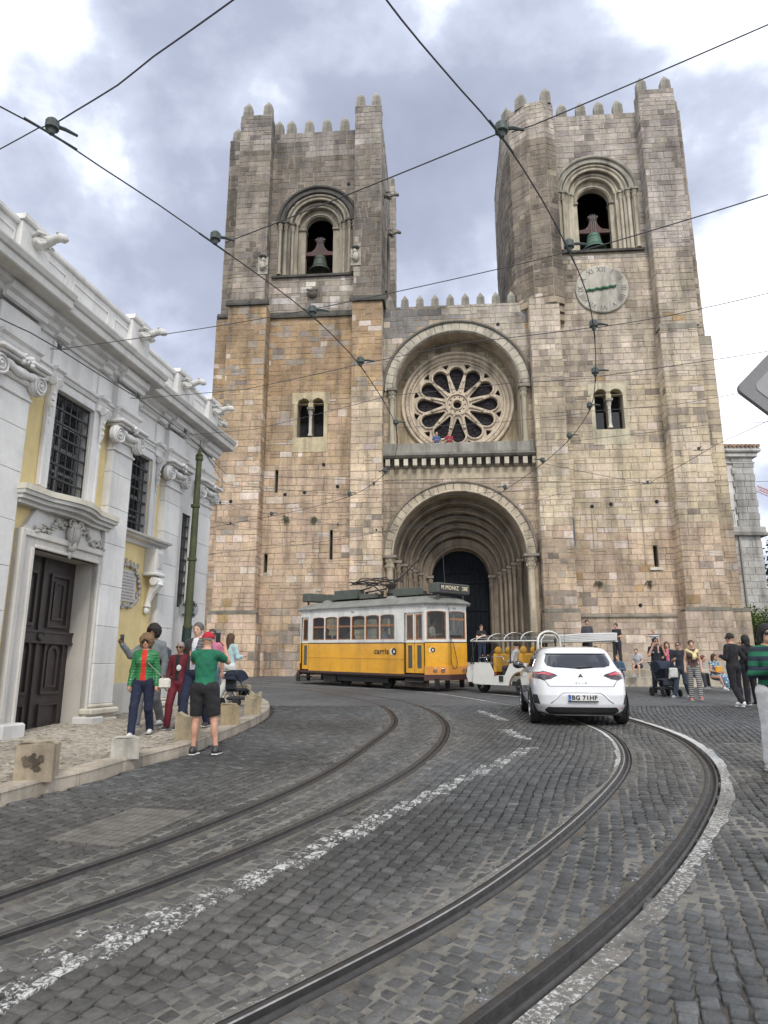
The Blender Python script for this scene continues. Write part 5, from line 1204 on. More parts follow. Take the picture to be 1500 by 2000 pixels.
# ================================================================ POLE WITH ROUND SIGN
px_, py_ = -4.93, 17.5; pz_ = gz(py_)+PZ
po = thing('utility_pole', 'tall green painted iron pole beside the white church corner', 'pole', (px_,py_,pz_))
m_og = M('olive_paint', (.055,.066,.022), rough=.6, n=.35, ns=3, bump=.3); m_dg = M('dark_green_paint', (.008,.025,.018), rough=.45, n=.3, ns=3)
mb = MB(); mb.tube([(0,0,-.1),(.0,0,1.6),(.01,0,1.9)], .115, 14); mb.build('lower_shaft', m_dg, parent=po, smooth='auto')
mb = MB(); mb.tube([(.01,0,1.9),(.03,0,4.4),(.045,0,6.25)], [.098,.088,.072], 14); mb.build('upper_shaft', m_og, parent=po, smooth='auto')
for z in (1.9,3.6,5.0): mb = MB(); mb.lathe([(.11,z-.04),(.12,z-.03),(.12,z+.03),(.11,z+.04)], (.02,0,0), 14); mb.build('collar', m_og, parent=po)
mb = MB(); mb.tube([(.045,0,6.25),(.045,0,6.35)], [.1,.1], 10); mb.lathe([(.07,6.35),(.1,6.38),(.05,6.45),(.02,6.6),(0,6.62)], (.045,0,0), 10); mb.tube([(.045,0,6.6),(.045,0,6.8)], .012, 5); mb.build('finial', m_og, parent=po)
x_, y_, z_ = aty(368,1190,17.72)
sg_ = thing('round_sign', 'back of a round grey road sign fixed to the green pole', 'sign', (x_,y_,z_))
mb = MB(); mb.lathe([(0,0),(.245,0),(.25,.008),(.25,.02),(0,.02)], (0,0,0), 32, 'y'); mb.build('plate', M('sign_back', (.33,.35,.35), rough=.45, metal=.5, n=.2, ns=4), parent=sg_)
for z in (-.13,.13): mb = MB(); mb.box((-.15,-.03,z-.02),(.17,-.001,z+.02)); mb.build('clamp', m_fit, parent=sg_)
mb = MB(); mb.lathe([(.025,-.002),(.045,-.002),(.045,-.001)], (.17,0,.1), 12, 'y'); mb.box((.09,-.004,-.05),(.13,-.001,.02)); mb.build('sticker', M('sticker', (.03,.04,.05)), parent=sg_)
# ================================================================ PALE BUILDING, RIGHT, BEHIND
pb = thing('pale_building', 'pale two storey building with tiled eaves behind the right tower', 'building', (0,0,0))
B0, B1, YB = 19.0, 24.4, 44.0
def bb(name, a, b, c, ch=0, mat=m_stone2): mb = MB().color(c); (mb.bbox(a,b,ch) if ch else mb.box(a,b)); return mb.build(name, mat, parent=pb)
bb('wall', (B0,YB,1), (B1,YB+14,16.0), (.62,.61,.59))
for k in range(22):
    z = 1+k*.44; 
    for j in range(5):
        o_ = .5*(k%2); a = B0+j*1.1+o_*.8; b_ = min(a+1.08, B1+.03)
        if z+.42 < 10.1 and a < B1-.1: v = r4.uniform(.85,1.08); bb('ashlar_block', (a,YB-.05,z+.006), (b_-.012,YB+.1,z+.43), (.42*v,.41*v,.385*v), .01)
for k in range(11):
    z = 10.75+k*.44
    for j in range(2): v = r4.uniform(.8,1.08); a = 23.0+j*.72+.1*(k%2); bb('pilaster_block', (a,YB-.12,z+.006), (min(a+.7,B1+.08),YB+.1,z+.43), (.42*v,.41*v,.39*v), .01)
bb('string_course', (B0,YB-.35,10.1), (B1+.4,YB+14,10.3), (.25,.24,.22), .03); bb('string_course', (B0,YB-.25,10.3), (B1+.3,YB+14,10.72), (.4,.39,.36), .05)
bb('cornice', (B0,YB-.3,15.4), (B1+.3,YB+14,15.7), (.5,.49,.46), .05); bb('cornice', (B0,YB-.5,15.7), (B1+.5,YB+14,16.05), (.58,.57,.54), .08); bb('cornice', (B0,YB-.15,15.0), (B1+.15,YB+14,15.1), (.45,.44,.42), .02)
for k in range(22):
    mb = MB().color(vary((.34,.22,.15),.2)); mb.tube([(B0+.1+k*.265,YB-.62,16.08),(B0+.1+k*.265,YB+2.5,16.7)], .12, 6); mb.build('roof_tile', m_stone2, parent=pb)
bb('downpipe', (22.9,YB-.2,1), (23.0,YB-.06,10.1), (.3,.28,.26))
wn = thing('window', None, None); wn.parent = pb
mb = MB(); mb.box((22.15,YB-.02,10.8),(22.6,YB-.01,12.6)); mb.build('pane', m_dark, parent=wn)
for k in range(6): mb = MB(); mb.tube([(22.15+.1*k,YB-.4,10.75),(22.15+.1*k,YB-.4,11.75)], .015, 4); mb.build('railing_bar', m_iron, parent=wn)
mb = MB(); mb.box((22.1,YB-.42,11.72),(22.7,YB-.38,11.77)); mb.build('railing', m_iron, parent=wn)
# ---- leafy shrub and tree
def leaves(name, c, r_, n, size, parent, cols, seed=1):
    rs = np.random.RandomState(seed); th = rs.rand(n)*6.283; u = rs.rand(n)*2-1; rr = rs.rand(n)**.4
    lump = 1+.25*np.sin(th*3+u*4)+.18*np.sin(th*7-u*9)
    s_ = np.sqrt(1-u*u); P_ = np.c_[s_*np.cos(th)*r_[0], s_*np.sin(th)*r_[1], u*r_[2]]*(rr*lump)[:,None]+np.array(c)
    A = rs.randn(n,3); A /= np.linalg.norm(A,axis=1)[:,None]; B_ = np.cross(A, rs.randn(n,3)); B_ /= np.linalg.norm(B_,axis=1)[:,None]
    sz_ = size*(.6+.8*rs.rand(n))[:,None]; V = np.stack([P_-A*sz_, P_+B_*sz_*.5, P_+A*sz_, P_-B_*sz_*.5],1).reshape(-1,3)
    C_ = np.array(cols)[rs.randint(0,len(cols),n)]*(.7+.6*rs.rand(n))[:,None]; C_ = np.c_[C_, np.ones(n)]
    return mesh_np(name, V, np.arange(4*n).reshape(-1,4), C_, m_leaf, parent=parent)
m_leaf = M('leaf', attr=True, rough=.55, spec=.3)
def shrub(loc, r_, label, cat, n, size, name='shrub', cols=((.05,.085,.018),(.07,.11,.025),(.035,.06,.015),(.10,.13,.03)), seed=1, trunk=1.0):
    t = thing(name, label, cat, loc); mb = MB().color((.1,.08,.05)); mb.tube([(0,0,-.1),(.05,0,trunk),(0,.1,trunk+r_[2])], [.16,.12,.04], 7)
    for k in range(7):
        a = k*.9; mb.tube([(0,0,trunk*.6+.1*k),(r_[0]*.45*math.cos(a),r_[1]*.45*math.sin(a),trunk+r_[2]*(.5+.1*k))], [.07,.025], 5)
    mb.build('trunk', m_stone2, parent=t); leaves('crown', (0,0,trunk+r_[2]*.9), r_, n, size, t, cols, seed); return t
shrub((19.75,36.8,LZ-.2), (1.6,1.3,1.25), 'leafy green shrub at the right foot of the cathedral', 'shrub', 6500, .085, trunk=.6)
shrub((28.2,46,1.2), (2.6,2.6,3.4), 'dark green tree beyond the pale building at the right edge', 'tree', 6000, .14, 'tree', ((.02,.04,.012),(.03,.05,.015)), 4, 4.2)
# distant crane jib
cr_ = thing('crane', 'thin red lattice crane jib far away beside the pale building', 'crane', (0,0,0))
a = Vector(aty(1482,957,120)); b = Vector(aty(1560,990,120)); mb = MB()
for k, off in enumerate(((0,0,0),(0,1.1,0),(0,.5,1.2))): mb.tube([a+Vector(off)*.7, b+Vector(off)], .07, 4)
for k in range(14):
    f = k/14; g_ = (k+.5)/14; mb.tube([a.lerp(b,f), a.lerp(b,g_)+Vector((0,.5,1.1)), a.lerp(b,(k+1)/14)], .05, 4)
mb.build('jib', M('crane_red', (.45,.16,.12)), parent=cr_)
mb = MB(); mb.tube([b, Vector((b.x,b.y,2))], .3, 4); mb.build('mast', M('crane_mast', (.4,.2,.15)), parent=cr_)
# ---- back of a road sign, close, at the right edge
c0 = Vector(aty(1443,752,2.6)); sgn = thing('road_sign', 'blank grey back of a diamond road sign at the right edge', 'sign', (c0.x+.205,2.6,c0.z))
sgn.rotation_euler = (0,0,R(-8))
def rdiamond(r_, rc_=.03):
    P_ = []
    for k in range(4):
        a = math.pi/2*k; cx_, cz_ = (r_-rc_*1.41)*math.cos(a), (r_-rc_*1.41)*math.sin(a)
        for q in range(-3,4): P_.append((cx_+rc_*math.cos(a+q*math.pi/12), cz_+rc_*math.sin(a+q*math.pi/12)))
    return P_
m_sb = M('sign_grey', (.17,.17,.172), rough=.6, n=.1, ns=6); m_sb2 = M('sign_grey_light', (.27,.27,.27), rough=.6, n=.08, ns=6)
mb = MB(); mb.prism(rdiamond(.205), (0,0,0), X3, Z3, (0,.025,0)); mb.build('plate', m_sb, parent=sgn)
mb = MB(); mb.prism(rdiamond(.14), (0,-.003,0), X3, Z3, (0,.003,0)); mb.build('inner_panel', m_sb2, parent=sgn)
mb = MB(); mb.tube([(.06,.06,-c0.z+.02),(.06,.06,.3)], .03, 10); mb.build('post', m_sb, parent=sgn)
# ================================================================ VEHICLES
def ground_mat(x, y, yaw, dz=0.0):
    f = Vector((math.cos(yaw), math.sin(yaw), SL*math.sin(yaw))).normalized()
    n_ = Vector((0,-SL,1)).normalized(); l = n_.cross(f).normalized()
    return Matrix(((f.x,l.x,n_.x,x),(f.y,l.y,n_.y,y),(f.z,l.z,n_.z,gz(y)+dz),(0,0,0,1)))
def vthing(name, label, cat, x, y, yaw, dz=0.0, group=None):
    t = thing(name, label, cat, group=group); t.matrix_world = ground_mat(x, y, yaw, dz); return t
m_ty = M('tram_yellow', (.74,.36,.012), rough=.32, n=.16, ns=1.3, coat=.3, stain=.25); m_tw = M('tram_white', (.68,.67,.63), rough=.35, n=.1, ns=2, stain=.28)
m_wood = M('varnished_wood', (.30,.12,.035), rough=.4, n=.25, ns=6); m_roof = M('tram_roof', (.20,.20,.18), rough=.55, n=.3, ns=2.5, bump=.2, bs=6)
m_und = M('underframe', (.022,.018,.017), rough=.7, n=.4, ns=4); m_box = M('roof_box_green', (.075,.085,.07), rough=.6, n=.25, ns=3)
m_tgl = glass('tram_glass', (.74,.77,.75), .3); m_blk = M('black_trim', (.015,.015,.016), rough=.45)
m_tyre = M('tyre_rubber', (.018,.018,.019), rough=.8, n=.2, ns=9)
# ---- tram
TR = vthing('tram', 'yellow and white vintage tram in front of the cathedral door', 'tram', -.228, 28.06, math.atan2(-.7106,.7036))
HW = 1.15
plan = [(-3.53,-HW),(3.53,-HW),(4.06,-.52),(4.06,.52),(3.53,HW),(-3.53,HW),(-4.06,.52),(-4.06,-.52)]
def tpan(name, p0, p1, outline, holes, mat, th=.05, out=0.0, parent=TR):
    L_ = math.hypot(p1[0]-p0[0], p1[1]-p0[1]); u = ((p1[0]-p0[0])/L_, (p1[1]-p0[1])/L_, 0); nrm = (u[1],-u[0],0)
    mb = MB(); mb.plate(outline, holes, (p0[0]+nrm[0]*out,p0[1]+nrm[1]*out,0), u, Z3, (-nrm[0]*th,-nrm[1]*th,0)); return mb.build(name, mat, parent=parent)
def archwin(a, b, z0, z1, rise=.06, n=6): return [(a,z0),(b,z0),(b,z1)]+[((a+b)/2+(b-a)/2*math.cos(math.pi*i/n), z1+rise*math.sin(math.pi*i/n)) for i in range(1,n)]+[(a,z1)]
def twin(p0, p1, a, b, z0, z1, bar=None, name='tram_window', fw=.035):
    w = thing(name, None, None); w.parent = TR; w.name = 'window'
    ins = lambda k: archwin(a+k, b-k, z0+k, z1-k*.7)
    tpan('window_frame', p0, p1, archwin(a,b,z0,z1), [ins(fw)], m_wood, .05, -.005, w)
    if bar: tpan('window_bar', p0, p1, rectp(a+fw,b-fw,bar-.03,bar+.03), [], m_wood, .04, -.01, w)
    tpan('pane', p0, p1, ins(fw-.005), [], m_tgl, .006, -.03, w); return w
wins = [(-2.76+.803*i+.03, -2.76+.803*(i+1)-.03) for i in range(6)]
for side in (0, 1):
    p0, p1 = (plan[0], plan[1]) if side == 0 else (plan[4], plan[5])
    X_ = lambda x: (x+3.53) if side == 0 else (3.53-x)
    R_ = lambda a, b: tuple(sorted((X_(a), X_(b))))
    holes = [archwin(*R_(a,b),1.8,2.66) for a,b in wins]+[rectp(*R_(2.54,3.47),.5,2.74) if 0 else rectp(*R_(2.56,3.45),1.70,2.74), rectp(*R_(-3.45,-3.0),1.70,2.74)]
    tpan('upper_side', p0, p1, rectp(0,7.06,1.68,3.0), holes, m_tw)
    a, b = R_(-2.95,2.5); tpan('side_panel', p0, p1, rectp(a,b,1.12,1.66), [], m_ty, .05, .004); tpan('side_panel', p0, p1, rectp(a,b,.57,1.105), [], m_ty, .05, .006)
    tpan('trim_strip', p0, p1, rectp(a,b,1.655,1.69), [], m_blk, .05, .012); tpan('trim_strip', p0, p1, rectp(a,b,1.10,1.125), [], m_ty, .05, .02)
    tpan('cornice_strip', p0, p1, rectp(0,7.06,2.97,3.03), [], m_tw, .05, .03)
    for a, b in wins: twin(p0, p1, *R_(a,b), 1.8, 2.66, 2.32)
    for a, b, nl in ((2.56,3.45,2),(-3.45,-3.0,1)):
        d = thing('door', None, None); d.parent = TR; a2, b2 = R_(a,b); w_ = (b2-a2)/nl
        for k in range(nl):
            x0, x1 = a2+k*w_+.015, a2+(k+1)*w_-.015
            tpan('door_leaf', p0, p1, rectp(x0,x1,.62,1.68), [rectp(x0+.10,x1-.10,.78,1.58)], m_ty, .04, -.03, d); tpan('door_panel', p0, p1, rectp(x0+.10,x1-.10,.78,1.58), [], m_box, .02, -.05, d)
            tpan('door_leaf', p0, p1, rectp(x0,x1,1.69,2.73), [rectp(x0+.07,x1-.07,1.8,2.66)], m_tw, .04, -.03, d)
            tpan('door_frame', p0, p1, rectp(x0+.05,x1-.05,1.78,2.68), [rectp(x0+.09,x1-.09,1.83,2.63)], m_wood, .04, -.025, d); tpan('pane', p0, p1, rectp(x0+.09,x1-.09,1.83,2.63), [], m_tgl, .006, -.045, d)
        tpan('door_seam', p0, p1, rectp(a2-.02,a2+.0,.5,2.75), [], m_blk, .03, .005, d)
for e, (i0, i1, kind_) in enumerate(((1,2,'c'),(2,3,'f'),(3,4,'c'),(5,6,'c'),(6,7,'f'),(7,0,'c'))):
    p0, p1 = plan[i0], plan[i1]; L_ = math.hypot(p1[0]-p0[0], p1[1]-p0[1]); m0 = .06
    tpan('front_upper', p0, p1, rectp(0,L_,1.70,3.0), [archwin(m0,L_-m0,1.79,2.74,.05)], m_tw); tpan('front_panel', p0, p1, rectp(0,L_,.85,1.68), [], m_ty, .05, .004)
    tpan('trim_strip', p0, p1, rectp(0,L_,1.67,1.70), [], m_blk, .05, .01)
    tpan('fender_panel', p0, p1, rectp(-.03,L_+.03,.56,.86), [], M('fender_orange', (.62,.27,.05), rough=.3, n=.15, ns=3), .05, .05); tpan('bumper', p0, p1, rectp(-.05,L_+.05,.38,.58), [], M('bumper_brown', (.06,.025,.02), rough=.5), .08, .09)
    twin(p0, p1, m0, L_-m0, 1.79, 2.74, 2.5 if kind_ == 'f' else None, fw=.045)
    tpan('corner_post', p0, p1, rectp(-.025,.025,.86,3.0), [], m_tw if 0 else m_tw, .05, .02) if 0 else None
    tpan('cornice_strip', p0, p1, rectp(0,L_,2.97,3.03), [], m_tw, .05, .03)
def onface(p0, p1, u_, z, out): 
    L_ = math.hypot(p1[0]-p0[0], p1[1]-p0[1]); ux, uy = (p1[0]-p0[0])/L_, (p1[1]-p0[1])/L_; return Vector((p0[0]+ux*u_+uy*out, p0[1]+uy*u_-ux*out, z)), Vector((ux,uy,0)), Vector((uy,-ux,0))
m_lamp = M('amber_lens', (.45,.14,.03), rough=.2, coat=.5); m_redl = M('red_lens', (.35,.03,.03), rough=.2, coat=.5); m_chr = M('chrome', (.6,.6,.6), rough=.15, metal=1)
for p0, p1, us in ((plan[1],plan[2],(.35,.62)),(plan[2],plan[3],(.78,.95)),(plan[3],plan[4],(.2,.45))):
    for i, u_ in enumerate(us):
        c, u, n_ = onface(p0, p1, u_, .74, .05); mb = MB(); mb.tube([c, c+n_*.05], .075, 12); mb.build('lamp_rim', m_chr, parent=TR); mb = MB(); mb.tube([c+n_*.03, c+n_*.07], [.06,.045], 12); mb.build('headlight', m_lamp if i == 0 else m_redl, parent=TR)
# roof
mb = MB(); lev = [(3.02,1.045,1.07),(3.07,1.05,1.075),(3.11,1.03,1.05),(3.2,.985,.94),(3.29,.93,.78),(3.36,.86,.55),(3.39,.80,.28),(3.4,.76,.06)]
rp = []
for i in range(8):
    a, b = np.array(plan[i]), np.array(plan[(i+1)%8]); n_ = 8 if i in (0,4) else 3
    for k in range(n_): rp.append(a+(b-a)*k/n_)
nr = len(rp); V = [(p[0]*kx, p[1]*ky, z) for z,kx,ky in lev for p in rp]
mb.add(V, [(k*nr+i, k*nr+(i+1)%nr, (k+1)*nr+(i+1)%nr, (k+1)*nr+i) for k in range(len(lev)-1) for i in range(nr)]+[tuple(range(nr-1,-1,-1)), tuple(range((len(lev)-1)*nr, len(lev)*nr))])
mb.build('roof', m_roof, parent=TR, smooth='auto')
for x in (-2.5,1.3): mb = MB(); mb.sphere((x,-.55,3.3), (.3,.2,.16), 12, 6); mb.build('roof_vent', m_roof, parent=TR, smooth=True)
def tb(name, a, b, mat, ch=.015): mb = MB(); mb.bbox(a,b,ch); return mb.build(name, mat, parent=TR)
tb('roof_walkway', (-3.0,-.35,3.42),(3.0,.35,3.46), m_und); tb('roof_box', (-2.1,-.55,3.44),(-.7,-.1,3.82), m_box); tb('roof_box', (-.6,-.5,3.42),(.3,-.1,3.6), m_box); tb('roof_box', (1.3,-.5,3.42),(2.5,-.05,3.72), m_box); tb('roof_box', (.9,.1,3.42),(2.2,.5,3.65), m_und)
pg = thing('pantograph', None, None); pg.parent = TR
mb = MB()
for y in (-.45,.45):
    mb.tube([(-1.0,y*.6,3.75),(.0,y,3.85),(.3,y*.7,4.0),(-1.1,y*.9,4.05)], .03, 6); mb.tube([(.6,y*.6,3.55),(.2,y,3.9),(-.4,y,4.12),(-1.1,y,4.1)], .028, 6); mb.tube([(-.9,y,4.12),(.9,y,4.2),(1.0,y*.8,4.05)], .022, 6); mb.tube([(-1.2,y,4.0),(-.5,y,4.25),(.7,y,4.18)], .018, 6)
    for x in (-.4,.5): mb.tube([(x,y*.6,3.44),(x,y*.6,3.7)], [.05,.07], 8)
for x in (-1.1,-.5,.2,.8): mb.tube([(x,-.6,4.12),(x,.6,4.12)], .025, 6)
mb.build('frame', m_und, parent=pg)
mb = MB(); mb.lathe([(.16,3.45),(.2,3.6),(.14,3.75),(.2,3.95),(.05,4.05)], (.75,0,0), 12); mb.build('pole_base', m_und, parent=pg)
mb = MB(); mb.tube([(.7,0,3.9),(1.25,.15,4.3),(2.6,.5,5.45),(2.95,.6,5.75)], .025, 6); mb.build('trolley_pole', m_iron, parent=TR)
mb = MB(); mb.tube([(2.9,.6,5.7),(3.2,.3,4.8),(3.6,-.1,3.8),(3.9,-.3,3.1)], .008, 4); mb.build('pole_rope', m_iron, parent=TR)
def signbox(x, sgn_):
    b = thing('destination_box', None, None); b.parent = TR; y0, y1 = (-.95,.85)
    mb = MB(); mb.bbox((min(x,x-sgn_*.45),y0,3.42),(max(x,x-sgn_*.45),y1,3.78),.03); mb.build('case', m_box, parent=b)
    mb = MB(); mb.box((min(x-.01,x+.012) if sgn_ > 0 else x-.012,y0+.1,3.48),(x+.012 if sgn_ > 0 else x+.01,y1-.08,3.74)); mb.build('screen', m_blk, parent=b)
    for y in (y0+.2,y1-.2): mb = MB(); mb.box((x-sgn_*.2-.03,y-.03,3.1),(x-sgn_*.2+.03,y+.03,3.44)); mb.build('bracket', m_box, parent=b)
    return b
sb_ = signbox(4.0, 1); signbox(-3.75, -1)
m_led = M('sign_letters', (.75,.66,.42), rough=.5); 
put_text('M.MONIZ', .21, m_led, sb_, frame((4.018,-.31,3.61),(0,1,0),(0,0,1)), .003, .0)
put_text('28E', .21, m_led, sb_, frame((4.018,.54,3.61),(0,1,0),(0,0,1)), .003, .0)
# lettering and emblem
m_tx = M('lettering_black', (.02,.02,.02), rough=.5); m_emw = M('emblem_white', (.72,.70,.62), rough=.5)
put_text('carris', .30, m_tx, TR, frame((1.36,-HW-.012,1.36),(1,0,0),(0,0,1)), .003, .006)
def emblem(c, u, n_, r_):
    g_ = thing('emblem', None, None); g_.parent = TR
    for dx, mt, r2, nm in ((-.35,m_emw,0,'white_ring'),(.3,m_tx,.45,'black_ring')):
        cc = Vector(c)+Vector(u)*dx*r_; mb = MB(); V = []; F = []; N_ = 24; M0 = frame(cc, u, Z3)
        for k in range(N_):
            a = 2*math.pi*k/N_
            for rr in (r_, r_*(r2 or .45)): V.append(M0 @ Vector((rr*math.cos(a), rr*math.sin(a), .004+.002*(dx > 0))))
        for k in range(N_): F.append((2*k, 2*((k+1)%N_), 2*((k+1)%N_)+1, 2*k+1))
        mb.add(V, F); mb.build(nm, mt, parent=g_)
emblem((1.98,-HW-.008,1.36),(1,0,0),(0,-1,0),.125)
c, u, n_ = onface(plan[1],plan[2],.25,1.42,.008); emblem(c,u,n_,.085)
put_text('564', .11, m_tx, TR, frame((-.26,-HW-.004,2.86),(1,0,0),(0,0,1)), .002)
c, u, n_ = onface(plan[2],plan[3],.35,2.87,.004); put_text('564', .11, m_tx, TR, frame(c, u, (0,0,1)), .002)
mb = MB(); c, u, n_ = onface(plan[2],plan[3],.0,2.9,.06); pts = [c, c+Vector((.02,.02,-.8)), c+Vector((.05,.02,-1.4)), c+Vector((.0,.08,-1.9)), c+Vector((0,.2,-2.12)), c+Vector((0,.38,-2.1)), c+Vector((0,.42,-1.9)), c+Vector((.03,.2,-1.3)), c+Vector((.03,.05,-1.1))]; mb.tube(pts, .011, 5); mb.build('pull_cord', m_blk, parent=TR)
# underframe, wheels, steps, lifeguard
tb('underframe', (-3.4,-1.05,.4),(3.4,1.05,.6), m_und); tb('sill_beam', (-3.5,-1.17,.47),(3.5,1.17,.565), M('sill_maroon', (.045,.02,.018), rough=.6)); tb('equipment_box', (-2.2,-1.0,.15),(-1.4,-.6,.45), m_und); tb('truck_frame', (-1.5,-.95,.2),(1.5,-.78,.5), m_und); tb('truck_frame', (-1.5,.78,.2),(1.5,.95,.5), m_und); tb('step_board', (2.5,-1.3,.3),(3.5,-.95,.34), m_und); tb('step_board', (-3.5,-1.3,.3),(-2.95,-.95,.34), m_und)
tb('step_panel', (2.4,-1.0,.12),(3.5,-.9,.45), M('worn_board', (.10,.075,.06), rough=.8, n=.4, ns=4))
for x in (-1.2,1.2):
    for y in (-.62,.62):
        mb = MB(); mb.lathe([(0,-.06),(.1,-.07),(.12,-.04),(.27,-.03),(.34,-.06),(.34,.06),(0,.06)], (x,y,.35), 20, 'y'); mb.build('wheel', m_und, parent=TR)
for x, nm in ((3.9,'lifeguard'),(-3.9,'lifeguard')):
    mb = MB()
    for k in range(5): mb.box((x-.03+.05*k*(1 if x > 0 else -1),-1.0,.12+.05*k),(x+.0+.05*k*(1 if x > 0 else -1),1.0,.14+.05*k))
    for y in (-.95,-.4,.4,.95): mb.box((x-.1,y-.02,.1),(x+.1,y+.02,.45))
    mb.build(nm, m_und, parent=TR)
mb = MB(); mb.box((-3.45,-1.08,.62),(3.45,1.08,.66)); mb.build('floor_boards', m_und, parent=TR)
mb = MB(); mb.box((-3.4,-1.05,2.93),(3.4,1.05,2.96)); mb.build('ceiling', m_wood, parent=TR)
for k in range(7):
    for y in (-1,1):
        if k in (3,): continue
        mb = MB(); x = -2.6+.72*k; mb.bbox((x,y*.62-.38,.95),(x+.42,y*.62+.38,1.05),.02); mb.bbox((x-.04,y*.62-.38,1.05),(x+.03,y*.62+.38,1.7),.02); mb.build('seat', M('seat_leather', (.05,.03,.02), rough=.6) if k == 0 and y == -1 else bpy.data.materials['seat_leather'], parent=TR)
for x in (-2.9,2.4):
    mb = MB(); mb.box((x,-1.05,.66),(x+.04,-.4,2.9)); mb.box((x,.4,.66),(x+.04,1.05,2.9)); mb.build('bulkhead', m_wood, parent=TR)
# ---- white hatchback
CAR = vthing('parked_car', 'white hatchback seen from behind in the middle of the street', 'car', 3.90, 14.1, math.pi/2-R(7)); CAR.name = 'car'
CAR.matrix_world = CAR.matrix_world @ Matrix.Rotation(-math.pi/2,4,'Z') @ Matrix.Scale(1.0,4)     # local x right, y forward
LV = [(.20,.80,.14,4.05,5),(.27,.90,.06,4.18,6),(.42,.945,.0,4.28,7),(.60,.955,-.02,4.3,7),(.78,.955,.01,4.25,7),(.92,.95,.05,4.15,7),(1.0,.935,.10,3.6,6.5),(1.06,.90,.15,3.2,6),(1.10,.86,.20,3.1,5.5),(1.22,.805,.33,2.9,5),(1.36,.745,.50,2.6,5),(1.45,.70,.62,2.35,4.5),(1.50,.64,.66,2.2,4),(1.53,.5,.85,2.05,4),(1.545,.25,1.2,1.8,3)]
def lvl(z):
    z = max(LV[0][0], min(LV[-1][0], z))
    for a, b in zip(LV[:-1], LV[1:]):
        if a[0] <= z <= b[0]:
            t = (z-a[0])/(b[0]-a[0]); return [a[i]+(b[i]-a[i])*t for i in range(5)]
m_cw = M('car_white', (.72,.73,.75), rough=.25, coat=1.0, spec=.5); m_cgl = M('tinted_glass', (.012,.014,.016), rough=.06, coat=1, spec=.7); m_plb = M('black_plastic', (.02,.02,.022), rough=.55)
def rear(x, z):
    _, hw, yr, yf, n = lvl(z); cy, hy = (yr+yf)/2, (yf-yr)/2; q = min(.9999, abs(x)/hw); return cy-hy*(1-q**n)**(1/n)
def sidex(y, z):
    _, hw, yr, yf, n = lvl(z); cy, hy = (yr+yf)/2, (yf-yr)/2; q = min(.9999, abs(y-cy)/hy); return hw*(1-q**n)**(1/n)
mb = MB(); NP = 96; V = []
def ringang():
    out = []
    for i in range(NP): out.append(2*math.pi*i/NP)
    return out
zs = []
for a, b in zip(LV[:-1], LV[1:]):
    k = max(1, int(round((b[0]-a[0])/.03))); zs += [a[0]+(b[0]-a[0])*i/k for i in range(k)]
zs.append(LV[-1][0])
for z in zs:
    _, hw, yr, yf, n = lvl(z); cy, hy = (yr+yf)/2, (yf-yr)/2
    for t in ringang():
        c, s = math.cos(t), math.sin(t); V.append((hw*math.copysign(abs(c)**(2/n), c), cy+hy*math.copysign(abs(s)**(2/n), s), z))
mb.add(V, [(k*NP+i, k*NP+(i+1)%NP, (k+1)*NP+(i+1)%NP, (k+1)*NP+i) for k in range(len(zs)-1) for i in range(NP)]+[tuple(range(NP-1,-1,-1)), tuple(range((len(zs)-1)*NP, len(zs)*NP))])
mb.build('body', m_cw, parent=CAR, smooth=True)
def grid_in(poly, step):
    xs = [p[0] for p in poly]; zs_ = [p[1] for p in poly]; x0, x1, z0, z1 = min(xs), max(xs), min(zs_), max(zs_)
    rows = []; nz = max(2, int((z1-z0)/step)+1)
    for j in range(nz+1):
        z = z0+(z1-z0)*(j/nz*.998+.001); cr = []
        for (a, b) in zip(poly, poly[1:]+poly[:1]):
            if (a[1] > z) != (b[1] > z): cr.append(a[0]+(b[0]-a[0])*(z-a[1])/(b[1]-a[1]))
        if len(cr) >= 2: rows.append((z, min(cr), max(cr)))
    return rows, max(2, int((x1-x0)/step)+1)
def patch(name, poly, out, mat, face='rear', step=.03, parent=None, th=.0):
    rows, nx_ = grid_in(poly, step); V = []; F = []
    for z, a, b in rows:
        for i in range(nx_+1):
            x = a+(b-a)*i/nx_
            if face == 'rear': V.append((x, rear(x, z)-out, z))
            else: sg = -1 if face == 'left' else 1; V.append((sg*(sidex(x, z)+out), x, z))
    n = nx_+1
    for j in range(len(rows)-1):
        for i in range(nx_):
            q = (j*n+i, j*n+i+1, (j+1)*n+i+1, (j+1)*n+i); F.append(q if face != 'left' else q[::-1])
    # skirt back to the body
    m0 = len(V); per = [j*n for j in range(len(rows))]+[(len(rows)-1)*n+i for i in range(1,n)]+[j*n+n-1 for j in range(len(rows)-2,-1,-1)]+[i for i in range(n-2,0,-1)]
    for k in per:
        x, y, z = V[k]; V.append((x, y+out+.004, z) if face == 'rear' else (x-math.copysign(out+.004, x), y, z))
    for i in range(len(per)): F.append((per[i], per[(i+1)%len(per)], m0+(i+1)%len(per), m0+i))
    mb = MB(); mb.add(V, F); return mb.build(name, mat, parent=parent or CAR, smooth='auto')
def mir(P): return [(-x, z) for x, z in P][::-1]
patch('rear_window', [(-.60,1.40),(-.66,1.24),(-.62,1.16),(-.45,1.115),(0,1.10),(.45,1.115),(.62,1.16),(.66,1.24),(.60,1.40),(0,1.425)], .006, m_cgl)
patch('spoiler_edge', [(-.62,1.445),(-.62,1.405),(0,1.43),(.62,1.405),(.62,1.445),(0,1.47)], .035, m_cw)
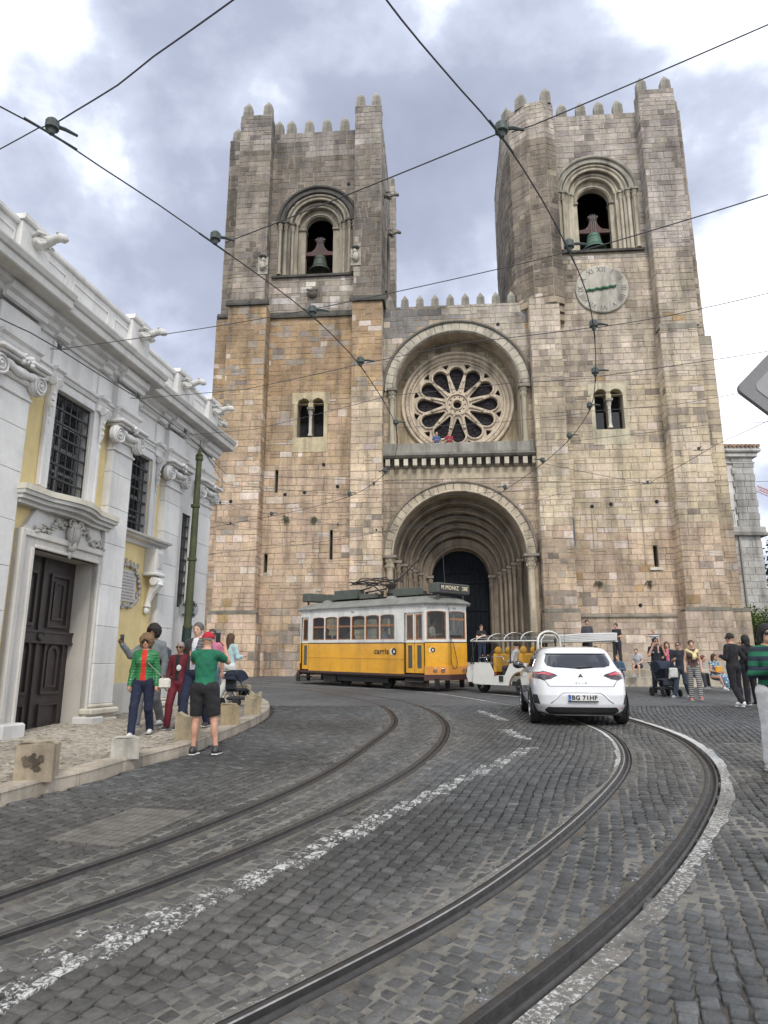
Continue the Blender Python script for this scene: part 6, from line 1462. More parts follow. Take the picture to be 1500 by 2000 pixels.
for sg in (0,1):
    P_ = [(-.905,1.05),(-.70,1.065),(-.42,.985),(-.60,.905),(-.72,.885),(-.90,.895),(-.93,.97)]; P_ = mir(P_) if sg else P_
    tl = patch('tail_light', P_, .012, M('smoked_lens', (.045,.03,.035), rough=.12, coat=1) if not sg else bpy.data.materials['smoked_lens'])
    Q_ = [(-.88,1.035),(-.70,1.045),(-.46,.985),(-.60,.98),(-.72,1.0),(-.88,1.0)]; Q_ = mir(Q_) if sg else Q_
    patch('red_lens', Q_, .016, M('tail_red', (.5,.05,.07), rough=.15, coat=1) if not sg else bpy.data.materials['tail_red'], parent=tl)
    P_ = [(-.915,.60),(-.85,.60),(-.80,.42),(-.925,.42)]; P_ = mir(P_) if sg else P_; patch('air_vent', P_, .006, m_plb)
    P_ = [(-.80,.345),(-.62,.33),(-.62,.345),(-.80,.36)]; P_ = mir(P_) if sg else P_; patch('reflector', P_, .006, bpy.data.materials['tail_red'])
patch('rear_diffuser', [(-.62,.22),(.62,.22),(.72,.30),(.66,.37),(-.66,.37),(-.72,.30)], .008, m_plb)
patch('tailgate_seam', [(-.62,.765),(.62,.765),(.62,.773),(-.62,.773)], .002, m_plb)
for sg in (0,1):
    P_ = [(-.71,.885),(-.70,.885),(-.61,.77),(-.63,.77)]; P_ = mir(P_) if sg else P_; patch('tailgate_seam', P_, .002, m_plb, step=.01)
m_rec = M('plate_recess', (.62,.63,.65), rough=.3, coat=1)
mb = MB(); 
def rcrv(L, r_, name, mat): 
    mb = MB(); mb.tube([(x, rear(x,z)-.006, z) for x, z in L], r_, 5); return mb.build(name, mat, parent=CAR, smooth=True)
rcrv([(-.60,.45),(-.52,.52),(-.42,.615),(-.36,.655),(0,.66),(.36,.655),(.42,.615),(.52,.52),(.60,.45)], .012, 'bumper_crease', m_cw)
npl = thing('number_plate', None, None); npl.parent = CAR
yp = rear(0,.56)-.03
mb = MB(); mb.bbox((-.27,yp,.49),(.30,yp+.03,.615),.008); mb.build('plate', M('plate_white', (.62,.62,.6), rough=.4), parent=npl)
mb = MB(); mb.box((-.265,yp-.003,.495),(-.215,yp,.61)); mb.build('blue_band', M('plate_blue', (.02,.10,.35), rough=.4), parent=npl)
mb = MB(); mb.box((-.275,yp-.002,.475),(.305,yp+.02,.492)); mb.build('plate_frame', m_plb, parent=npl)
put_text('BG 71HF', .118, m_tx, npl, frame((.04,yp-.004,.553),(1,0,0),(0,0,1)), .002, .004); put_text('P', .04, m_emw, npl, frame((-.24,yp-.005,.52),(1,0,0),(0,0,1)), .001)
bd = thing('badge', None, None); bd.parent = CAR; yb = rear(0,.96)-.006
dm = lambda s_: [(0,.075*s_),(.048*s_,0),(0,-.075*s_),(-.048*s_,0)]
mb = MB(); mb.plate(dm(1), [dm(.72)], (0,yb,.945), X3, Z3, (0,-.012,0)); mb.plate(dm(.62), [dm(.3)], (0,yb,.945), X3, Z3, (0,-.012,0)); mb.build('diamond', m_blk, parent=bd)
for ch_, x in zip('CLIO', (-.09,-.03,.03,.09)): put_text(ch_, .042, m_tx, bd, frame((x,rear(0,.83)-.004,.83),(1,0,0),(0,0,1)) @ Matrix.Diagonal((1.25,1,1,1)), .003)
mb = MB(); mb.tube([(-.05,rear(0,1.13)-.03,1.135),(.12,rear(.12,1.13)-.03,1.14),(.27,rear(.27,1.15)-.02,1.15)], [.022,.024,.008], 6); mb.build('rear_wiper', m_plb, parent=CAR)
for f_ in ('left','right'):
    patch('rear_side_window', [(1.02,1.12),(1.60,1.10),(1.60,1.40),(1.3,1.41),(1.1,1.30)], .006, m_cgl, f_); patch('front_side_window', [(1.66,1.10),(2.75,1.10),(2.45,1.32),(2.2,1.42),(1.66,1.42)], .006, m_cgl, f_)
    patch('door_seam', [(1.05,.45),(1.06,.45),(1.3,1.08),(1.29,1.08)], .001, m_plb, f_, .02); patch('door_seam', [(2.02,.35),(2.03,.35),(2.03,1.08),(2.02,1.08)], .001, m_plb, f_, .02); patch('sill_trim', [(1.1,.24),(3.1,.24),(3.1,.32),(1.1,.32)], .008, m_plb, f_)
    sg = -1 if f_ == 'left' else 1
    mb = MB(); y = 1.75; mb.tube([(sg*(sidex(y,.88)+.02),y-.09,.9),(sg*(sidex(y,.88)+.03),y,.905),(sg*(sidex(y,.88)+.02),y+.09,.9)], .014, 6); mb.build('door_handle', m_cw, parent=CAR, smooth=True)
    mr = thing('wing_mirror', None, None); mr.parent = CAR
    mb = MB(); mb.sphere((sg*1.04,2.68,1.12), (.13,.08,.09), 12, 8); mb.build('housing', m_cw if sg > 0 else m_plb, parent=mr, smooth=True)
    mb = MB(); mb.sphere((sg*1.045,2.63,1.12), (.11,.04,.072), 12, 8); mb.build('mirror_glass', m_cgl, parent=mr, smooth=True); mb = MB(); mb.tube([(sg*.88,2.72,1.06),(sg*.98,2.7,1.08)], .03, 6); mb.build('arm', m_plb, parent=mr)
    for y in (.72,3.32):
        mb = MB(); n_ = 20
        V = [(sg*(sidex(y,.6)+.004), y+.40*math.cos(math.pi*i/n_), .33+.40*math.sin(math.pi*i/n_)) for i in range(n_+1)]+[(sg*(sidex(y,.3)+.004),y-.40,.2),(sg*(sidex(y,.3)+.004),y+.40,.2)]
        mb.add(V, [tuple(range(len(V)))]); mb.build('wheel_arch', m_plb, parent=CAR)
        wh = thing('wheel', None, None); wh.parent = CAR; wh.location = (sg*.86, y, .335); wh.rotation_euler = (0,0,0 if sg > 0 else math.pi)
        mb = MB(); mb.lathe([(.21,-.11),(.30,-.115),(.33,-.09),(.335,-.05),(.335,.05),(.33,.09),(.30,.115),(.21,.11)], (0,0,0), 36, 'x'); mb.build('tyre', m_tyre, parent=wh, smooth='auto')
        mb = MB(); mb.lathe([(.0,.06),(.05,.085),(.06,.06)], (0,0,0), 12, 'x'); mb.lathe([(.2,.07),(.215,.11),(.225,.10)], (0,0,0), 30, 'x')
        for k in range(10):
            a = 2*math.pi*k/10; mb.tube([(.07,.05*math.cos(a),.05*math.sin(a)),(.095,.21*math.cos(a+.12),.21*math.sin(a+.12))], .013, 4)
        mb.build('rim', M('alloy', (.45,.45,.46), rough=.3, metal=.9) if 'alloy' not in bpy.data.materials else bpy.data.materials['alloy'], parent=wh)
        mb = MB(); mb.lathe([(0,.03),(.21,.03)], (0,0,0), 20, 'x'); mb.build('brake_disc', m_und, parent=wh)
mb = MB(); mb.box((-.78,.25,.2),(.78,4.0,.3)); mb.build('underbody', m_und, parent=CAR)
mb = MB(); mb.tube([(-.15,1.15,1.53),(-.15,1.10,1.56)], [.03,.015], 8); mb.tube([(-.15,1.11,1.55),(-.15,1.02,1.86)], .004, 4); mb.build('antenna', m_plb, parent=CAR)
# ---- tuk-tuks
m_tkw = M('tuk_white', (.66,.65,.6), rough=.4, n=.06, ns=3); m_seat = M('yellow_vinyl', (.48,.25,.02), rough=.5, n=.1, ns=4); m_cnv = M('white_canvas', (.52,.52,.51), rough=.75, n=.08, ns=2, bump=.5, bs=5); m_pl = glass('clear_plastic', (.72,.72,.70), 1.2, .2)
def tuk(label, x, y, yaw, cloth):
    t = vthing('tuk_tuk', label, 'tuk-tuk', x, y, yaw, group='tuk-tuks waiting by the church')
    def tw(c, r_, nm='wheel', w_=.07):
        wh = thing(nm, None, None); wh.parent = t; wh.location = c
        mb = MB(); mb.lathe([(r_*.6,-w_),(r_*.92,-w_),(r_,-w_*.6),(r_,w_*.6),(r_*.92,w_),(r_*.6,w_)], (0,0,0), 24, 'y'); mb.build('tyre', m_tyre, parent=wh, smooth='auto')
        mb = MB(); mb.lathe([(0,-w_*.8),(r_*.25,-w_*.9),(r_*.3,-w_*.5)], (0,0,0), 12, 'y'); mb.lathe([(0,w_*.8),(r_*.25,w_*.9),(r_*.3,w_*.5)], (0,0,0), 12, 'y'); mb.lathe([(r_*.55,-w_*.9),(r_*.62,-w_)], (0,0,0), 24, 'y')
        for k in range(6): a = math.pi*k/3; mb.tube([(0,-w_*.6,0),(r_*.58*math.cos(a),-w_*.75,r_*.58*math.sin(a))], .03, 5); mb.tube([(0,w_*.6,0),(r_*.58*math.cos(a),w_*.75,r_*.58*math.sin(a))], .03, 5)
        mb.build('rim', bpy.data.materials['alloy'], parent=wh)
    tw((0,0,.26), .26); tw((-2.0,.58,.28), .28,'wheel',.09); tw((-2.0,-.58,.28), .28,'wheel',.09)
    def pt(nm, mbx, mat, sm=False): return mbx.build(nm, mat, parent=t, smooth=sm)
    for sy in (-1,1):
        prof = [(-.05,.32),(-.35,.30),(-1.5,.30)]+[(-2.0+.42*math.cos(a),.30+.42*math.sin(a)) for a in [math.pi*i/8 for i in range(0,9)]]+[(-2.55,.35),(-2.6,1.0),(-1.75,1.03),(-1.55,.98),(-1.35,.62),(-.95,.60),(-.75,1.0),(-.3,1.02),(-.12,.9)]
        mb = MB(); mb.prism(prof, (0,sy*.68,0), X3, Z3, (0,-sy*.04,0)); pt('side_panel', mb, m_tkw)
        mb = MB(); mb.tube([(-2.0+.45*math.cos(a),sy*.69,.29+.45*math.sin(a)) for a in [math.pi*i/10 for i in range(11)]], .03, 6); pt('wheel_arch', mb, M('arch_trim', (.2,.15,.1), rough=.5), True)
        mb = MB(); mb.box((-1.3,sy*.705-.008,.42),(-1.14,sy*.705+.008,.60)); pt('access_hatch', mb, m_plb)
        for a, b in (((-.05,.95),(.0,1.75)),((-2.5,1.0),(-2.5,1.8)),((-1.55,1.0),(-1.55,1.85))): mb = MB(); mb.tube([(a[0],sy*.62,a[1]),(b[0],sy*.6,b[1])], .024, 6); pt('canopy_post', mb, m_plb)
        mb = MB(); mb.tube([(-.8,sy*.68,1.0),(-.85,sy*.7,1.2),(-1.3,sy*.7,1.22),(-1.4,sy*.68,1.0)], .014, 5); mb.tube([(-.3,sy*.68,1.0),(-.35,sy*.7,1.18),(-.65,sy*.7,1.18),(-.7,sy*.68,1.0)], .014, 5); pt('hand_rail', mb, m_chr, True)
        mb = MB(); mb.lathe([(0,0),(.05,-.01*sy),(.05,.01)], (-1.0,sy*.7,.66), 10, 'y'); pt('side_lamp', mb, m_redl)
    mb = MB(); mb.bbox((-2.6,-.66,.30),(.0,.66,.36),.02); pt('floor', mb, m_und)
    mb = MB(); mb.prism([(-.1,.34),(.28,.36),(.36,.55),(.30,.85),(.1,1.0),(-.12,1.0)], (0,-.5,0), X3, Z3, (0,1.0,0)); pt('front_cowl', mb, m_tkw)
    mb = MB(); mb.tube([(.33,0,.5),(.3,0,.3),(.05,0,.26)], .04, 6); mb.sphere((.02,0,.56), (.34,.14,.08), 12, 6); pt('front_mudguard', mb, m_tkw, True)
    for sy in (-.35,.35): mb = MB(); mb.lathe([(0,.05),(.07,.05),(.08,0),(.06,-.05)], (.33,sy,.75), 12, 'x'); pt('headlight', mb, m_chr)
    ws = thing('windscreen', None, None); ws.parent = t
    mb = MB(); q = [(.12,-.56,.98),(.12,.56,.98),(-.08,.52,1.66),(-.08,-.52,1.66)]; mb.add(q,[(0,1,2,3)]); mb.build('pane', m_tgl, parent=ws); mb = MB(); mb.tube(q+[q[0]], .02, 6); mb.build('frame', m_plb, parent=ws)
    for x0, z0 in ((-.55,.6),(-1.55,.62)):
        mb = MB(); mb.bbox((x0-.25,-.55,z0-.02),(x0+.25,.55,z0+.14),.05); pt('seat', mb, m_seat, 'auto'); mb = MB(); mb.bbox((x0-.36,-.56,z0+.06),(x0-.22,.56,z0+.72),.06); pt('backrest', mb, m_seat, 'auto')
        for sy in (-.3,.3): mb = MB(); mb.sphere((x0-.3,sy,z0+.8), (.07,.18,.14), 12, 8); pt('headrest', mb, m_seat, True)
    # canopy: bowed ribs with a cover
    def bowp(x, k, n=10, zt=1.98): return [(x, .66*math.cos(math.pi*i/n)*k, 1.72+(zt-1.72)*math.sin(math.pi*i/n)*1.0) for i in range(n+1)]
    xs = [(.08,.9,1.82),(-.2,.98,1.90),(-.7,1,1.97),(-1.35,1,2.0),(-2.0,1,2.02),(-2.62,1,2.02)]
    R2 = [bowp(x,k,10,zt) for x,k,zt in xs]
    mb = MB(); V = [p for r_ in R2 for p in r_]; mb.add(V, [(j*11+i,(j+1)*11+i,(j+1)*11+i+1,j*11+i+1) for j in range(5) for i in range(10)]); pt('canopy_cover', mb, m_cnv if cloth else m_pl, 'auto')
    for r_ in R2: mb = MB(); mb.tube(r_, .013, 6); pt('canopy_rib', mb, m_tkw, True)
    for sy in (-1,1): mb = MB(); mb.tube([(x,.66*k*sy,1.72) for x,k,zt in xs], .022, 6); pt('canopy_rail', mb, m_tkw, True)
    if cloth:
        mb = MB()
        for k in range(5): mb.tube([(-2.6+.0*k,.7,1.78+.05*k),(-1.4,.72,1.72+.06*k),(.2,.62,1.7+.03*k)], .05, 6)
        pt('rolled_blind', mb, m_cnv, True)
    else:
        mb = MB(); rr = [( -2.64,p[1],p[2]) for p in bowp(0,1,10,2.02)]; lo = [(-2.64,.66,1.05),(-2.64,-.66,1.05)]
        mb.add(rr+[lo[1],lo[0]], [tuple(range(13))]); pt('rear_curtain', mb, m_pl)
        mb = MB(); mb.tube([(-2.65,.66,1.05)]+rr+[(-2.65,-.66,1.05),(-2.65,.66,1.05)], .035, 6); mb.tube([(-2.66,.5,1.15),(-2.66,.5,1.75),(-2.66,.3,1.9),(-2.66,-.3,1.9),(-2.66,-.5,1.75),(-2.66,-.5,1.15)], .02, 5); pt('curtain_trim', mb, m_tkw, True)
    return t
YT = math.atan2(.70,-.71)
T1 = tuk('white tuk-tuk with yellow seats and clear canopy between tram and car', 3.45, 24.6, YT, False)
T2 = tuk('white tuk-tuk with rolled white canvas canopy behind the car', 5.95, 26.3, math.atan2(.35,-.94), True)
put_text('TUK TOURS', .05, m_tx, T1, frame((-.9,.705,.78),(-1,0,0),(0,0,1)), .001) if 0 else None
# ================================================================ OVERHEAD WIRES (hung at tram wire height)
def wire(name, pts, r_, label, cat='wire', group=None, fits=(), mat=None):
    t = thing(name, label, cat, pts[0], group=group); P_ = [Vector(p)-Vector(pts[0]) for p in pts]
    mb = MB(); mb.tube(P_, r_, 5); mb.build('cable', mat or m_wire, parent=t)
    for f in fits:
        q = Vector(f[0])-Vector(pts[0]); d = Vector(f[1]).normalized(); s_ = f[2]*.8
        mb = MB(); mb.tube([q-d*.3*s_, q+d*.3*s_], .014*s_, 6); mb.tube([q+Vector((0,0,.0)), q+Vector((0,0,.07))*s_], [.03*s_,.05*s_], 8); mb.lathe([(.035*s_,.05*s_),(.075*s_,.07*s_),(.075*s_,.16*s_),(.05*s_,.19*s_),(0,.2*s_)], q, 10); 
        e_ = Vector(f[3]).normalized() if len(f) > 3 else d.cross(Z3); mb.tube([q+Vector((0,0,.12*s_)), q+Vector((0,0,.14*s_))+e_*.14*s_, q+Vector((0,0,.13*s_))+e_*.28*s_], [.022*s_,.022*s_,.016*s_], 6)
        mb.build('insulator', m_fit, parent=t)
    return t
WZ = 6.25
cw1 = [atz(x,y,WZ) for x,y in [(-60,172),(0,208),(100,262),(200,328),(310,400),(420,477),(520,548),(610,618),(680,686),(725,745),(765,812),(776,850),(772,888),(752,925),(700,962),(620,988),(530,1008),(440,1025),(330,1050),(200,1085)]]
cw2 = [atz(x,y,WZ) for x,y in [(725,-52),(755,0),(820,82),(900,175),(980,268),(1060,392),(1112,492),(1145,570),(1160,645),(1163,735),(1152,800),(1112,858),(1060,905),(1000,948),(960,972),(900,1003),(820,1025),(740,1040),(600,1062),(480,1075)]]
def ext_(P, a, b):
    P = [Vector(p) for p in P]
    if a: P = [P[0]+(P[0]-P[1]).normalized()*a]+P
    if b: P = P+[P[-1]+(P[-1]-P[-2]).normalized()*b]
    return P
cw1 = [tuple(p) for p in ext_([tuple(p) for p in catmull(cw1,.4)],9,9)]; cw2 = [tuple(p) for p in ext_([tuple(p) for p in catmull(cw2,.4)],9,9)]
def nrst(c, x, y): q = Vector(atz(x,y,WZ)); i = min(range(1,len(c)-1), key=lambda k: (Vector(c[k])-q).length); return Vector(c[i]), Vector(c[i+1])-Vector(c[i-1])
fx = lambda c, L: [(*nrst(c,x,y), s_, dir_) for x,y,s_,dir_ in L]
wire('contact_wire', cw1, .0075, 'thick tram wire sweeping down from the upper left corner', 'wire', 'tram contact wires', fx(cw1,[(100,262,1,(1,1,.1)),(420,477,1,(1,.6,.1)),(612,620,1,(1,.2,0)),(703,708,1,(1,.2,0)),(765,835,.9,(1,.2,0)),(752,925,.9,(-1,1,0)),(690,966,.9,(1,0,0)),(530,1005,.9,(1,0,0))]))
wire('contact_wire', cw2, .0075, 'thick tram wire crossing the right tower and clock face', 'wire', 'tram contact wires', fx(cw2,[(980,268,1,(1,.25,.1)),(1112,490,1,(1,.2,.1)),(1158,640,1,(1,.2,0)),(1162,735,1,(1,0,0)),(1150,803,.9,(1,.1,0)),(1112,858,.9,(1,0,0)),(1060,905,.9,(-1,0,0)),(985,955,.9,(-1,.5,0))]))
SP = 'thin span wires holding the tram lines'
def span(L, z, r_=.006, label='', fitat=()):
    P_ = [atz(x,y,z+(dz if dz else 0)) for x,y,dz in [(p+(0,))[:3] for p in L]]; out = []
    off_ = lambda p: p[0] <= 0 or p[0] >= 1500 or p[1] < 0
    P_ = ext_(P_, 7 if off_(L[0]) else 0, 7 if off_(L[-1]) else 0)
    for a, b in zip(P_[:-1], P_[1:]):
        for k in range(8): f = k/8; q = Vector(a).lerp(Vector(b), f); q.z -= .012*(Vector(b)-Vector(a)).length*math.sin(math.pi*f)*.3; out.append(tuple(q))
    out.append(P_[-1]); return wire('span_wire', out, r_, label, 'wire', SP, [(Vector(atz(x,y,z)), Vector((1,.1,0)), .55) for x,y in fitat])
span([(-40,312),(75,250),(104,243)],6.4,.006,'short span wire at the left edge below the top corner')
span([(104,243),(145,218),(230,166),(300,110),(455,0),(520,-50)],6.4,.007,'span wire rising to the top edge left of the towers')
span([(440,474),(970,262)],6.5,.007,'span wire running up from left tower to the right tower')
span([(1000,258),(1045,243),(1500,48),(1560,22)],6.5,.006,'span wire rising past the top of the right tower to the right edge')
span([(115,682),(430,636),(620,602),(980,524),(1110,492)],6.45,.006,'span wire crossing both towers at belfry sill height')
span([(1120,494),(1250,457),(1500,380),(1560,362)],6.45,.007,'span wire leaving the clock tower bell for the right edge')
span([(270,778),(480,760),(700,712),(900,670),(1155,640)],6.45,.006,'span wire passing over the rose window arch')
span([(1165,640),(1300,618),(1500,573),(1560,560)],6.45,.006,'span wire from below the clock to the right edge')
span([(360,850),(500,838),(770,770)],6.45,.005,'span wire left of the rose window to the pale church'); span([(770,772),(1000,748),(1163,738)],6.45,.005,'span wire crossing the lower rose window')
span([(1170,735),(1330,712),(1500,686),(1560,676)],6.45,.006,'span wire right of the paired window at the right tower')
span([(1150,803),(1320,790),(1445,768)],6.45,.005,'faint span wire over the right buttress below the windows')
span([(775,835),(960,826),(1150,806)],6.4,.005,'faint span wire crossing beneath the rose window')
span([(1060,905),(1150,1000) if 0 else (1265,945),(1400,868),(1500,822),(1560,792)],6.4,.006,'span wire climbing to the right edge beside the pale building',((1365,880),(1265,945)))
span([(1500,824),(1380,830),(1115,862)],6.4,.005,'thin wire at right edge above the tiled eaves')
PT = (-4.89,17.5,6.1)
def pspan(L, label, z=6.1, r_=.006, fitat=()): return span(L, z, r_, label, fitat)
pspan([(388,868),(440,925),(640,935),(850,945),(1060,942),(1500,940),(1560,940)],'span wire crossing just under the balcony corbels',6.2,.006,((730,948),))
pspan([(388,868),(440,946),(560,957),(690,970),(1000,955),(1500,978)] if 0 else [(388,868),(440,946),(560,957),(690,966),(860,967),(1060,955)],'span wire dipping below the balcony to the portal arch',6.2,.006)
pspan([(388,980),(560,985),(690,966)],'span wire beside the scroll capital to the left tower',6.1,.005,((430,985),))
pspan([(388,960),(460,990),(530,1005),(660,1025),(800,1030),(900,1028)],'span wire across the left wall under the slit window',6.15,.005,((660,1027),))
pspan([(388,1055) if 0 else (390,1010),(450,1025),(560,1040),(650,1046)],'short span wire low over the left tower wall',6.0,.005,((450,1025),))
pspan([(0,622),(60,650),(116,682),(270,778),(362,846),(395,876),(420,912)],'dark cable descending along the white church cornice',6.0,.009,((116,682),(270,778),(362,846)))
pspan([(388,1092),(560,1062),(700,1030),(752,925)] if 0 else [(392,1085),(480,1070),(560,1060),(700,1044),(880,1024),(962,1002)],'lowest span wire across the porch mouth',6.0,.005,((735,1038),))
pspan([(880,1035),(1040,1046),(1240,1062),(1500,1090)],'span wire low across the right tower wall',6.0,.005)
pspan([(962,1002),(1100,962),(1265,945)],'short span wire right of the porch arch',6.1,.005)
# ================================================================ PEOPLE: each body is one continuous skin grown from a posed skeleton
def sd_cone(P, a, b, ra, rb):
    a = np.asarray(a, float); b = np.asarray(b, float); ab = b-a; t = np.clip(((P-a)@ab)/max(ab@ab,1e-9), 0, 1)
    return np.linalg.norm(P-(a+t[...,None]*ab), axis=-1)-(ra+(rb-ra)*t)
def sd_ell(P, c, r_, ax=None):
    q = P-np.asarray(c, float)
    if ax is not None: q = q@np.asarray(ax, float).T
    r_ = np.asarray(r_, float); k0 = np.linalg.norm(q/r_, axis=-1); k1 = np.linalg.norm(q/(r_*r_), axis=-1)+1e-9; return k0*(k0-1)/k1
def smin(a, b, k):
    h = np.clip(.5+.5*(b-a)/k, 0, 1); return b*(1-h)+a*h-k*h*(1-h)
def surface(f, lo, hi, res):
    """naive surface nets"""
    n = np.maximum(4, np.ceil((np.array(hi)-lo)/res).astype(int)+1); ax = [lo[i]+res*np.arange(n[i]) for i in range(3)]
    P = np.stack(np.meshgrid(*ax, indexing='ij'), -1); D = f(P); S = D < 0
    nx, ny, nz = n-1; cnt = np.zeros((nx,ny,nz)); acc = np.zeros((nx,ny,nz,3))
    off = [(i,j,k) for i in (0,1) for j in (0,1) for k in (0,1)]
    def sub(A, o): return A[o[0]:o[0]+nx, o[1]:o[1]+ny, o[2]:o[2]+nz]
    for o in off:
        for d in range(3):
            if o[d]: continue
            o2 = list(o); o2[d] = 1; a, b = sub(D,o), sub(D,o2); m = (a < 0) != (b < 0)
            t = np.where(m, a/np.where(m, a-b, 1), 0); p = np.zeros((nx,ny,nz,3)); 
            for q in range(3): p[...,q] = o[q]
            p[...,d] += t; acc += np.where(m[...,None], p, 0); cnt += m
    act = cnt > 0
    if not act.any(): return np.zeros((0,3)), np.zeros((0,4), int)
    idx = -np.ones((nx,ny,nz), int); idx[act] = np.arange(act.sum()); I = np.argwhere(act)
    V = np.array(lo)+res*(I+acc[act]/cnt[act][:,None]); Fs = []
    for d in range(3):
        e = [slice(1,None)]*3; e[d] = slice(0,None)
        A = S[:-1,:,:] != S[1:,:,:] if d == 0 else (S[:,:-1,:] != S[:,1:,:] if d == 1 else S[:,:,:-1] != S[:,:,1:])
        A = A.copy(); W = np.argwhere(A); d1, d2 = (d+1)%3, (d+2)%3
        ok = (W[:,d1] > 0) & (W[:,d2] > 0) & (W[:,d1] < n[d1]-1) & (W[:,d2] < n[d2]-1); W = W[ok]
        def g(a, b): q = W.copy(); q[:,d1] -= a; q[:,d2] -= b; return idx[q[:,0],q[:,1],q[:,2]]
        q = np.stack([g(1,1), g(0,1), g(0,0), g(1,0)], -1); s = S[W[:,0],W[:,1],W[:,2]]
        q[~s] = q[~s][:,::-1]; Fs.append(q[(q >= 0).all(1)])
    return V, np.concatenate(Fs)
_pm = {}
def pm(col, kind='cloth'):
    k = (tuple(col), kind)
    if k not in _pm:
        nm = 'cloth' if kind == 'cloth' else kind
        if kind == 'cloth': _pm[k] = M(nm, col, rough=.85, n=.2, ns=5, bump=1.0, bs=9)
        elif kind == 'skin': _pm[k] = M(nm, col, rough=.55, n=.06, ns=8)
        elif kind == 'hair': _pm[k] = M(nm, col, rough=.7, n=.35, ns=25, bump=.8, bs=60)
        elif kind == 'quilt':
            m = M(nm, col, rough=.4, n=.1, ns=9); t = m.node_tree; w = t.nodes.new('ShaderNodeTexWave'); w.bands_direction = 'Z'; w.inputs['Scale'].default_value = 7; w.inputs['Distortion'].default_value = 1.0
            tcn = t.nodes['Texture Coordinate']; bp = t.nodes.new('ShaderNodeBump'); bp.inputs['Strength'].default_value = .3; bp.inputs['Distance'].default_value = .02
            t.links.new(tcn.outputs['Object'], w.inputs[0]); t.links.new(w.outputs['Fac'], bp.inputs['Height']); t.links.new(bp.outputs[0], t.nodes['Principled BSDF'].inputs['Normal']); _pm[k] = m
        elif kind.startswith('stripe'):
            c2 = {'stripe_green':(.01,.02,.035),'stripe_grey':(.06,.06,.065),'stripe_child':(.03,.035,.06),'floral':(.1,.16,.22)}[kind]
            m = M(nm, col, rough=.85); t = m.node_tree; tcn = t.nodes['Texture Coordinate']; b = t.nodes['Principled BSDF']
            w = t.nodes.new('ShaderNodeTexWave'); w.bands_direction = 'Z'; w.inputs['Scale'].default_value = {'stripe_green':2.6,'stripe_grey':5.5,'stripe_child':4.5}.get(kind,3); w.inputs['Distortion'].default_value = .4
            mx = t.nodes.new('ShaderNodeMix'); mx.data_type = 'RGBA'; r_ = t.nodes.new('ShaderNodeMapRange'); r_.inputs[1].default_value = .45; r_.inputs[2].default_value = .55
            t.links.new(tcn.outputs['Object'], w.inputs[0]); t.links.new(w.outputs['Fac'], r_.inputs[0]); t.links.new(r_.outputs[0], mx.inputs[0]); mx.inputs[6].default_value = (*col,1); mx.inputs[7].default_value = (*c2,1); t.links.new(mx.outputs[2], b.inputs['Base Color']); _pm[k] = m
        elif kind == 'floral':
            m = M(nm, col, rough=.85); t = m.node_tree; tcn = t.nodes['Texture Coordinate']; v = t.nodes.new('ShaderNodeTexVoronoi'); v.inputs['Scale'].default_value = 14
            mx = t.nodes.new('ShaderNodeMix'); mx.data_type = 'RGBA'; r_ = t.nodes.new('ShaderNodeMapRange'); r_.inputs[1].default_value = .3; r_.inputs[2].default_value = .4
            t.links.new(tcn.outputs['Object'], v.inputs[0]); t.links.new(v.outputs['Distance'], r_.inputs[0]); t.links.new(r_.outputs[0], mx.inputs[0]); mx.inputs[6].default_value = (*col,1); mx.inputs[7].default_value = (.08,.15,.22,1); t.links.new(mx.outputs[2], t.nodes['Principled BSDF'].inputs['Base Color']); _pm[k] = m
        else: _pm[k] = M(nm, col, rough=.4, n=.1, ns=9)
    return _pm[k]
# arm presets: elbow and hand relative to the shoulder of a 1.75 m figure, x outwards, y forwards, z up
ARMS = {'down':((.06,-.03,-.29),(.08,.05,-.54)), 'swing_f':((.06,.08,-.27),(.05,.25,-.47)), 'swing_b':((.07,-.14,-.25),(.08,-.16,-.50)), 'pocket':((.10,-.10,-.27),(.04,.05,-.47)),
 'phone':((.10,.20,-.10),(-.02,.36,.12)), 'phone_side':((.20,.12,-.20),(.28,.30,.0)), 'hold':((.07,.02,-.28),(-.08,.26,-.22)), 'cross':((.09,.04,-.27),(-.17,.20,-.18)), 'push':((.06,.06,-.27),(.02,.36,-.22)),
 'point':((.24,.08,.02),(.50,.14,.08)), 'lap':((.06,.06,-.27),(-.06,.30,-.32)), 'ear':((.14,.14,-.20),(.0,.14,.14)), 'up_front':((.08,.20,-.16),(-.04,.30,.08)), 'legs_hold':((.10,.10,-.22),(-.02,.14,.06)), 'wheel':((.06,.18,-.2),(.0,.42,-.12))}
